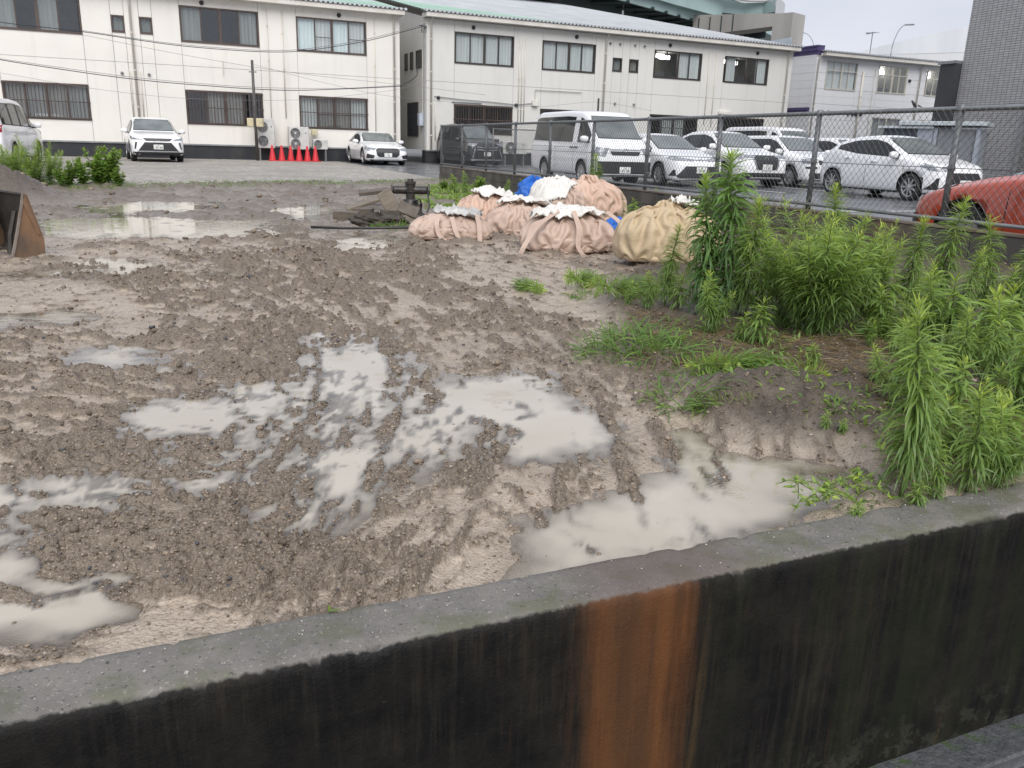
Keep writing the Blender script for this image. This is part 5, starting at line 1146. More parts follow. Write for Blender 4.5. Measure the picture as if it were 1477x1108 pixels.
SEDAN = dict(plan=(.56, .70, .82, .915, .975, 1, 1, .99, .95, .9, .84, .78), L=4.4, W=1.73, H=1.44, zb=.17, R=.31, xf=.88, xr=3.45, top=[(0, .5), (.05, .66), (.18, .76), (.7, .88), (1.05, .95), (1.22, .99), (2.0, 1.36), (2.4, 1.435), (3.0, 1.42), (3.75, 1.12), (4.2, 1.05), (4.4, .85)], belt=[(0, .62), (.2, .74), (1.2, .9), (3.6, .98), (4.4, .9)],
  ws=(1.28, 2.03), rw=(3.1, 3.7), dlo=(1.2, 3.7), pil=[2.35, 3.1], mir=(1.42, 1.0), plate=.46, emb=(.715, .14, 1), seams=(1.2, 2.3, 3.2), handles=((2.05, .82), (3.0, .85)),
  corner=[('headlight', LENS, [(.02, .28, .74), (.42, .8, .82), (.5, .84, .76), (.2, .76, .70), (.03, .3, .69)])],
  front=[('grille_bar', CHROME, [(-.32, .735), (.32, .735), (.32, .705), (-.32, .705)]), ('lower_grille', MIRG, [(-.5, .56), (.5, .56), (.72, .30), (.66, .24), (-.66, .24), (-.72, .30)])], frontm=[('fog_slot', TRIM, [(.74, .46), (.78, .46), (.82, .30), (.72, .30)])])
XSUV = dict(plan=(.62, .74, .84, .925, .975, 1, 1, .99, .95, .9, .84, .78), L=4.3, W=1.76, H=1.58, zb=.22, R=.335, xf=.86, xr=3.48, rim='five', top=[(0, .6), (.05, .78), (.18, .9), (.7, 1.0), (1.0, 1.05), (1.15, 1.08), (1.9, 1.49), (2.3, 1.575), (3.1, 1.55), (3.8, 1.35), (4.15, 1.15), (4.3, .9)], belt=[(0, .7), (.2, .86), (1.1, 1.0), (3.5, 1.1), (4.3, 1.05)],
  ws=(1.22, 1.94), dlo=(1.15, 3.85), pil=[2.25, 3.05], mir=(1.35, 1.12), plate=.57, emb=(.82, .12, 1), seams=(1.15, 2.2, 3.1), handles=((1.95, .9), (2.9, .94)),
  corner=[('headlight', LENS, [(.02, .46, .88), (.4, .82, .94), (.45, .86, .86), (.2, .8, .81), (.03, .52, .82)])],
  front=[('grille', MIRG, [(-.44, .9), (.44, .9), (.36, .58), (.28, .5), (-.28, .5), (-.36, .58)]), ('lower_grille', TRIM, [(-.74, .42), (.74, .42), (.76, .25), (-.76, .25)])], frontm=[('grille_chrome', CHROME, [(.44, .9), (.49, .9), (.36, .5), (.31, .5)])])
WAGON = dict(L=4.25, W=1.69, H=1.52, zb=.2, R=.31, xf=.82, xr=3.37, rim='steel', wr=.78, top=[(0, .62), (.04, .76), (.15, .88), (.7, .97), (.95, 1.01), (1.1, 1.04), (1.72, 1.43), (2.05, 1.51), (3.8, 1.5), (4.1, 1.3), (4.25, .95)], belt=[(0, .72), (.2, .84), (1.1, .93), (4.25, 1.0)],
  ws=(1.15, 1.75), dlo=(1.05, 4.0), pil=[2.05, 2.95], mir=(1.25, 1.03), plate=.5, emb=(.74, .12, 1), seams=(1.05, 2.1, 3.0), handles=((1.85, .84), (2.8, .86)),
  corner=[('headlight', LENS, [(.02, .48, .84), (.3, .8, .88), (.34, .83, .72), (.05, .55, .68)])], front=[('grille', TRIM, [(-.44, .80), (.44, .80), (.42, .68), (-.42, .68)]), ('lower_grille', TRIM, [(-.72, .44), (.72, .44), (.7, .24), (-.7, .24)])], frontm=[('bumper_slot', TRIM, [(.5, .62), (.78, .62), (.78, .56), (.5, .56)])])
HATCH = dict(plan=(.50, .64, .78, .89, .97, 1, 1, .99, .95, .9, .84, .78), L=3.94, W=1.695, H=1.48, zb=.17, R=.31, xf=.8, xr=3.35, rim='spoke', top=[(0, .52), (.05, .70), (.18, .82), (.6, .93), (.9, .99), (1.05, 1.03), (1.8, 1.41), (2.15, 1.48), (2.8, 1.45), (3.4, 1.31), (3.75, 1.1), (3.94, .8)], belt=[(0, .64), (.2, .78), (1.05, .94), (2.6, 1.02), (3.3, 1.12), (3.94, 1.0)],
  ws=(1.12, 1.83), rw=(3.42, 3.72), dlo=(1.02, 3.3), pil=[2.2, 3.05], mir=(1.25, 1.02), plate=.42, seams=(1.02, 2.2), handles=((1.95, .86), (2.85, .93)),
  corner=[('headlight', LENS, [(.06, .5, .74), (.5, .80, .86), (.55, .83, .80), (.28, .8, .70), (.08, .55, .68)])], front=[('lower_grille', TRIM, [(-.42, .66), (.42, .66), (.62, .30), (-.62, .30)])], frontm=[('fog_slot', TRIM, [(.66, .54), (.70, .54), (.80, .28), (.66, .28)])],
  sidep=[('sill_trim', TRIM, [(1.15, .18), (3.0, .18), (3.0, .21), (1.15, .21)])])
MINIV = dict(L=4.6, W=1.73, H=1.86, zb=.2, R=.32, xf=.85, xr=3.65, rim='five', wr=.80, gt=.15, plan=(.80, .88, .94, .975, .99, 1, 1, 1, .985, .96, .92, .88), top=[(0, .72), (.03, .92), (.12, 1.04), (.5, 1.12), (.8, 1.17), (1.6, 1.72), (2.0, 1.82), (2.8, 1.86), (4.3, 1.82), (4.5, 1.7), (4.6, 1.0)], belt=[(0, .8), (.2, .98), (.8, 1.06), (4.6, 1.12)],
  ws=(.86, 1.62), rw=(4.35, 4.52), dlo=(.9, 4.4), pil=[1.6, 2.6, 3.5], mir=(1.2, 1.15), plate=.55, emb=(.90, .13, 1), seams=(1.1, 2.2, 3.3), handles=((2.05, .98), (2.4, .98)),
  corner=[('headlight', LENS, [(.02, .5, 1.0), (.3, .82, 1.02), (.32, .84, .9), (.04, .56, .88)])], front=[('grille', MIRG, [(-.5, .86), (.5, .86), (.46, .36), (-.46, .36)]), ('chrome_bar', CHROME, [(-.78, .34), (.78, .34), (.76, .27), (-.76, .27)])], frontm=[('grille_bar', CHROME, [(.05, .83), (.5, .86), (.5, .82), (.05, .79)]), ('grille_bar', CHROME, [(.05, .73), (.5, .76), (.5, .72), (.05, .69)]), ('light_stack', CHROME, [(.56, .8), (.6, .8), (.72, .4), (.66, .4)])],
  rearm=[('tail_light', TAIL, [(.6, 1.12), (.8, 1.12), (.8, .92), (.66, .92)])])
RED = dict(SEDAN, L=4.25, W=1.74, H=1.3, R=.30, zb=.14, xf=.84, rim='five', top=[(0, .44), (.05, .56), (.16, .65), (.5, .77), (1.0, .87), (1.4, .92), (2.1, 1.23), (2.45, 1.29), (3.1, 1.27), (3.75, 1.05), (4.1, .98), (4.25, .8)], belt=[(0, .55), (.2, .66), (1.3, .84), (3.6, .92), (4.25, .86)], mir=(1.62, .93), handles=((2.2, .76),), ws=(1.46, 2.12), seams=(1.32, 2.35), dlo=(1.3, 3.7))
zP = Vector((0, 0, PARK_Z)); fB = -dB
def park(px, n): return site(bpx(px, n, PARK_Z), n, PARK_Z)
make_car('white_van', 'van', VAN, CWHITE, 'white cargo van with black tinted rear side windows behind the fence', 'van', park(837, 10.2), fB, plate=('69 38', '100'))
make_car('white_sedan', 'sedan', SEDAN, CWHITE, 'white sedan with wide black lower grille right of the white van', 'car', park(948, 12.5), fB, plate=('29 40', '300'))
make_car('white_crossover', 'suv', XSUV, CWHITE, 'white crossover with a dark tapered grille right of the white sedan', 'car', park(1042, 14.75), fB, plate=('· 5 63', '500'))
make_car('white_wagon', 'wagon', WAGON, CWHITE, 'boxy white station wagon with plain steel wheels behind the fence', 'car', park(1136, 17.1), fB, plate=('·8 21', '400'))
make_car('white_compact_car', 'hatch', dict(WAGON, H=1.5), CWHITE, 'white compact car mostly hidden behind the white hatchback', 'car', park(1222, 19.5), fB)
make_car('white_hatchback', 'hatch', HATCH, CWHITE, 'white hatchback seen from the side, nearest of the white cars at the fence', 'car', park(1307, 15.75), fB)
make_car('white_van', 'van', VAN, CWHITE, 'white van showing only its roof behind the row of cars', 'van', site(27.2, 21.4, PARK_Z), fB)
# red car in front, black car behind it
rf = dB
make_car('red_car', 'red', dict(RED, side=-1), CRED, 'red car parked close behind the fence at the right edge', 'car', site(bpx(1385, 7.3, .36), 7.3, PARK_Z-.04), rf)
make_car('black_car', 'black', dict(HATCH, side=-1), CBLACK, 'black car partly seen behind the red car', 'car', site(bpx(1500, 10.6, .4), 10.6, PARK_Z), rf)
# yard
fA = -nA
def yard(px, n): 
    p = fpt(px, 228, n); return Vector((p.x, p.y, GRAV_Z))
def rot2(v, deg): return Matrix.Rotation(math.radians(deg), 3, 'Z') @ v
make_car('white_suv', 'suv', SUV, CWHITE, 'white sport utility car facing the camera in front of the left building', 'car', None, rot2(fA, 3), 'cars in the gravel yard', ('· 81 89', '300'), yard(230, 33.9))
make_car('white_coupe', 'sedan', AUDI, CWHITE, 'low white coupe-like sedan parked at the gap between the white buildings', 'car', None, rot2(fA, -2), 'cars in the gravel yard', ('· 53', '300'), yard(560, 35.0))
make_car('black_minivan', 'minivan', MINIV, CBLACK, 'black minivan with chrome grille behind the far end of the fence', 'car', None, fA, 'cars in the car park', ('·· 3', '500'), (lambda p: Vector((p.x, p.y, PARK_Z)))(fpt(703, 230, 35.0)))
# white minivan at the left edge, seen from behind
lm_ = gp(4, 241, GRAV_Z); hd = rot2(Vector((math.sin(math.radians(-31)), math.cos(math.radians(-31)), 0)), -14)
make_car('white_minivan', 'minivan', dict(MINIV, H=1.78), CWHITE, 'white minivan seen from behind at the left edge beyond the weeds', 'car', None, hd, 'cars in the gravel yard', None, Vector((lm_.x, lm_.y, GRAV_Z))+hd*4.6-rot2(hd, -90)*.72)
# ================================================================ BAGS, TARP, BUCKET, MACHINE, TIMBER
def tz(x, y): return float(terrain(np.array([x]), np.array([y]))[0][0])
def cloth(name, a, b, sc=9.):
    t = NT(name); P = t.obj(); c = t.mix(t.ramp(t.noise(P, 2.5, 4), .35, .7), a, b)
    dirt = t.ramp(t.math('ADD', t.n('ShaderNodeSeparateXYZ', i_0=P).outputs[2], t.math('MULTIPLY', t.noise(P, 8., 4), .18)), .17, .03)
    c = t.mix(t.math('MULTIPLY', dirt, .6), c, (.14, .10, .075))
    return t.pbr(c, .55, t.bump(t.math('ABSOLUTE', t.math('SUBTRACT', t.noise(t.scl(P, (1, 1, 1.9)), 5.5, 4, .6), .5)), .35, .04, t.bump(t.noise(P, 260., 2), .2, .002)), Sheen_Weight=.1)
PINK = cloth('pink_beige_woven_cloth', (.53, .40, .325), (.43, .315, .25)); TANB = cloth('tan_woven_cloth', (.50, .39, .25), (.42, .32, .195)); PEACH = cloth('peach_woven_cloth', (.58, .41, .32), (.48, .33, .25))
WHITEC = cloth('white_liner_cloth', (.72, .70, .66), (.56, .54, .50)); SILV = cloth('grey_white_liner', (.60, .60, .58), (.22, .21, .2)); BLUET = cloth('blue_tarpaulin', (.012, .13, .52), (.008, .085, .38))
def blob_mesh(name, mat, rx, ry, hz, seed, fold=.05, neck=.0, sag=0., flat=.25, nu=128, nv=64, tilt=0., power=3.4, radf=1., rf=1.):
    U = np.linspace(0, 2*np.pi, nu, endpoint=False)+np.pi/2; Vv = np.linspace(0, 1, nv); uu, vv = np.meshgrid(U, Vv)
    # profile: flat bottom, bulging side, slumped top
    pr = np.interp(vv, [0, .18, .27, .4, .55, .7, .82, .92, 1.], [.02, .84, 1.0, 1.06, .99, .86, .62, .28, .02])
    pz = np.interp(vv, [0, .18, .27, .4, .55, .7, .82, .92, 1.], [0, .0, .08, .32, .62, .86, .95, .98+neck*.4, 1.0+neck])
    for _ in range(2): pr[1:-1] = (pr[:-2]+2*pr[1:-1]+pr[2:])/4; pz[1:-1] = (pz[:-2]+2*pz[1:-1]+pz[2:])/4
    ca, sa = np.cos(uu), np.sin(uu); se = (np.abs(ca)**power+np.abs(sa)**power)**(-1/power)
    x = rx*pr*se*ca; y = ry*pr*se*sa; z = hz*pz
    wrp = .55*fbm(uu*1.3+seed, vv*3.1, 3, seed+2); wr2 = .5*fbm(uu*2.1+seed, vv*2.0, 3, seed+3)
    low = fbm((x/rx+3)*1.1+(y/ry), (z/hz)*.9+(y/ry)*.6+7, 2, seed+1)-.5
    radl = np.abs(2*fbm(uu*3.0*rf+wrp*4+seed, vv*.7+wr2, 2, seed+20)-1); rad2 = np.abs(2*noise2(uu*6.5*rf+wrp*5+seed, vv*1.3+wr2, seed+24)-1)
    hor = np.abs(2*fbm(uu*1.2+seed+wr2*2, vv*7.5+wrp*4+uu*.8, 2, seed+30)-1); hor2 = np.abs(2*noise2(uu*2.6+seed-wrp*3, vv*15+wr2*7-uu*1.5, seed+34)-1)
    edge = np.minimum(1, vv/.2); tp = sstep(.35, .75, vv); lw_ = 1-sstep(.55, .8, vv)
    d = fold*((np.minimum(radl, .6)-.3)*2.2*(.35+.65*tp)+(np.minimum(rad2, .7)-.35)*1.0*tp*radf+(np.minimum(hor, .6)-.3)*1.9*lw_+(np.minimum(hor2, .7)-.35)*.8*lw_+1.7*low)*edge
    nx_, ny_ = se*ca, se*sa; k = np.hypot(nx_, ny_)+1e-6; up = sstep(.5, .95, vv)
    x = x+d*nx_/k*(1-.6*up)*min(rx, ry)*2; y = y+d*ny_/k*(1-.6*up)*min(rx, ry)*2; z = z+d*(.3+.9*up)*hz*1.5*sstep(.12, .3, vv)
    z = z*(1+sag*x/rx)
    z = np.maximum(z, -.02); i = np.arange(nu*nv).reshape(nv, nu); j = np.roll(i, -1, 1)
    F = np.stack([i[:-1], j[:-1], j[1:], i[1:]], -1).reshape(-1, 4)
    return np_mesh(name, np.stack([x, y, z], -1).reshape(-1, 3), F, mat, True)
def draped_mesh(name, mat, rx, ry, hz, seed, ex=.13, nu=112, nv=58, steps=100, power=2.8, grav=.00004, gather=True):
    """sack cloth with slack, relaxed over its contents so that it creases"""
    g = np.random.default_rng(seed); U = np.linspace(0, 2*np.pi, nu, endpoint=False)+np.pi/2; Vv = np.linspace(0, 1, nv); uu, vv = np.meshgrid(U, Vv)
    kx = [0, .16, .26, .4, .55, .7, .82, .92, 1.]; pr = np.interp(vv, kx, [.03, .84, 1.0, 1.05, 1.0, .86, .62, .30, .05]); pz = np.interp(vv, kx, [0, 0, .08, .32, .62, .88, 1.0, 1.08, 1.12])
    ca, sa = np.cos(uu), np.sin(uu); se = (np.abs(ca)**power+np.abs(sa)**power)**(-1/power)
    wob = 1+.10*(fbm(uu*1.1+seed, vv*1.5, 2, seed)-.5)
    P = np.stack([rx*pr*se*ca*1.03*wob, ry*pr*se*sa*1.03*wob, hz*pz*1.03+.004], -1); P0 = P.copy()
    exm = ex*(.5+1.1*fbm(uu*.9+seed, vv*2.2, 2, seed+5))[..., None][..., 0]
    L = lambda A, B: np.linalg.norm(A-B, axis=-1)
    rh = L(np.roll(P0, -1, 1), P0)*(1+exm); rv = L(P0[1:], P0[:-1])*(1+exm[1:]*1.25); rd = L(np.roll(P0, -1, 1)[1:], P0[:-1])*(1+exm[1:]); rd2 = L(np.roll(P0, 1, 1)[1:], P0[:-1])*(1+exm[1:])
    bh = L(np.roll(P0, -2, 1), P0)*(1+exm); bv = L(P0[2:], P0[:-2])*(1+exm[1:-1]*1.2)
    P = P+g.normal(0, .0035, P.shape); old = P.copy()
    lump = 1+.16*(fbm(uu*1.4+seed+9, vv*2.5, 2, seed+9)-.5)
    def con(P, D, A, B, rest, k):
        d = B-A; l = np.linalg.norm(d, axis=-1, keepdims=True)+1e-9; return d*((l-rest[..., None])/l)*k
    for it in range(steps):
        v = (P-old)*.7; old = P.copy(); P = P+v; P[..., 2] -= grav
        for _ in range(3):
            D = np.zeros_like(P)
            c = con(P, D, P, np.roll(P, -1, 1), rh, .11); D += c; D -= np.roll(c, 1, 1)
            c = con(P, D, P[:-1], P[1:], rv, .11); D[:-1] += c; D[1:] -= c
            Rn = np.roll(P, -1, 1); c = con(P, D, P[:-1], Rn[1:], rd, .06); D[:-1] += c; D[1:] -= np.roll(c, 1, 1)
            Rn = np.roll(P, 1, 1); c = con(P, D, P[:-1], Rn[1:], rd2, .06); D[:-1] += c; D[1:] -= np.roll(c, -1, 1)
            c = con(P, D, P, np.roll(P, -2, 1), bh, .03); D += c; D -= np.roll(c, 2, 1)
            c = con(P, D, P[:-2], P[2:], bv, .03); D[:-2] += c; D[2:] -= c
            P = P+D
            rho = ((np.abs(P[..., 0])/rx)**power+(np.abs(P[..., 1])/ry)**power)**(1/power)+1e-6; zn = P[..., 2]/hz
            Rz = np.interp(zn, [0, .08, .32, .6, .8, .92, .99], [.82, .90, .93, .87, .69, .42, .0])*lump; ins = (rho < Rz) & (zn < .99)
            side = ins & (rho > .5*Rz); f = np.where(side, Rz/rho, 1.); f = 1+(f-1)*.8; P[..., 0] *= f; P[..., 1] *= f
            top = ins & ~side; zt_ = hz*np.interp(rho, [0, .45, .74, .93], [.99, .92, .8, .6]); P[..., 2] = np.where(top & (zn > .3), np.maximum(P[..., 2], zt_), P[..., 2])
            rho = ((np.abs(P[..., 0])/rx)**power+(np.abs(P[..., 1])/ry)**power)**(1/power)+1e-6
            Ro = np.interp(P[..., 2]/hz, [0, .08, .32, .6, .8, 1., 1.15], [.95, 1.04, 1.08, 1.02, .88, .58, .2]); f = np.where(rho > Ro, 1+(Ro/rho-1)*.7, 1.); P[..., 0] *= f; P[..., 1] *= f
            P[..., 2] = np.minimum(P[..., 2], hz*1.16)
            P[..., 2] = np.maximum(P[..., 2], .003)
            if gather: P[-1] = P[-1].mean(0)*.6+P[-1]*.4
    P[1:-1] = P[1:-1]*.7+.15*(P[2:]+P[:-2])
    i = np.arange(nu*nv).reshape(nv, nu); j = np.roll(i, -1, 1); F = np.stack([i[:-1], j[:-1], j[1:], i[1:]], -1).reshape(-1, 4)
    return np_mesh(name, P.reshape(-1, 3), F, mat, True)
def ribbon_strip(pts, w, th=.006):
    """strap: flat band along points"""
    m = MB(); P = [Vector(p) for p in pts]; V = []
    for i, p in enumerate(P):
        t_ = (P[min(i+1, len(P)-1)]-P[max(i-1, 0)]).normalized(); s = t_.cross(Vector((0, -.5, .85))).normalized()*w/2; n_ = t_.cross(s).normalized()*th
        V += [p-s+n_, p+s+n_, p+s-n_, p-s-n_]
    return m.add(V, [(i*4+k, i*4+(k+1) % 4, (i+1)*4+(k+1) % 4, (i+1)*4+k) for i in range(len(P)-1) for k in range(4)]+[(0, 1, 2, 3), tuple(len(V)-4+k for k in range(4))])
def smooth_path(pts, m=6):
    P = np.array(pts, float); t_ = np.linspace(0, 1, len(P)); tt = np.linspace(0, 1, len(P)*m); Q = np.stack([np.interp(tt, t_, P[:, k]) for k in range(3)], 1)
    for _ in range(m): Q[1:-1] = (Q[:-2]+2*Q[1:-1]+Q[2:])/4
    return [tuple(q) for q in Q]
def bag(px, py, w, d, h_, rz, seed, mat, label, straps=(), liner=None, fold=.055, sag=0., lift=0., lpos=(0, 0), lsz=(.26, .2, .12)):
    p = gp(px, py, .02); yb = p.y+d*.42; xb = p.x*(yb/p.y)
    z = tz(xb, yb)
    if lift: z += lift
    B = thing('bulk_bag', (xb, yb, z-.012), rz, label, 'bag', 'slumped bulk bags')
    bo = link('body', draped_mesh('body', mat, w/2*.97, d/2*.97, h_*.98, seed, fold*2.9, gather=(mat is not TANB)), B)
    md = bo.modifiers.new('smooth', 'SUBSURF'); md.levels = 1; md.render_levels = 1
    for s in straps: ribbon_strip(smooth_path(s), .052, .002).build('strap', mat, B, False)
    if liner:
        n1, n2 = 64, 52; uu, vv = np.meshgrid(np.linspace(-1.25, 1.25, n1), np.linspace(-1.25, 1.25, n2)); an = np.arctan2(vv, uu)
        X_ = lpos[0]+lsz[0]*1.08*uu; Y_ = lpos[1]-.03+lsz[1]*1.1*vv; rho = ((np.abs(X_)/(w/2))**2.8+(np.abs(Y_)/(d/2))**2.8)**(1/2.8)
        cr = np.abs(2*fbm(uu*2.1+vv*1.2+seed, vv*4.2-uu*1.5, 3, seed+60)-1); cr2 = np.abs(2*fbm(uu*5.5+seed, vv*6.5+uu*3, 2, seed+63)-1)
        Z_ = h_*np.interp(rho, [0, .3, .5, .74, .93, 1.05], [1.05, 1.03, .99, .90, .70, .5])+.014+.095*cr+.03*cr2
        ok = np.hypot(uu, vv) < .72+.75*(fbm(np.cos(an)*1.5+seed, np.sin(an)*1.5, 2, seed+66)); ii = np.arange(n1*n2).reshape(n2, n1); Fl = np.stack([ii[:-1, :-1], ii[:-1, 1:], ii[1:, 1:], ii[1:, :-1]], -1).reshape(-1, 4); Fl = Fl[ok.ravel()[Fl].all(1)]
        us_ = np.unique(Fl); re_ = np.full(n1*n2, -1); re_[us_] = np.arange(len(us_))
        ll_ = link('liner', np_mesh('liner', np.stack([X_, Y_, Z_], -1).reshape(-1, 3)[us_], re_[Fl], liner, True), B); so_ = ll_.modifiers.new('thick', 'SOLIDIFY'); so_.thickness = .006
    return B
bag(650, 347, .95, .75, .29, .05, 3, PINK, 'leftmost slumped pink beige bulk bag with silvery white lining on top', [[(-.12, -.28, .30), (-.15, -.40, .22), (-.12, -.42, .08), (-.02, -.44, .01)], [(.02, -.3, .28), (.06, -.41, .15), (.12, -.45, .02)], [(.3, -.22, .3), (.33, -.36, .2), (.34, -.42, .02)]], SILV, .09, lpos=(.08, -.02), lsz=(.24, .2, .14))
bag(702, 333, .82, .7, .44, .2, 11, PEACH, 'peach bulk bag behind the leftmost bag, partly covered by white lining', [[(.2, -.3, .4), (.22, -.42, .25), (.12, -.46, .02)]], WHITEC, .08, lpos=(.1, .0), lsz=(.25, .2, .12))
bag(752, 341, .9, .72, .40, -.1, 17, PINK, 'rounded brownish pink bulk bag in the middle of the pile', [], WHITEC, .075, lpos=(.05, .1), lsz=(.33, .2, .13))
bag(818, 366, 1.0, .85, .40, .08, 23, PINK, 'large front pink beige bulk bag with long hanging straps and white top', [[(-.15, -.3, .44), (-.36, -.36, .30), (-.50, -.44, .10), (-.54, -.46, .01)], [(.0, -.32, .44), (.05, -.46, .28), (.03, -.50, .1), (.10, -.52, .0), (.2, -.56, .0)], [(.38, -.1, .42), (.5, -.2, .34), (.55, -.24, .22)]], WHITEC, .085, lpos=(-.02, -.05), lsz=(.34, .22, .12))
bag(845, 322, 1.15, .9, .62, .1, 31, PEACH, 'tall peach bulk bag at the back of the pile', [], None, .1)
bag(800, 330, .8, .7, .58, .4, 33, PINK, 'crumpled pink bulk bag with white lining behind the front bag', [], WHITEC, .09, lpos=(-.1, -.1), lsz=(.3, .2, .13))
bag(958, 391, .98, .85, .50, -.05, 41, TANB, 'tan bulk bag at the right beside the tall weeds', [], WHITEC, .065, lpos=(.12, .02), lsz=(.12, .1, .10), sag=.08)
def tarp(px, py, w, d, h_, rz, seed, label, lift=0.):
    p = gp(px, py, .02); T_ = link('blue_tarp', blob_mesh('blue_tarp', BLUET, w/2, d/2, h_, seed, .085, nu=96, nv=48, power=2.2, radf=.1), None, (p.x, p.y, tz(p.x, p.y)+lift-.01), (0, 0, rz)); return tag(T_, label, 'tarp', 'blue tarpaulins')
tarp(770, 306, .62, .5, .52, .3, 51, 'blue tarpaulin bundle sticking out at the back of the bag pile')
tarp(888, 343, .30, .28, .22, .2, 53, 'small blue tarpaulin between the pink bags and the tan bag')
# ---- excavator bucket at the left edge
RUST = pmat('muddy_rusted_steel', (.235, .135, .075), .5, (.115, .082, .058), 6., (1, 1, .6), .35, .65, .4, 50., .004); RUSTD = pmat('dark_bucket_inside', (.035, .032, .03), .6, (.06, .052, .046), 8.); EDGE = pmat('worn_steel_edge', (.34, .30, .26), .4, (.26, .22, .19), 12., metal=.4)
pb = gp(33, 372, .0); bz = tz(pb.x, pb.y); mth = Vector((-.62, -.785, 0)).normalized(); sdn = Vector((-mth.y, mth.x, 0))
if sdn.y > 0: sdn = -sdn
BK = thing('excavator_bucket', (pb.x, pb.y, bz-.02), math.atan2(-mth.y, -mth.x), 'muddy brown steel excavator bucket resting on the mud at the left edge', 'excavator bucket')
# local x: from the mouth inwards; +y/-y along the width
sy = 1 if (Matrix.Rotation(math.atan2(-mth.y, -mth.x), 3, 'Z') @ Vector((0, 1, 0))).dot(sdn) > 0 else -1
prof = [(-.10, .02), (-.03, .25), (.03, .46), (.055, .57), (.095, .555), (.125, .43), (.16, .29), (.19, .17), (.185, .06), (.15, .015), (.03, .0)]
MB().prism(prof, 0, sy*.022).build('side_plate', RUST, BK, bev=.004); MB().prism(prof, -sy*.85, -sy*.828).build('side_plate', RUST, BK)
shell = prof[3:]+[(-.1, .0)]; sm = MB()
for (a, b_) in zip(shell[:-1], shell[1:]):
    ux, uz = b_[0]-a[0], b_[1]-a[1]; L = math.hypot(ux, uz); nx_, nz_ = uz/L*.016, -ux/L*.016
    sm.prism([a, b_, (b_[0]+nx_, b_[1]+nz_), (a[0]+nx_, a[1]+nz_)], -sy*.001, -sy*.828)
sm.build('shell', RUSTD, BK)
MB().prism([(-.105, .015), (-.033, .25), (.025, .46), (.05, .575), (.065, .575), (.043, .46), (-.013, .25), (-.083, .02)], sy*.0225, sy*.034).build('edge_strip', EDGE, BK)
MB().prism([(.04, .50), (.075, .54), (.16, .22), (.14, .20)], sy*.0225, sy*.032).build('wear_strip', RUST, BK)
MB().prism([(-.17, .0), (-.08, .035), (.02, .02), (.02, -.005)], -sy*.828, sy*.02).build('cutting_edge', EDGE, BK)
MB().tube([(-.02, -sy*.2, .02), (.0, -sy*.2, .2), (.06, -sy*.2, .4)], .02, 6).build('inner_rib', RUSTD, BK)
# dark coupling above the bucket
HM = thing('hydraulic_coupling', (pb.x-.32, pb.y+.5, bz), .3, 'black hydraulic coupling behind the bucket at the left edge', 'machine part')
MB().box(-.5, -.2, -.12, .12, .52, .66).build('block', BLACKM, HM, bev=.03); MB().tube([(-.3, 0, .66), (-.22, 0, .56), (-.2, 0, .45)], .035, 8).build('hose', BLACKM, HM, True); MB().box(-.42, -.3, -.1, .1, -.02, .53).build('leg', BLACKM, HM, bev=.02); MB().box(-.28, -.22, -.08, .08, -.02, .53).build('leg', BLACKM, HM, bev=.02)
# ---- black machine by the timber
OILB = pmat('oily_black_iron', (.018, .017, .016), .4, (.05, .042, .036), 9., bump=.3)
pm_ = gp(592, 308, 0); MCN = thing('pump_motor', (pm_.x, pm_.y, tz(pm_.x, pm_.y)-.01), .15, 'black iron pump motor standing in the mud beside the timber', 'machine')
MB().lathe([(.002, .54), (.045, .54), (.05, .50), (.085, .50), (.085, .46), (.075, .45), (.075, .40), (.088, .39), (.088, .34), (.07, .33), (.07, .24), (.11, .23), (.13, .17), (.13, .13), (.002, .13)], 18).build('motor_body', OILB, MCN)
MB().tube([(-.28, 0, .37), (-.24, 0, .37), (.24, 0, .37), (.28, 0, .37)], [.05, .062, .062, .05], 14).build('cross_cylinder', OILB, MCN, True)
for s in (-1, 1): MB().tube([(s*.27, 0, .37), (s*.3, 0, .37)], .075, 14).build('flange', OILB, MCN)
MB().box(-.2, .2, -.14, .14, .0, .03).build('base_plate', OILB, MCN)
for x in (-.16, .16):
    for y in (-.1, .1): MB().box(x-.018, x+.018, y-.018, y+.018, .03, .15).build('leg', OILB, MCN)
MB().box(-.18, .18, -.12, .12, .13, .16).build('bed', OILB, MCN); MB().tube([(.26, -.1, .36), (.29, -.16, .15), (.24, -.2, .02), (.1, -.24, .012), (-.1, -.2, .012)], .013, 6).build('hose', BLACKM, MCN, True)
MB().tube([(.05, -.13, .2), (.14, -.17, .25), (.17, -.14, .14)], .016, 6).build('hose', BLACKM, MCN, True)
# ---- timber and broken slabs
WOODM = pmat('wet_grey_timber', (.125, .10, .076), .55, (.075, .06, .046), 5., (1, 6, 6), .35, .65, .4, 40., .004, obj=True); WOODL = pmat('pale_wet_board', (.20, .165, .122), .5, (.13, .105, .078), 5., (1, 6, 6), .35, .65, .3, 40., .004, obj=True)
def board(px, py, sx, sy_, sz, rot, mat, label, lift=0., name='timber_board'):
    p = gp(px, py, 0.); o = MB().box(-sx/2, sx/2, -sy_/2, sy_/2, 0, sz).build(name, mat, None, bev=.008, loc=(p.x, p.y, tz(p.x, p.y)+lift-.01), rot=rot); return tag(o, label, 'timber', 'discarded timber')
board(500, 316, .36, .16, .13, (0, 0, .05), WOODM, 'short square timber block lying flat at the left of the timber heap')
board(525, 312, .26, .2, .12, (0, 0, -.1), WOODM, 'dark timber offcut in the middle of the timber heap')
board(528, 304, .62, .22, .05, (.1, -.30, .25), WOODL, 'wide slanting board resting on the timber blocks', .11)
board(540, 300, .5, .24, .06, (.1, -.12, .2), WOODM, 'thick board on top of the timber heap', .20)
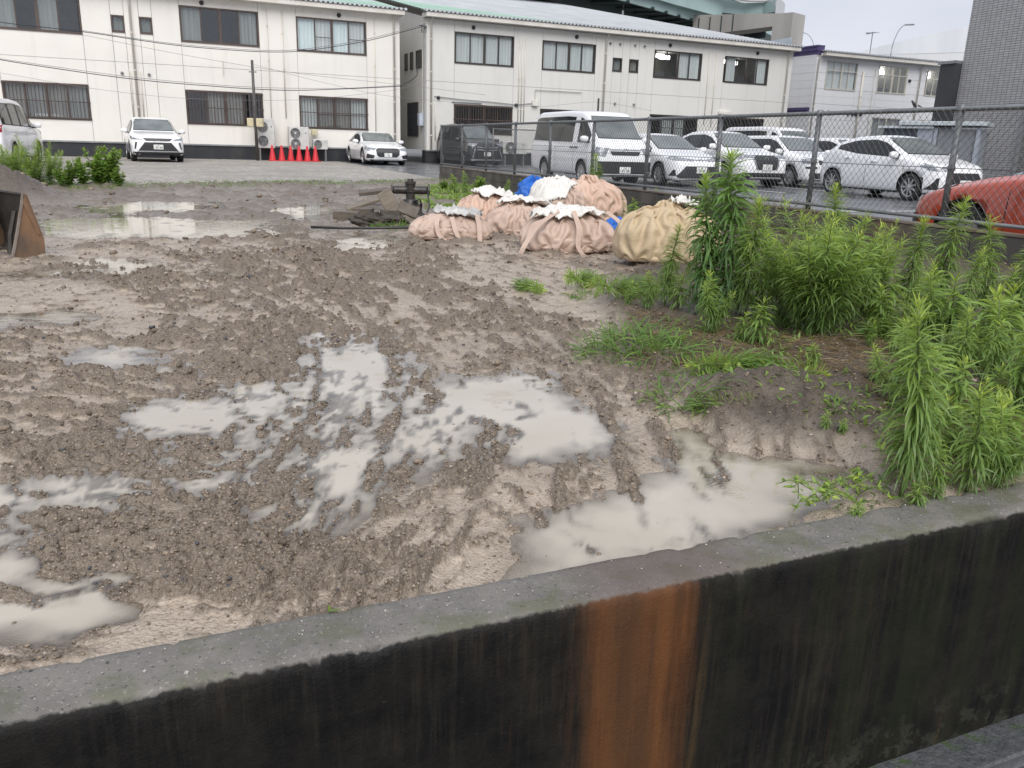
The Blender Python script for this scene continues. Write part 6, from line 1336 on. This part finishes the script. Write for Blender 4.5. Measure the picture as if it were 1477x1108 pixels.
board(574, 314, .22, .05, .44, (-.2, -.52, .1), WOODL, 'leaning board standing up steeply against the timber heap', .0)
board(586, 316, .30, .05, .17, (-.3, .38, .05), WOODM, 'short board leaning at the foot of the pump motor')
ROOTM = pmat('muddy_roots', (.07, .057, .045), .7, (.04, .033, .026), 12., bump=.6, bscale=40., bdist=.02)
p = gp(548, 325, 0.); rb_ = link('earth_clump', blob_mesh('earth_clump', ROOTM, .36, .22, .17, 61, .16, nu=72, nv=36), None, (p.x, p.y, tz(p.x, p.y)-.02)); tag(rb_, 'clump of earth and roots in front of the timber heap', 'earth clump')
p = gp(505, 334, 0.); tag(MB().tube([(p.x-.5, p.y+.1, .03), (p.x-.1, p.y+.02, .035), (p.x+.3, p.y, .05), (p.x+.7, p.y+.12, .06), (p.x+1.1, p.y+.1, .03)], .018, 6).build('black_hose', BLACKM, None, True), 'black hose lying on the mud before the timber heap', 'hose')
# ================================================================ PLANTS
def leafmat(name, dark, light, tip, trans=.38):
    t = NT(name); a = t.attr('age'); P = t.pos()
    c = t.mix(t.ramp(a, .15, .75), dark, light); c = t.mix(t.ramp(a, .80, 1.), c, tip); c = t.mix(t.math('MULTIPLY', t.ramp(t.noise(P, 25., 2), .45, .7), .45), c, tuple(x*.6 for x in dark)); c = t.mix(t.math('MULTIPLY', t.ramp(t.noise(P, 60., 2), .66, .74), t.ramp(a, .7, .3)), c, (.34, .30, .10))
    p = t.n('ShaderNodeBsdfPrincipled', i_0=c); p.inputs['Roughness'].default_value = .42; p.inputs['Specular IOR Level'].default_value = .45
    tr = t.n('ShaderNodeBsdfTranslucent', i_0=t.mix(.5, c, tip)); m = t.n('ShaderNodeMixShader', i_0=trans); t.t.links.new(p.outputs[0], m.inputs[1]); t.t.links.new(tr.outputs[0], m.inputs[2]); t.t.links.new(m.outputs[0], t.out.inputs[0]); return t.m
LEAF = leafmat('weed_leaf', (.125, .22, .065), (.27, .41, .085), (.55, .66, .095)); LEAFD = leafmat('dark_weed_leaf', (.09, .185, .065), (.19, .335, .085), (.47, .61, .09)); LEAFY = leafmat('yellow_green_leaf', (.11, .21, .04), (.20, .33, .06), (.40, .52, .08)); GRASS = leafmat('grass_blade', (.09, .18, .04), (.16, .29, .05), (.30, .42, .09)); DRY = leafmat('dry_brush', (.10, .095, .05), (.17, .16, .085), (.22, .2, .11), .1)
STEM = pmat('green_stem', (.14, .18, .06), .5, (.10, .13, .045), 9.); STEMB = pmat('brown_stem', (.16, .115, .065), .6, (.11, .08, .045), 9.)
def leaves_mesh(name, mat, base, az, el, length, width, droop, age, seg=4, curl=.9):
    """many narrow leaves as one mesh; arrays over leaves"""
    n = len(az); t = np.linspace(0, 1, seg+1); V = np.zeros((n, seg+1, 2, 3)); p = base.copy(); d_el = el.copy()
    rg_ = np.random.default_rng(n); cu = rg_.normal(0, curl, n); tw = rg_.normal(0, .5, n); az = az.copy()
    for k in range(seg+1):
        side = np.stack([-np.sin(az)*np.cos(tw), np.cos(az)*np.cos(tw), np.sin(tw)], 1)
        wv = (np.sin(np.pi*min(.08+.92*t[k]**.75, .985)))*.5*width
        V[:, k, 0] = p-side*wv[:, None]; V[:, k, 1] = p+side*wv[:, None]
        if k < seg:
            e = d_el-droop*(t[k]+.5/seg); st = (length/seg)[:, None]
            p = p+st*np.stack([np.cos(az)*np.cos(e), np.sin(az)*np.cos(e), np.sin(e)], 1); az = az+cu/seg
    i = np.arange(n*(seg+1)*2).reshape(n, seg+1, 2)
    F = np.stack([i[:, :-1, 0], i[:, :-1, 1], i[:, 1:, 1], i[:, 1:, 0]], -1).reshape(-1, 4)
    ag = np.repeat(age, (seg+1)*2)
    return np_mesh(name, V.reshape(-1, 3), F, mat, True, dict(age=ag))
def stem_pts(h, bend, seed, n=10, lean=0.):
    g = np.random.default_rng(seed); t = np.linspace(0, 1, n); a = g.uniform(0, 6.28)
    return np.stack([bend*h*np.cos(a)*t**2+.012*h*np.sin(t*9+seed)+lean*t*h, bend*h*np.sin(a)*t**2, h*t], 1)
def weed_proto(seed, nl, ll, lw, bend=.08, top=1., low=.10, droop=1.5, mat=None, branches=0, bl=.4):
    """unit-height upright weed: whorled narrow leaves, drooping below, upright bright tip"""
    g = np.random.default_rng(seed); S = [(stem_pts(1., bend, seed), 1., nl)]
    for b in range(branches):
        s0 = g.uniform(.08, .55); a = g.uniform(0, 6.28); L = bl*g.uniform(.7, 1.1)*(1.05-s0*.4); o = S[0][0][int(s0*9)]; t = np.linspace(0, 1, 8)
        S.append((o+np.stack([np.cos(a)*L*.62*t**.8, np.sin(a)*L*.62*t**.8, L*(t*.75+.25*t*t)], 1), L, int(nl*.45)))
    B = []; AZ = []; EL = []; LN = []; AG = []; DR = []
    for P, L, n in S:
        s = np.sort(1-(1-low)*g.random(n)**.85); tt = np.linspace(0, 1, len(P))
        q = np.stack([np.interp(s, tt, P[:, k]) for k in range(3)], 1); az = np.arange(n)*2.39996+g.normal(0, .35, n)
        el = np.interp(s, [0, .5, .8, .93, 1], [.05, .25, .55, .9, 1.25])+g.normal(0, .16, n); le = ll*np.interp(s, [0, .15, .45, .8, .95, 1], [.55, .9, 1.05, .85, .55, .3])*g.uniform(.75, 1.2, n)*(L if L < 1 else 1)**.5
        B.append(q); AZ.append(az); EL.append(el); LN.append(le); AG.append(np.interp(s, [0, .6, .85, 1], [0, .45, .75, 1.])+g.normal(0, .06, n)); DR.append(droop*np.interp(s, [0, .6, .9, 1], [1.25, 1.0, .55, .2])*g.uniform(.7, 1.25, n))
    B, AZ, EL, LN, AG, DR = map(np.concatenate, (B, AZ, EL, LN, AG, DR))
    lm = leaves_mesh('leaves', mat or LEAF, B, AZ, EL, LN, LN*lw, DR, AG); sm = MB()
    for P, L, n in S: sm.tube([Vector(p) for p in P], list(np.linspace(.011, .004, len(P))*(1 if L == 1 else .6)*(ll/.12)**.4), 5)
    return lm, sm.mesh('stem', STEM, True)
TALL = [weed_proto(100+k, 560, .19, .066, .12, low=.16) for k in range(4)]
TALLD = [weed_proto(120+k, 520, .21, .085, .08, droop=1.9, mat=LEAFD) for k in range(2)]
MID = [weed_proto(140+k, 230, .26, .085, .15, low=.14, branches=(0, 2, 0, 3)[k], bl=.6) for k in range(4)]
SMALL = [weed_proto(160+k, 105, .44, .125, .15, low=.15) for k in range(3)]
FEATH = [weed_proto(180+k, 520, .17, .075, .06, droop=.5, branches=9, bl=.75, low=.03) for k in range(2)]
BUSHY = [weed_proto(190+k, 330, .2, .085, .05, branches=18, bl=.85, low=.02, droop=1.2) for k in range(2)]
BROAD = [weed_proto(200+k, 120, .2, .42, .1, branches=11, bl=.7, low=.1, droop=.8, mat=LEAFY) for k in range(2)]
DRYB = [weed_proto(210+k, 160, .06, .25, .1, branches=16, bl=.75, low=.1, droop=.6, mat=DRY) for k in range(1)]
def plant(protos, px, py, top_px, label, k=0, grp='weeds', lean=None, fallen=None, hgt=None, name='tall_weed', pt=None, wide=1.):
    p = pt if pt is not None else gp(px, py, .06); z = tz(p.x, p.y)
    q = p-Vector((0, 0, H)); scale = hgt if hgt else (py-top_px)/FPX*(q.dot(_F))/math.cos(PIT)*.97
    T = thing(name, (p.x, p.y, z-.015), rnd.uniform(0, 6.28), label, 'plant', grp)
    lm, sm = protos[k % len(protos)]
    R = (0, 0, 0)
    if fallen is not None: T.rotation_euler = (math.radians(82), 0, fallen); T.location.z = z+.03
    elif lean is not None: T.rotation_euler = (lean[1], lean[0], T.rotation_euler.z)
    a = link('leaves', lm, T, scale=(scale*wide, scale*wide, scale)); a['kind'] = 'stuff'; link('stem', sm, T, scale=(scale*wide, scale*wide, scale)); return T
# right-hand thicket, far to near
plant(TALLD, 1048, 462, 240, 'tallest dark green weed standing in front of the fence beside the tan bag', 0)
plant(TALLD, 1012, 458, 268, 'tall dark green weed close behind the tan bag', 1)
plant(TALL, 1072, 470, 300, 'leafy weed leaning between the tallest weed and the bushy weed', 1)
plant(MID, 1098, 466, 330, 'shorter weed at the right foot of the tallest weed', 0)
plant(TALL, 958, 447, 330, 'slender weed growing in front of the tan bag', 2)
plant(MID, 935, 452, 395, 'low leafy weed at the foot of the tan bag', 1)
plant(MID, 905, 446, 408, 'low sprawling weed left of the tan bag', 2)
plant(SMALL, 975, 452, 400, 'small weed between the tan bag and the bare soil', 0)
plant(MID, 1024, 486, 396, 'bright tipped weed standing alone on the soil left of the bushy weed', 3)
plant(SMALL, 1088, 508, 442, 'small bright weed at the left edge of the bushy weed', 1)
plant(SMALL, 1066, 500, 456, 'small low weed on the bare soil before the tallest weed', 2)
plant(BUSHY, 1172, 500, 345, 'broad feathery bushy weed in the middle of the thicket', 0, wide=1.15)
plant(BUSHY, 1215, 478, 350, 'feathery bushy weed at the right of the broad bushy weed', 1)
plant(BUSHY, 1128, 482, 362, 'feathery bushy weed at the left of the broad bushy weed', 1)
plant(BUSHY, 1150, 492, 372, 'lower feathery bushy weed in front of the broad bushy weed', 0)
plant(BUSHY, 1192, 492, 362, 'rounded feathery bushy weed beside the broad bushy weed', 1)
plant(BUSHY, 1240, 470, 375, 'last feathery bushy weed before the gap in the thicket', 0)
plant(DRYB, 1100, 430, 290, 'dry brown seeding brush behind the thicket near the fence', 0)
plant(DRYB, 1140, 432, 312, 'second dry brown brush behind the bushy weed', 0)
plant(TALL, 1190, 430, 284, 'tall bright tipped weed behind the bushy weed by the fence', 3)
plant(MID, 1160, 420, 330, 'weed half hidden behind the bushy weed', 1)
plant(TALL, 1342, 470, 303, 'tall weed in front of the red car at the fence post', 0)
plant(TALL, 1300, 475, 338, 'weed with spreading top left of the red car', 1)
plant(TALL, 1412, 478, 332, 'tall weed standing before the red car wheel', 2)
plant(TALL, 1376, 500, 378, 'weed among the thicket below the red car', 3)
plant(TALL, 1448, 500, 358, 'tall weed near the right edge below the red car door', 0)
plant(TALL, 1478, 520, 380, 'tall weed cut by the right edge of the picture', 1)
plant(MID, 1330, 520, 410, 'leafy weed in the thicket behind the near tall weed', 1)
plant(MID, 1425, 560, 440, 'leafy weed in the thicket at the right', 2)
plant(MID, 1380, 570, 455, 'mid-height weed right of the near tall weed top', 3)
plant(MID, 1462, 600, 450, 'mid-height weed at the right edge', 0)
plant(SMALL, 1268, 500, 430, 'small bright weed right of the bushy weed', 1)
plant(SMALL, 1262, 566, 522, 'small leafy weed on the straw covered soil', 2)
plant(SMALL, 1172, 540, 505, 'small bright sprout on the bare soil', 0)
plant(SMALL, 1216, 556, 540, 'tiny sprout on the straw covered soil', 1)
plant(SMALL, 1190, 616, 588, 'tiny sprout at the puddle bank', 2)
plant(SMALL, 1215, 622, 596, 'tiny bent sprout beside the straw at the bank', 0)
plant(MID, 1290, 590, 470, 'leafy weed behind the near tall weed', 1)
plant(TALL, 1302, 700, 402, 'tall bright near weed rising from the wall edge at the right', 0, lean=(.12, -.02))
plant(MID, 1396, 694, 530, 'bright leafy weed right of the near tall weed', 0)
plant(MID, 1440, 690, 560, 'leafy weed near the wall at the right', 3)
plant(MID, 1252, 738, 632, 'small leaning weed at the left foot of the near tall weed', 1)
plant(MID, 1352, 706, 608, 'low weed at the right foot of the near tall weed', 2)
plant(SMALL, 1380, 714, 650, 'small weed on the wall edge below the bright leafy weed', 1)
plant(SMALL, 1465, 708, 630, 'small weed on the wall edge at the right border', 2)
plant(SMALL, 1420, 704, 640, 'small weed on the wall edge second from the right border', 0)
plant(MID, 1480, 690, 520, 'leafy weed at the right border behind the wall', 1)
plant(SMALL, 1330, 640, 560, 'small weed behind the near tall weed stem', 2)
plant(SMALL, 1345, 722, 668, 'bright small weed spilling onto the wall top below the near tall weed', 0)
plant(SMALL, 1402, 712, 655, 'bright small weed spilling onto the wall top further right', 2)
plant(SMALL, 1440, 706, 640, 'bright small weed at the wall top near the right border', 1)
plant(SMALL, 1236, 730, 690, 'small bent sprout in the puddle corner', 1)
plant(SMALL, 1300, 728, 680, 'small bright sprout left under the near tall weed', 2)
plant(SMALL, 1320, 716, 668, 'small weed under the near tall weed', 1)
plant(SMALL, 1282, 742, 704, 'small sprout on the wall edge at the puddle corner', 0)
ORD = 'leftmost second third fourth fifth sixth seventh eighth ninth tenth eleventh twelfth thirteenth fourteenth fifteenth sixteenth seventeenth eighteenth nineteenth twentieth twenty-first twenty-second twenty-third twenty-fourth twenty-fifth twenty-sixth twenty-seventh twenty-eighth twenty-ninth thirtieth thirty-first thirty-second'.split()
for k, (px, py, tp) in enumerate(sorted(((1235, 460, 415), (1285, 450, 400), (1320, 450, 385), (1415, 520, 440), (1360, 545, 480), (1310, 560, 500), (1440, 640, 560), (1400, 620, 550), (1470, 560, 480), (1346, 600, 530), (1250, 520, 480), (1290, 530, 480), (1475, 650, 590), (1425, 600, 530), (1250, 470, 400), (1270, 480, 395), (1335, 500, 400), (1360, 520, 420), (1400, 540, 430), (1440, 540, 430), (1470, 500, 400), (1320, 600, 500), (1365, 620, 520), (1410, 660, 560), (1450, 670, 560), (1345, 660, 570), (1380, 660, 580), (1476, 600, 500), (1305, 500, 420), (1430, 500, 400)))):
    plant(SMALL if k % 2 else MID, px, py, tp, ORD[k]+' small undergrowth weed from the left inside the right thicket', k, 'undergrowth weeds in the right thicket', name='weed')
# along the block wall
plant(TALL, 858, 300, 226, 'tall weed growing against the fence beside the van wheel', 1)
plant(MID, 948, 305, 258, 'weed in front of the fence below the white sedan', 2)
plant(MID, 874, 312, 262, 'weed beside the tall weed at the fence', 0)
for k, (px, py, tp) in enumerate(((640, 272, 254), (655, 276, 250), (672, 277, 245), (690, 280, 252), (703, 283, 262), (730, 284, 256), (755, 282, 258), (792, 276, 248), (895, 318, 272), (905, 305, 280), (915, 322, 285))):
    plant((BROAD, SMALL, MID)[k % 3], px, py, tp, ORD[k]+' low green weed from the fence corner along the foot of the block wall', k, 'weeds along the block wall', name='weed')
# left clump at the gravel edge
for k, (px, py, tp, lb) in enumerate(((12, 262, 205, 'feathery green weed at the left border'), (30, 264, 208, 'feathery weed second from the left border'), (58, 266, 198, 'tallest feathery weed before the white minivan'), (72, 267, 212, 'feathery weed right of the tallest feathery weed'), (45, 267, 225, 'short feathery weed in the left clump'))):
    plant(FEATH, px, py, tp, lb, k, 'weeds at the gravel edge', name='feathery_weed')
for k, (px, py, tp, lb) in enumerate(((100, 268, 232, 'low yellow green shrub left of the leafy shrub'), (118, 268, 228, 'yellow green shrub beside the leafy shrub'), (142, 266, 208, 'tall leafy shrub at the gravel edge left of the white car'), (158, 267, 215, 'leafy shrub right of the tall leafy shrub'), (172, 268, 240, 'small shrub at the right end of the left clump'), (88, 269, 245, 'small low shrub among the feathery weeds'))):
    plant(BROAD, px, py, tp, lb, k, 'weeds at the gravel edge', name='leafy_shrub')
# fallen and cut plants
for px, py, L, a, lb in ((742, 408, .36, .7, 'cut green stem lying on the mud before the bags'), (865, 405, .42, -.9, 'cut leafy stem leaning on the mud before the tan bag'), (890, 424, .5, 1.2, 'fallen leafy stem left of the tan bag weeds'), (940, 434, .5, -1.3, 'fallen leafy stem at the foot of the tan bag'), (1225, 506, .42, 1.45, 'fallen weed lying across the soil before the bushy weed'), (1060, 548, .4, 1.5, 'uprooted weed lying on the bare soil'), (1130, 545, .45, -1.5, 'long uprooted weed with a bright tip on the bare soil'), (985, 585, .3, 1.4, 'uprooted weed at the edge of the mud')):
    plant(MID, px, py, 0, lb, int(L*100), 'cut and fallen weeds', fallen=a, hgt=L, name='fallen_weed')
# grass clumps
def grass_clump(px, py, r, hgt, n, label, seed):
    g = np.random.default_rng(seed); p = gp(px, py, .04); z = tz(p.x, p.y); rr_ = r*np.sqrt(g.random(n)); a = g.uniform(0, 6.28, n); bx, by = rr_*np.cos(a)*1.3, rr_*np.sin(a)
    zz = terrain(p.x+bx, p.y+by)[0]-z-.006
    ln = hgt*g.uniform(.5, 1.2, n); me = leaves_mesh('grass_clump', GRASS, np.stack([bx, by, zz], 1), a+g.normal(0, .8, n), g.uniform(.3, 1.3, n), ln, np.full(n, .055)*g.uniform(.05, .12, n)*1.4+.001, g.uniform(.6, 2.2, n), g.uniform(.1, .95, n), 5)
    tag(link('grass_clump', me, None, (p.x, p.y, z)), label, 'grass', 'torn grass clumps')
grass_clump(905, 505, .20, .22, 260, 'bright green torn grass clump at the edge of the mud', 1); grass_clump(945, 520, .16, .2, 160, 'torn grass clump right of the bright grass clump', 2); grass_clump(900, 480, .1, .14, 70, 'small grass tuft above the bright grass clump', 3)
grass_clump(985, 578, .11, .15, 110, 'grass clump hanging over the puddle end of the soil', 4); grass_clump(1010, 545, .13, .12, 70, 'sparse grass on the bare soil', 5); grass_clump(1095, 552, .13, .1, 90, 'flattened green grass on the bare soil', 6); grass_clump(860, 424, .16, .14, 120, 'flattened grass left of the tan bag', 7); grass_clump(1215, 604, .06, .08, 40, 'little grass tuft beside the tiny sprouts', 8); grass_clump(570, 325, .22, .2, 200, 'green weeds growing from the earth clump', 9); grass_clump(1230, 700, .12, .07, 70, 'little grass at the puddle corner by the wall', 10)
# creeping weed over the wall edge
g = np.random.default_rng(77); pcw = gp(1190, 722, .03); B = []; AZ = []; EL = []; LN = []; AG = []; sm = MB()
for k in range(15):
    a = g.uniform(0, 6.28); L = g.uniform(.08, .22); o = Vector((g.uniform(-.1, .24), g.uniform(-.035, .05), .01)); pts = [o+Vector((math.cos(a)*L*t, math.sin(a)*L*t*.5, .02+.05*math.sin(math.pi*t*.8)+g.uniform(0, .012))) for t in np.linspace(0, 1, 6)]; sm.tube(pts, .0016, 4)
    for q in range(26):
        t = g.random()*5; i0 = min(4, int(t)); b = pts[i0].lerp(pts[i0+1], t-i0); B.append(tuple(b)); AZ.append(g.uniform(0, 6.28)); EL.append(g.uniform(-.1, .9)); LN.append(g.uniform(.016, .034)); AG.append(g.uniform(.3, 1.))
CW_ = thing('creeping_weed', (pcw.x, pcw.y, tz(pcw.x, pcw.y)), math.atan2(dW.y, dW.x), 'small leaved weed creeping over the wall edge at the puddle corner', 'plant', 'weeds'); LN = np.array(LN)
link('leaves', leaves_mesh('leaves', LEAF, np.array(B), np.array(AZ), np.array(EL), LN, LN*.32, np.full(len(LN), .5), np.array(AG), 3), CW_)['kind'] = 'stuff'; sm.build('stem', STEM, CW_)
lf = gp(473, 884, WT); lm = leaves_mesh('fallen_leaf', LEAFY, np.array([[0, 0, .004], [.006, .004, .003]]), np.array([.2, 2.2]), np.array([.25, .1]), np.array([.032, .03]), np.array([.014, .012]), np.array([.5, .4]), np.array([.8, .9])); tag(link('fallen_leaf', lm, None, (lf.x, lf.y, WT)), 'yellow green leaf on the inner edge of the near wall', 'leaf')
# ---- uncountable ground cover: low weeds at the block wall, gravel edge; straw on the soil
def cover(name, label, regions, n, mat, ll, lw, seed, el=(.1, 1.2), age=(.1, .9), droop=(.3, 1.5), flat=None):
    g = np.random.default_rng(seed); BX = []; BY = []
    for pts, frac in regions:
        P = px_poly(pts, .03); k = int(n*frac); x = g.uniform(P[:, 0].min(), P[:, 0].max(), k*4); y = g.uniform(P[:, 1].min(), P[:, 1].max(), k*4)
        m = (poly_sd(x, y, P) > 0) & (noise2(x*2.2, y*2.2, seed) > .33); BX.append(x[m][:k]); BY.append(y[m][:k])
    x = np.concatenate(BX); y = np.concatenate(BY); t_ = terrain(x, y); z = np.where(t_[0] < -.015, GRAV_Z-.012, t_[0]) if flat is None else np.maximum(t_[0], -.01); m = (x*nW.x+y*nW.y > WI+.02) & (x*nB.x+y*nB.y < NBW-.02); x, y, z = x[m], y[m], z[m]; k = len(x)
    ln = ll*g.uniform(.5, 1.3, k); me = leaves_mesh(name, mat, np.stack([x, y, z], 1), g.uniform(0, 6.28, k), g.uniform(*el, k), ln, ln*lw*g.uniform(.7, 1.3, k), g.uniform(*droop, k), g.uniform(*age, k), 3)
    tag(link(name, me), label, 'ground cover', kind='stuff')
cover('low_weeds', 'low green weeds carpeting the corner at the block wall', [([(600, 276), (640, 264), (700, 276), (780, 288), (760, 300), (700, 300), (660, 305), (615, 300), (585, 282)], .7), ([(880, 318), (930, 318), (1000, 330), (1010, 345), (900, 335)], .3)], 9000, LEAF, .10, .28, 5)
cover('edge_weeds', 'thin line of grass along the gravel edge', [([(190, 268), (400, 264.5), (630, 261), (630, 266), (400, 269), (190, 272)], .8), ([(0, 268), (190, 266), (195, 273), (0, 276)], .2)], 5200, GRASS, .09, .10, 6, age=(.2, 1.))
cover('straw', 'dry brown straw and roots lying on the soil bank', [([(905, 450), (1000, 480), (1100, 500), (1290, 510), (1290, 600), (1180, 600), (1080, 560), (960, 575), (930, 530)], .75), ([(1250, 560), (1477, 560), (1477, 690), (1290, 705)], .25)], 15000, leafmat('straw_fibre', (.17, .115, .06), (.24, .17, .09), (.33, .25, .14), .05), .10, .022, 7, (-.05, .22), (.0, 1.), (.0, .5), True)
cover('soil_sprouts', 'tiny green sprouts spread over the soil bank', [([(960, 470), (1290, 470), (1477, 500), (1477, 690), (1290, 705), (1240, 640), (1000, 560)], 1.)], 2600, LEAF, .045, .26, 8, (.1, 1.2))
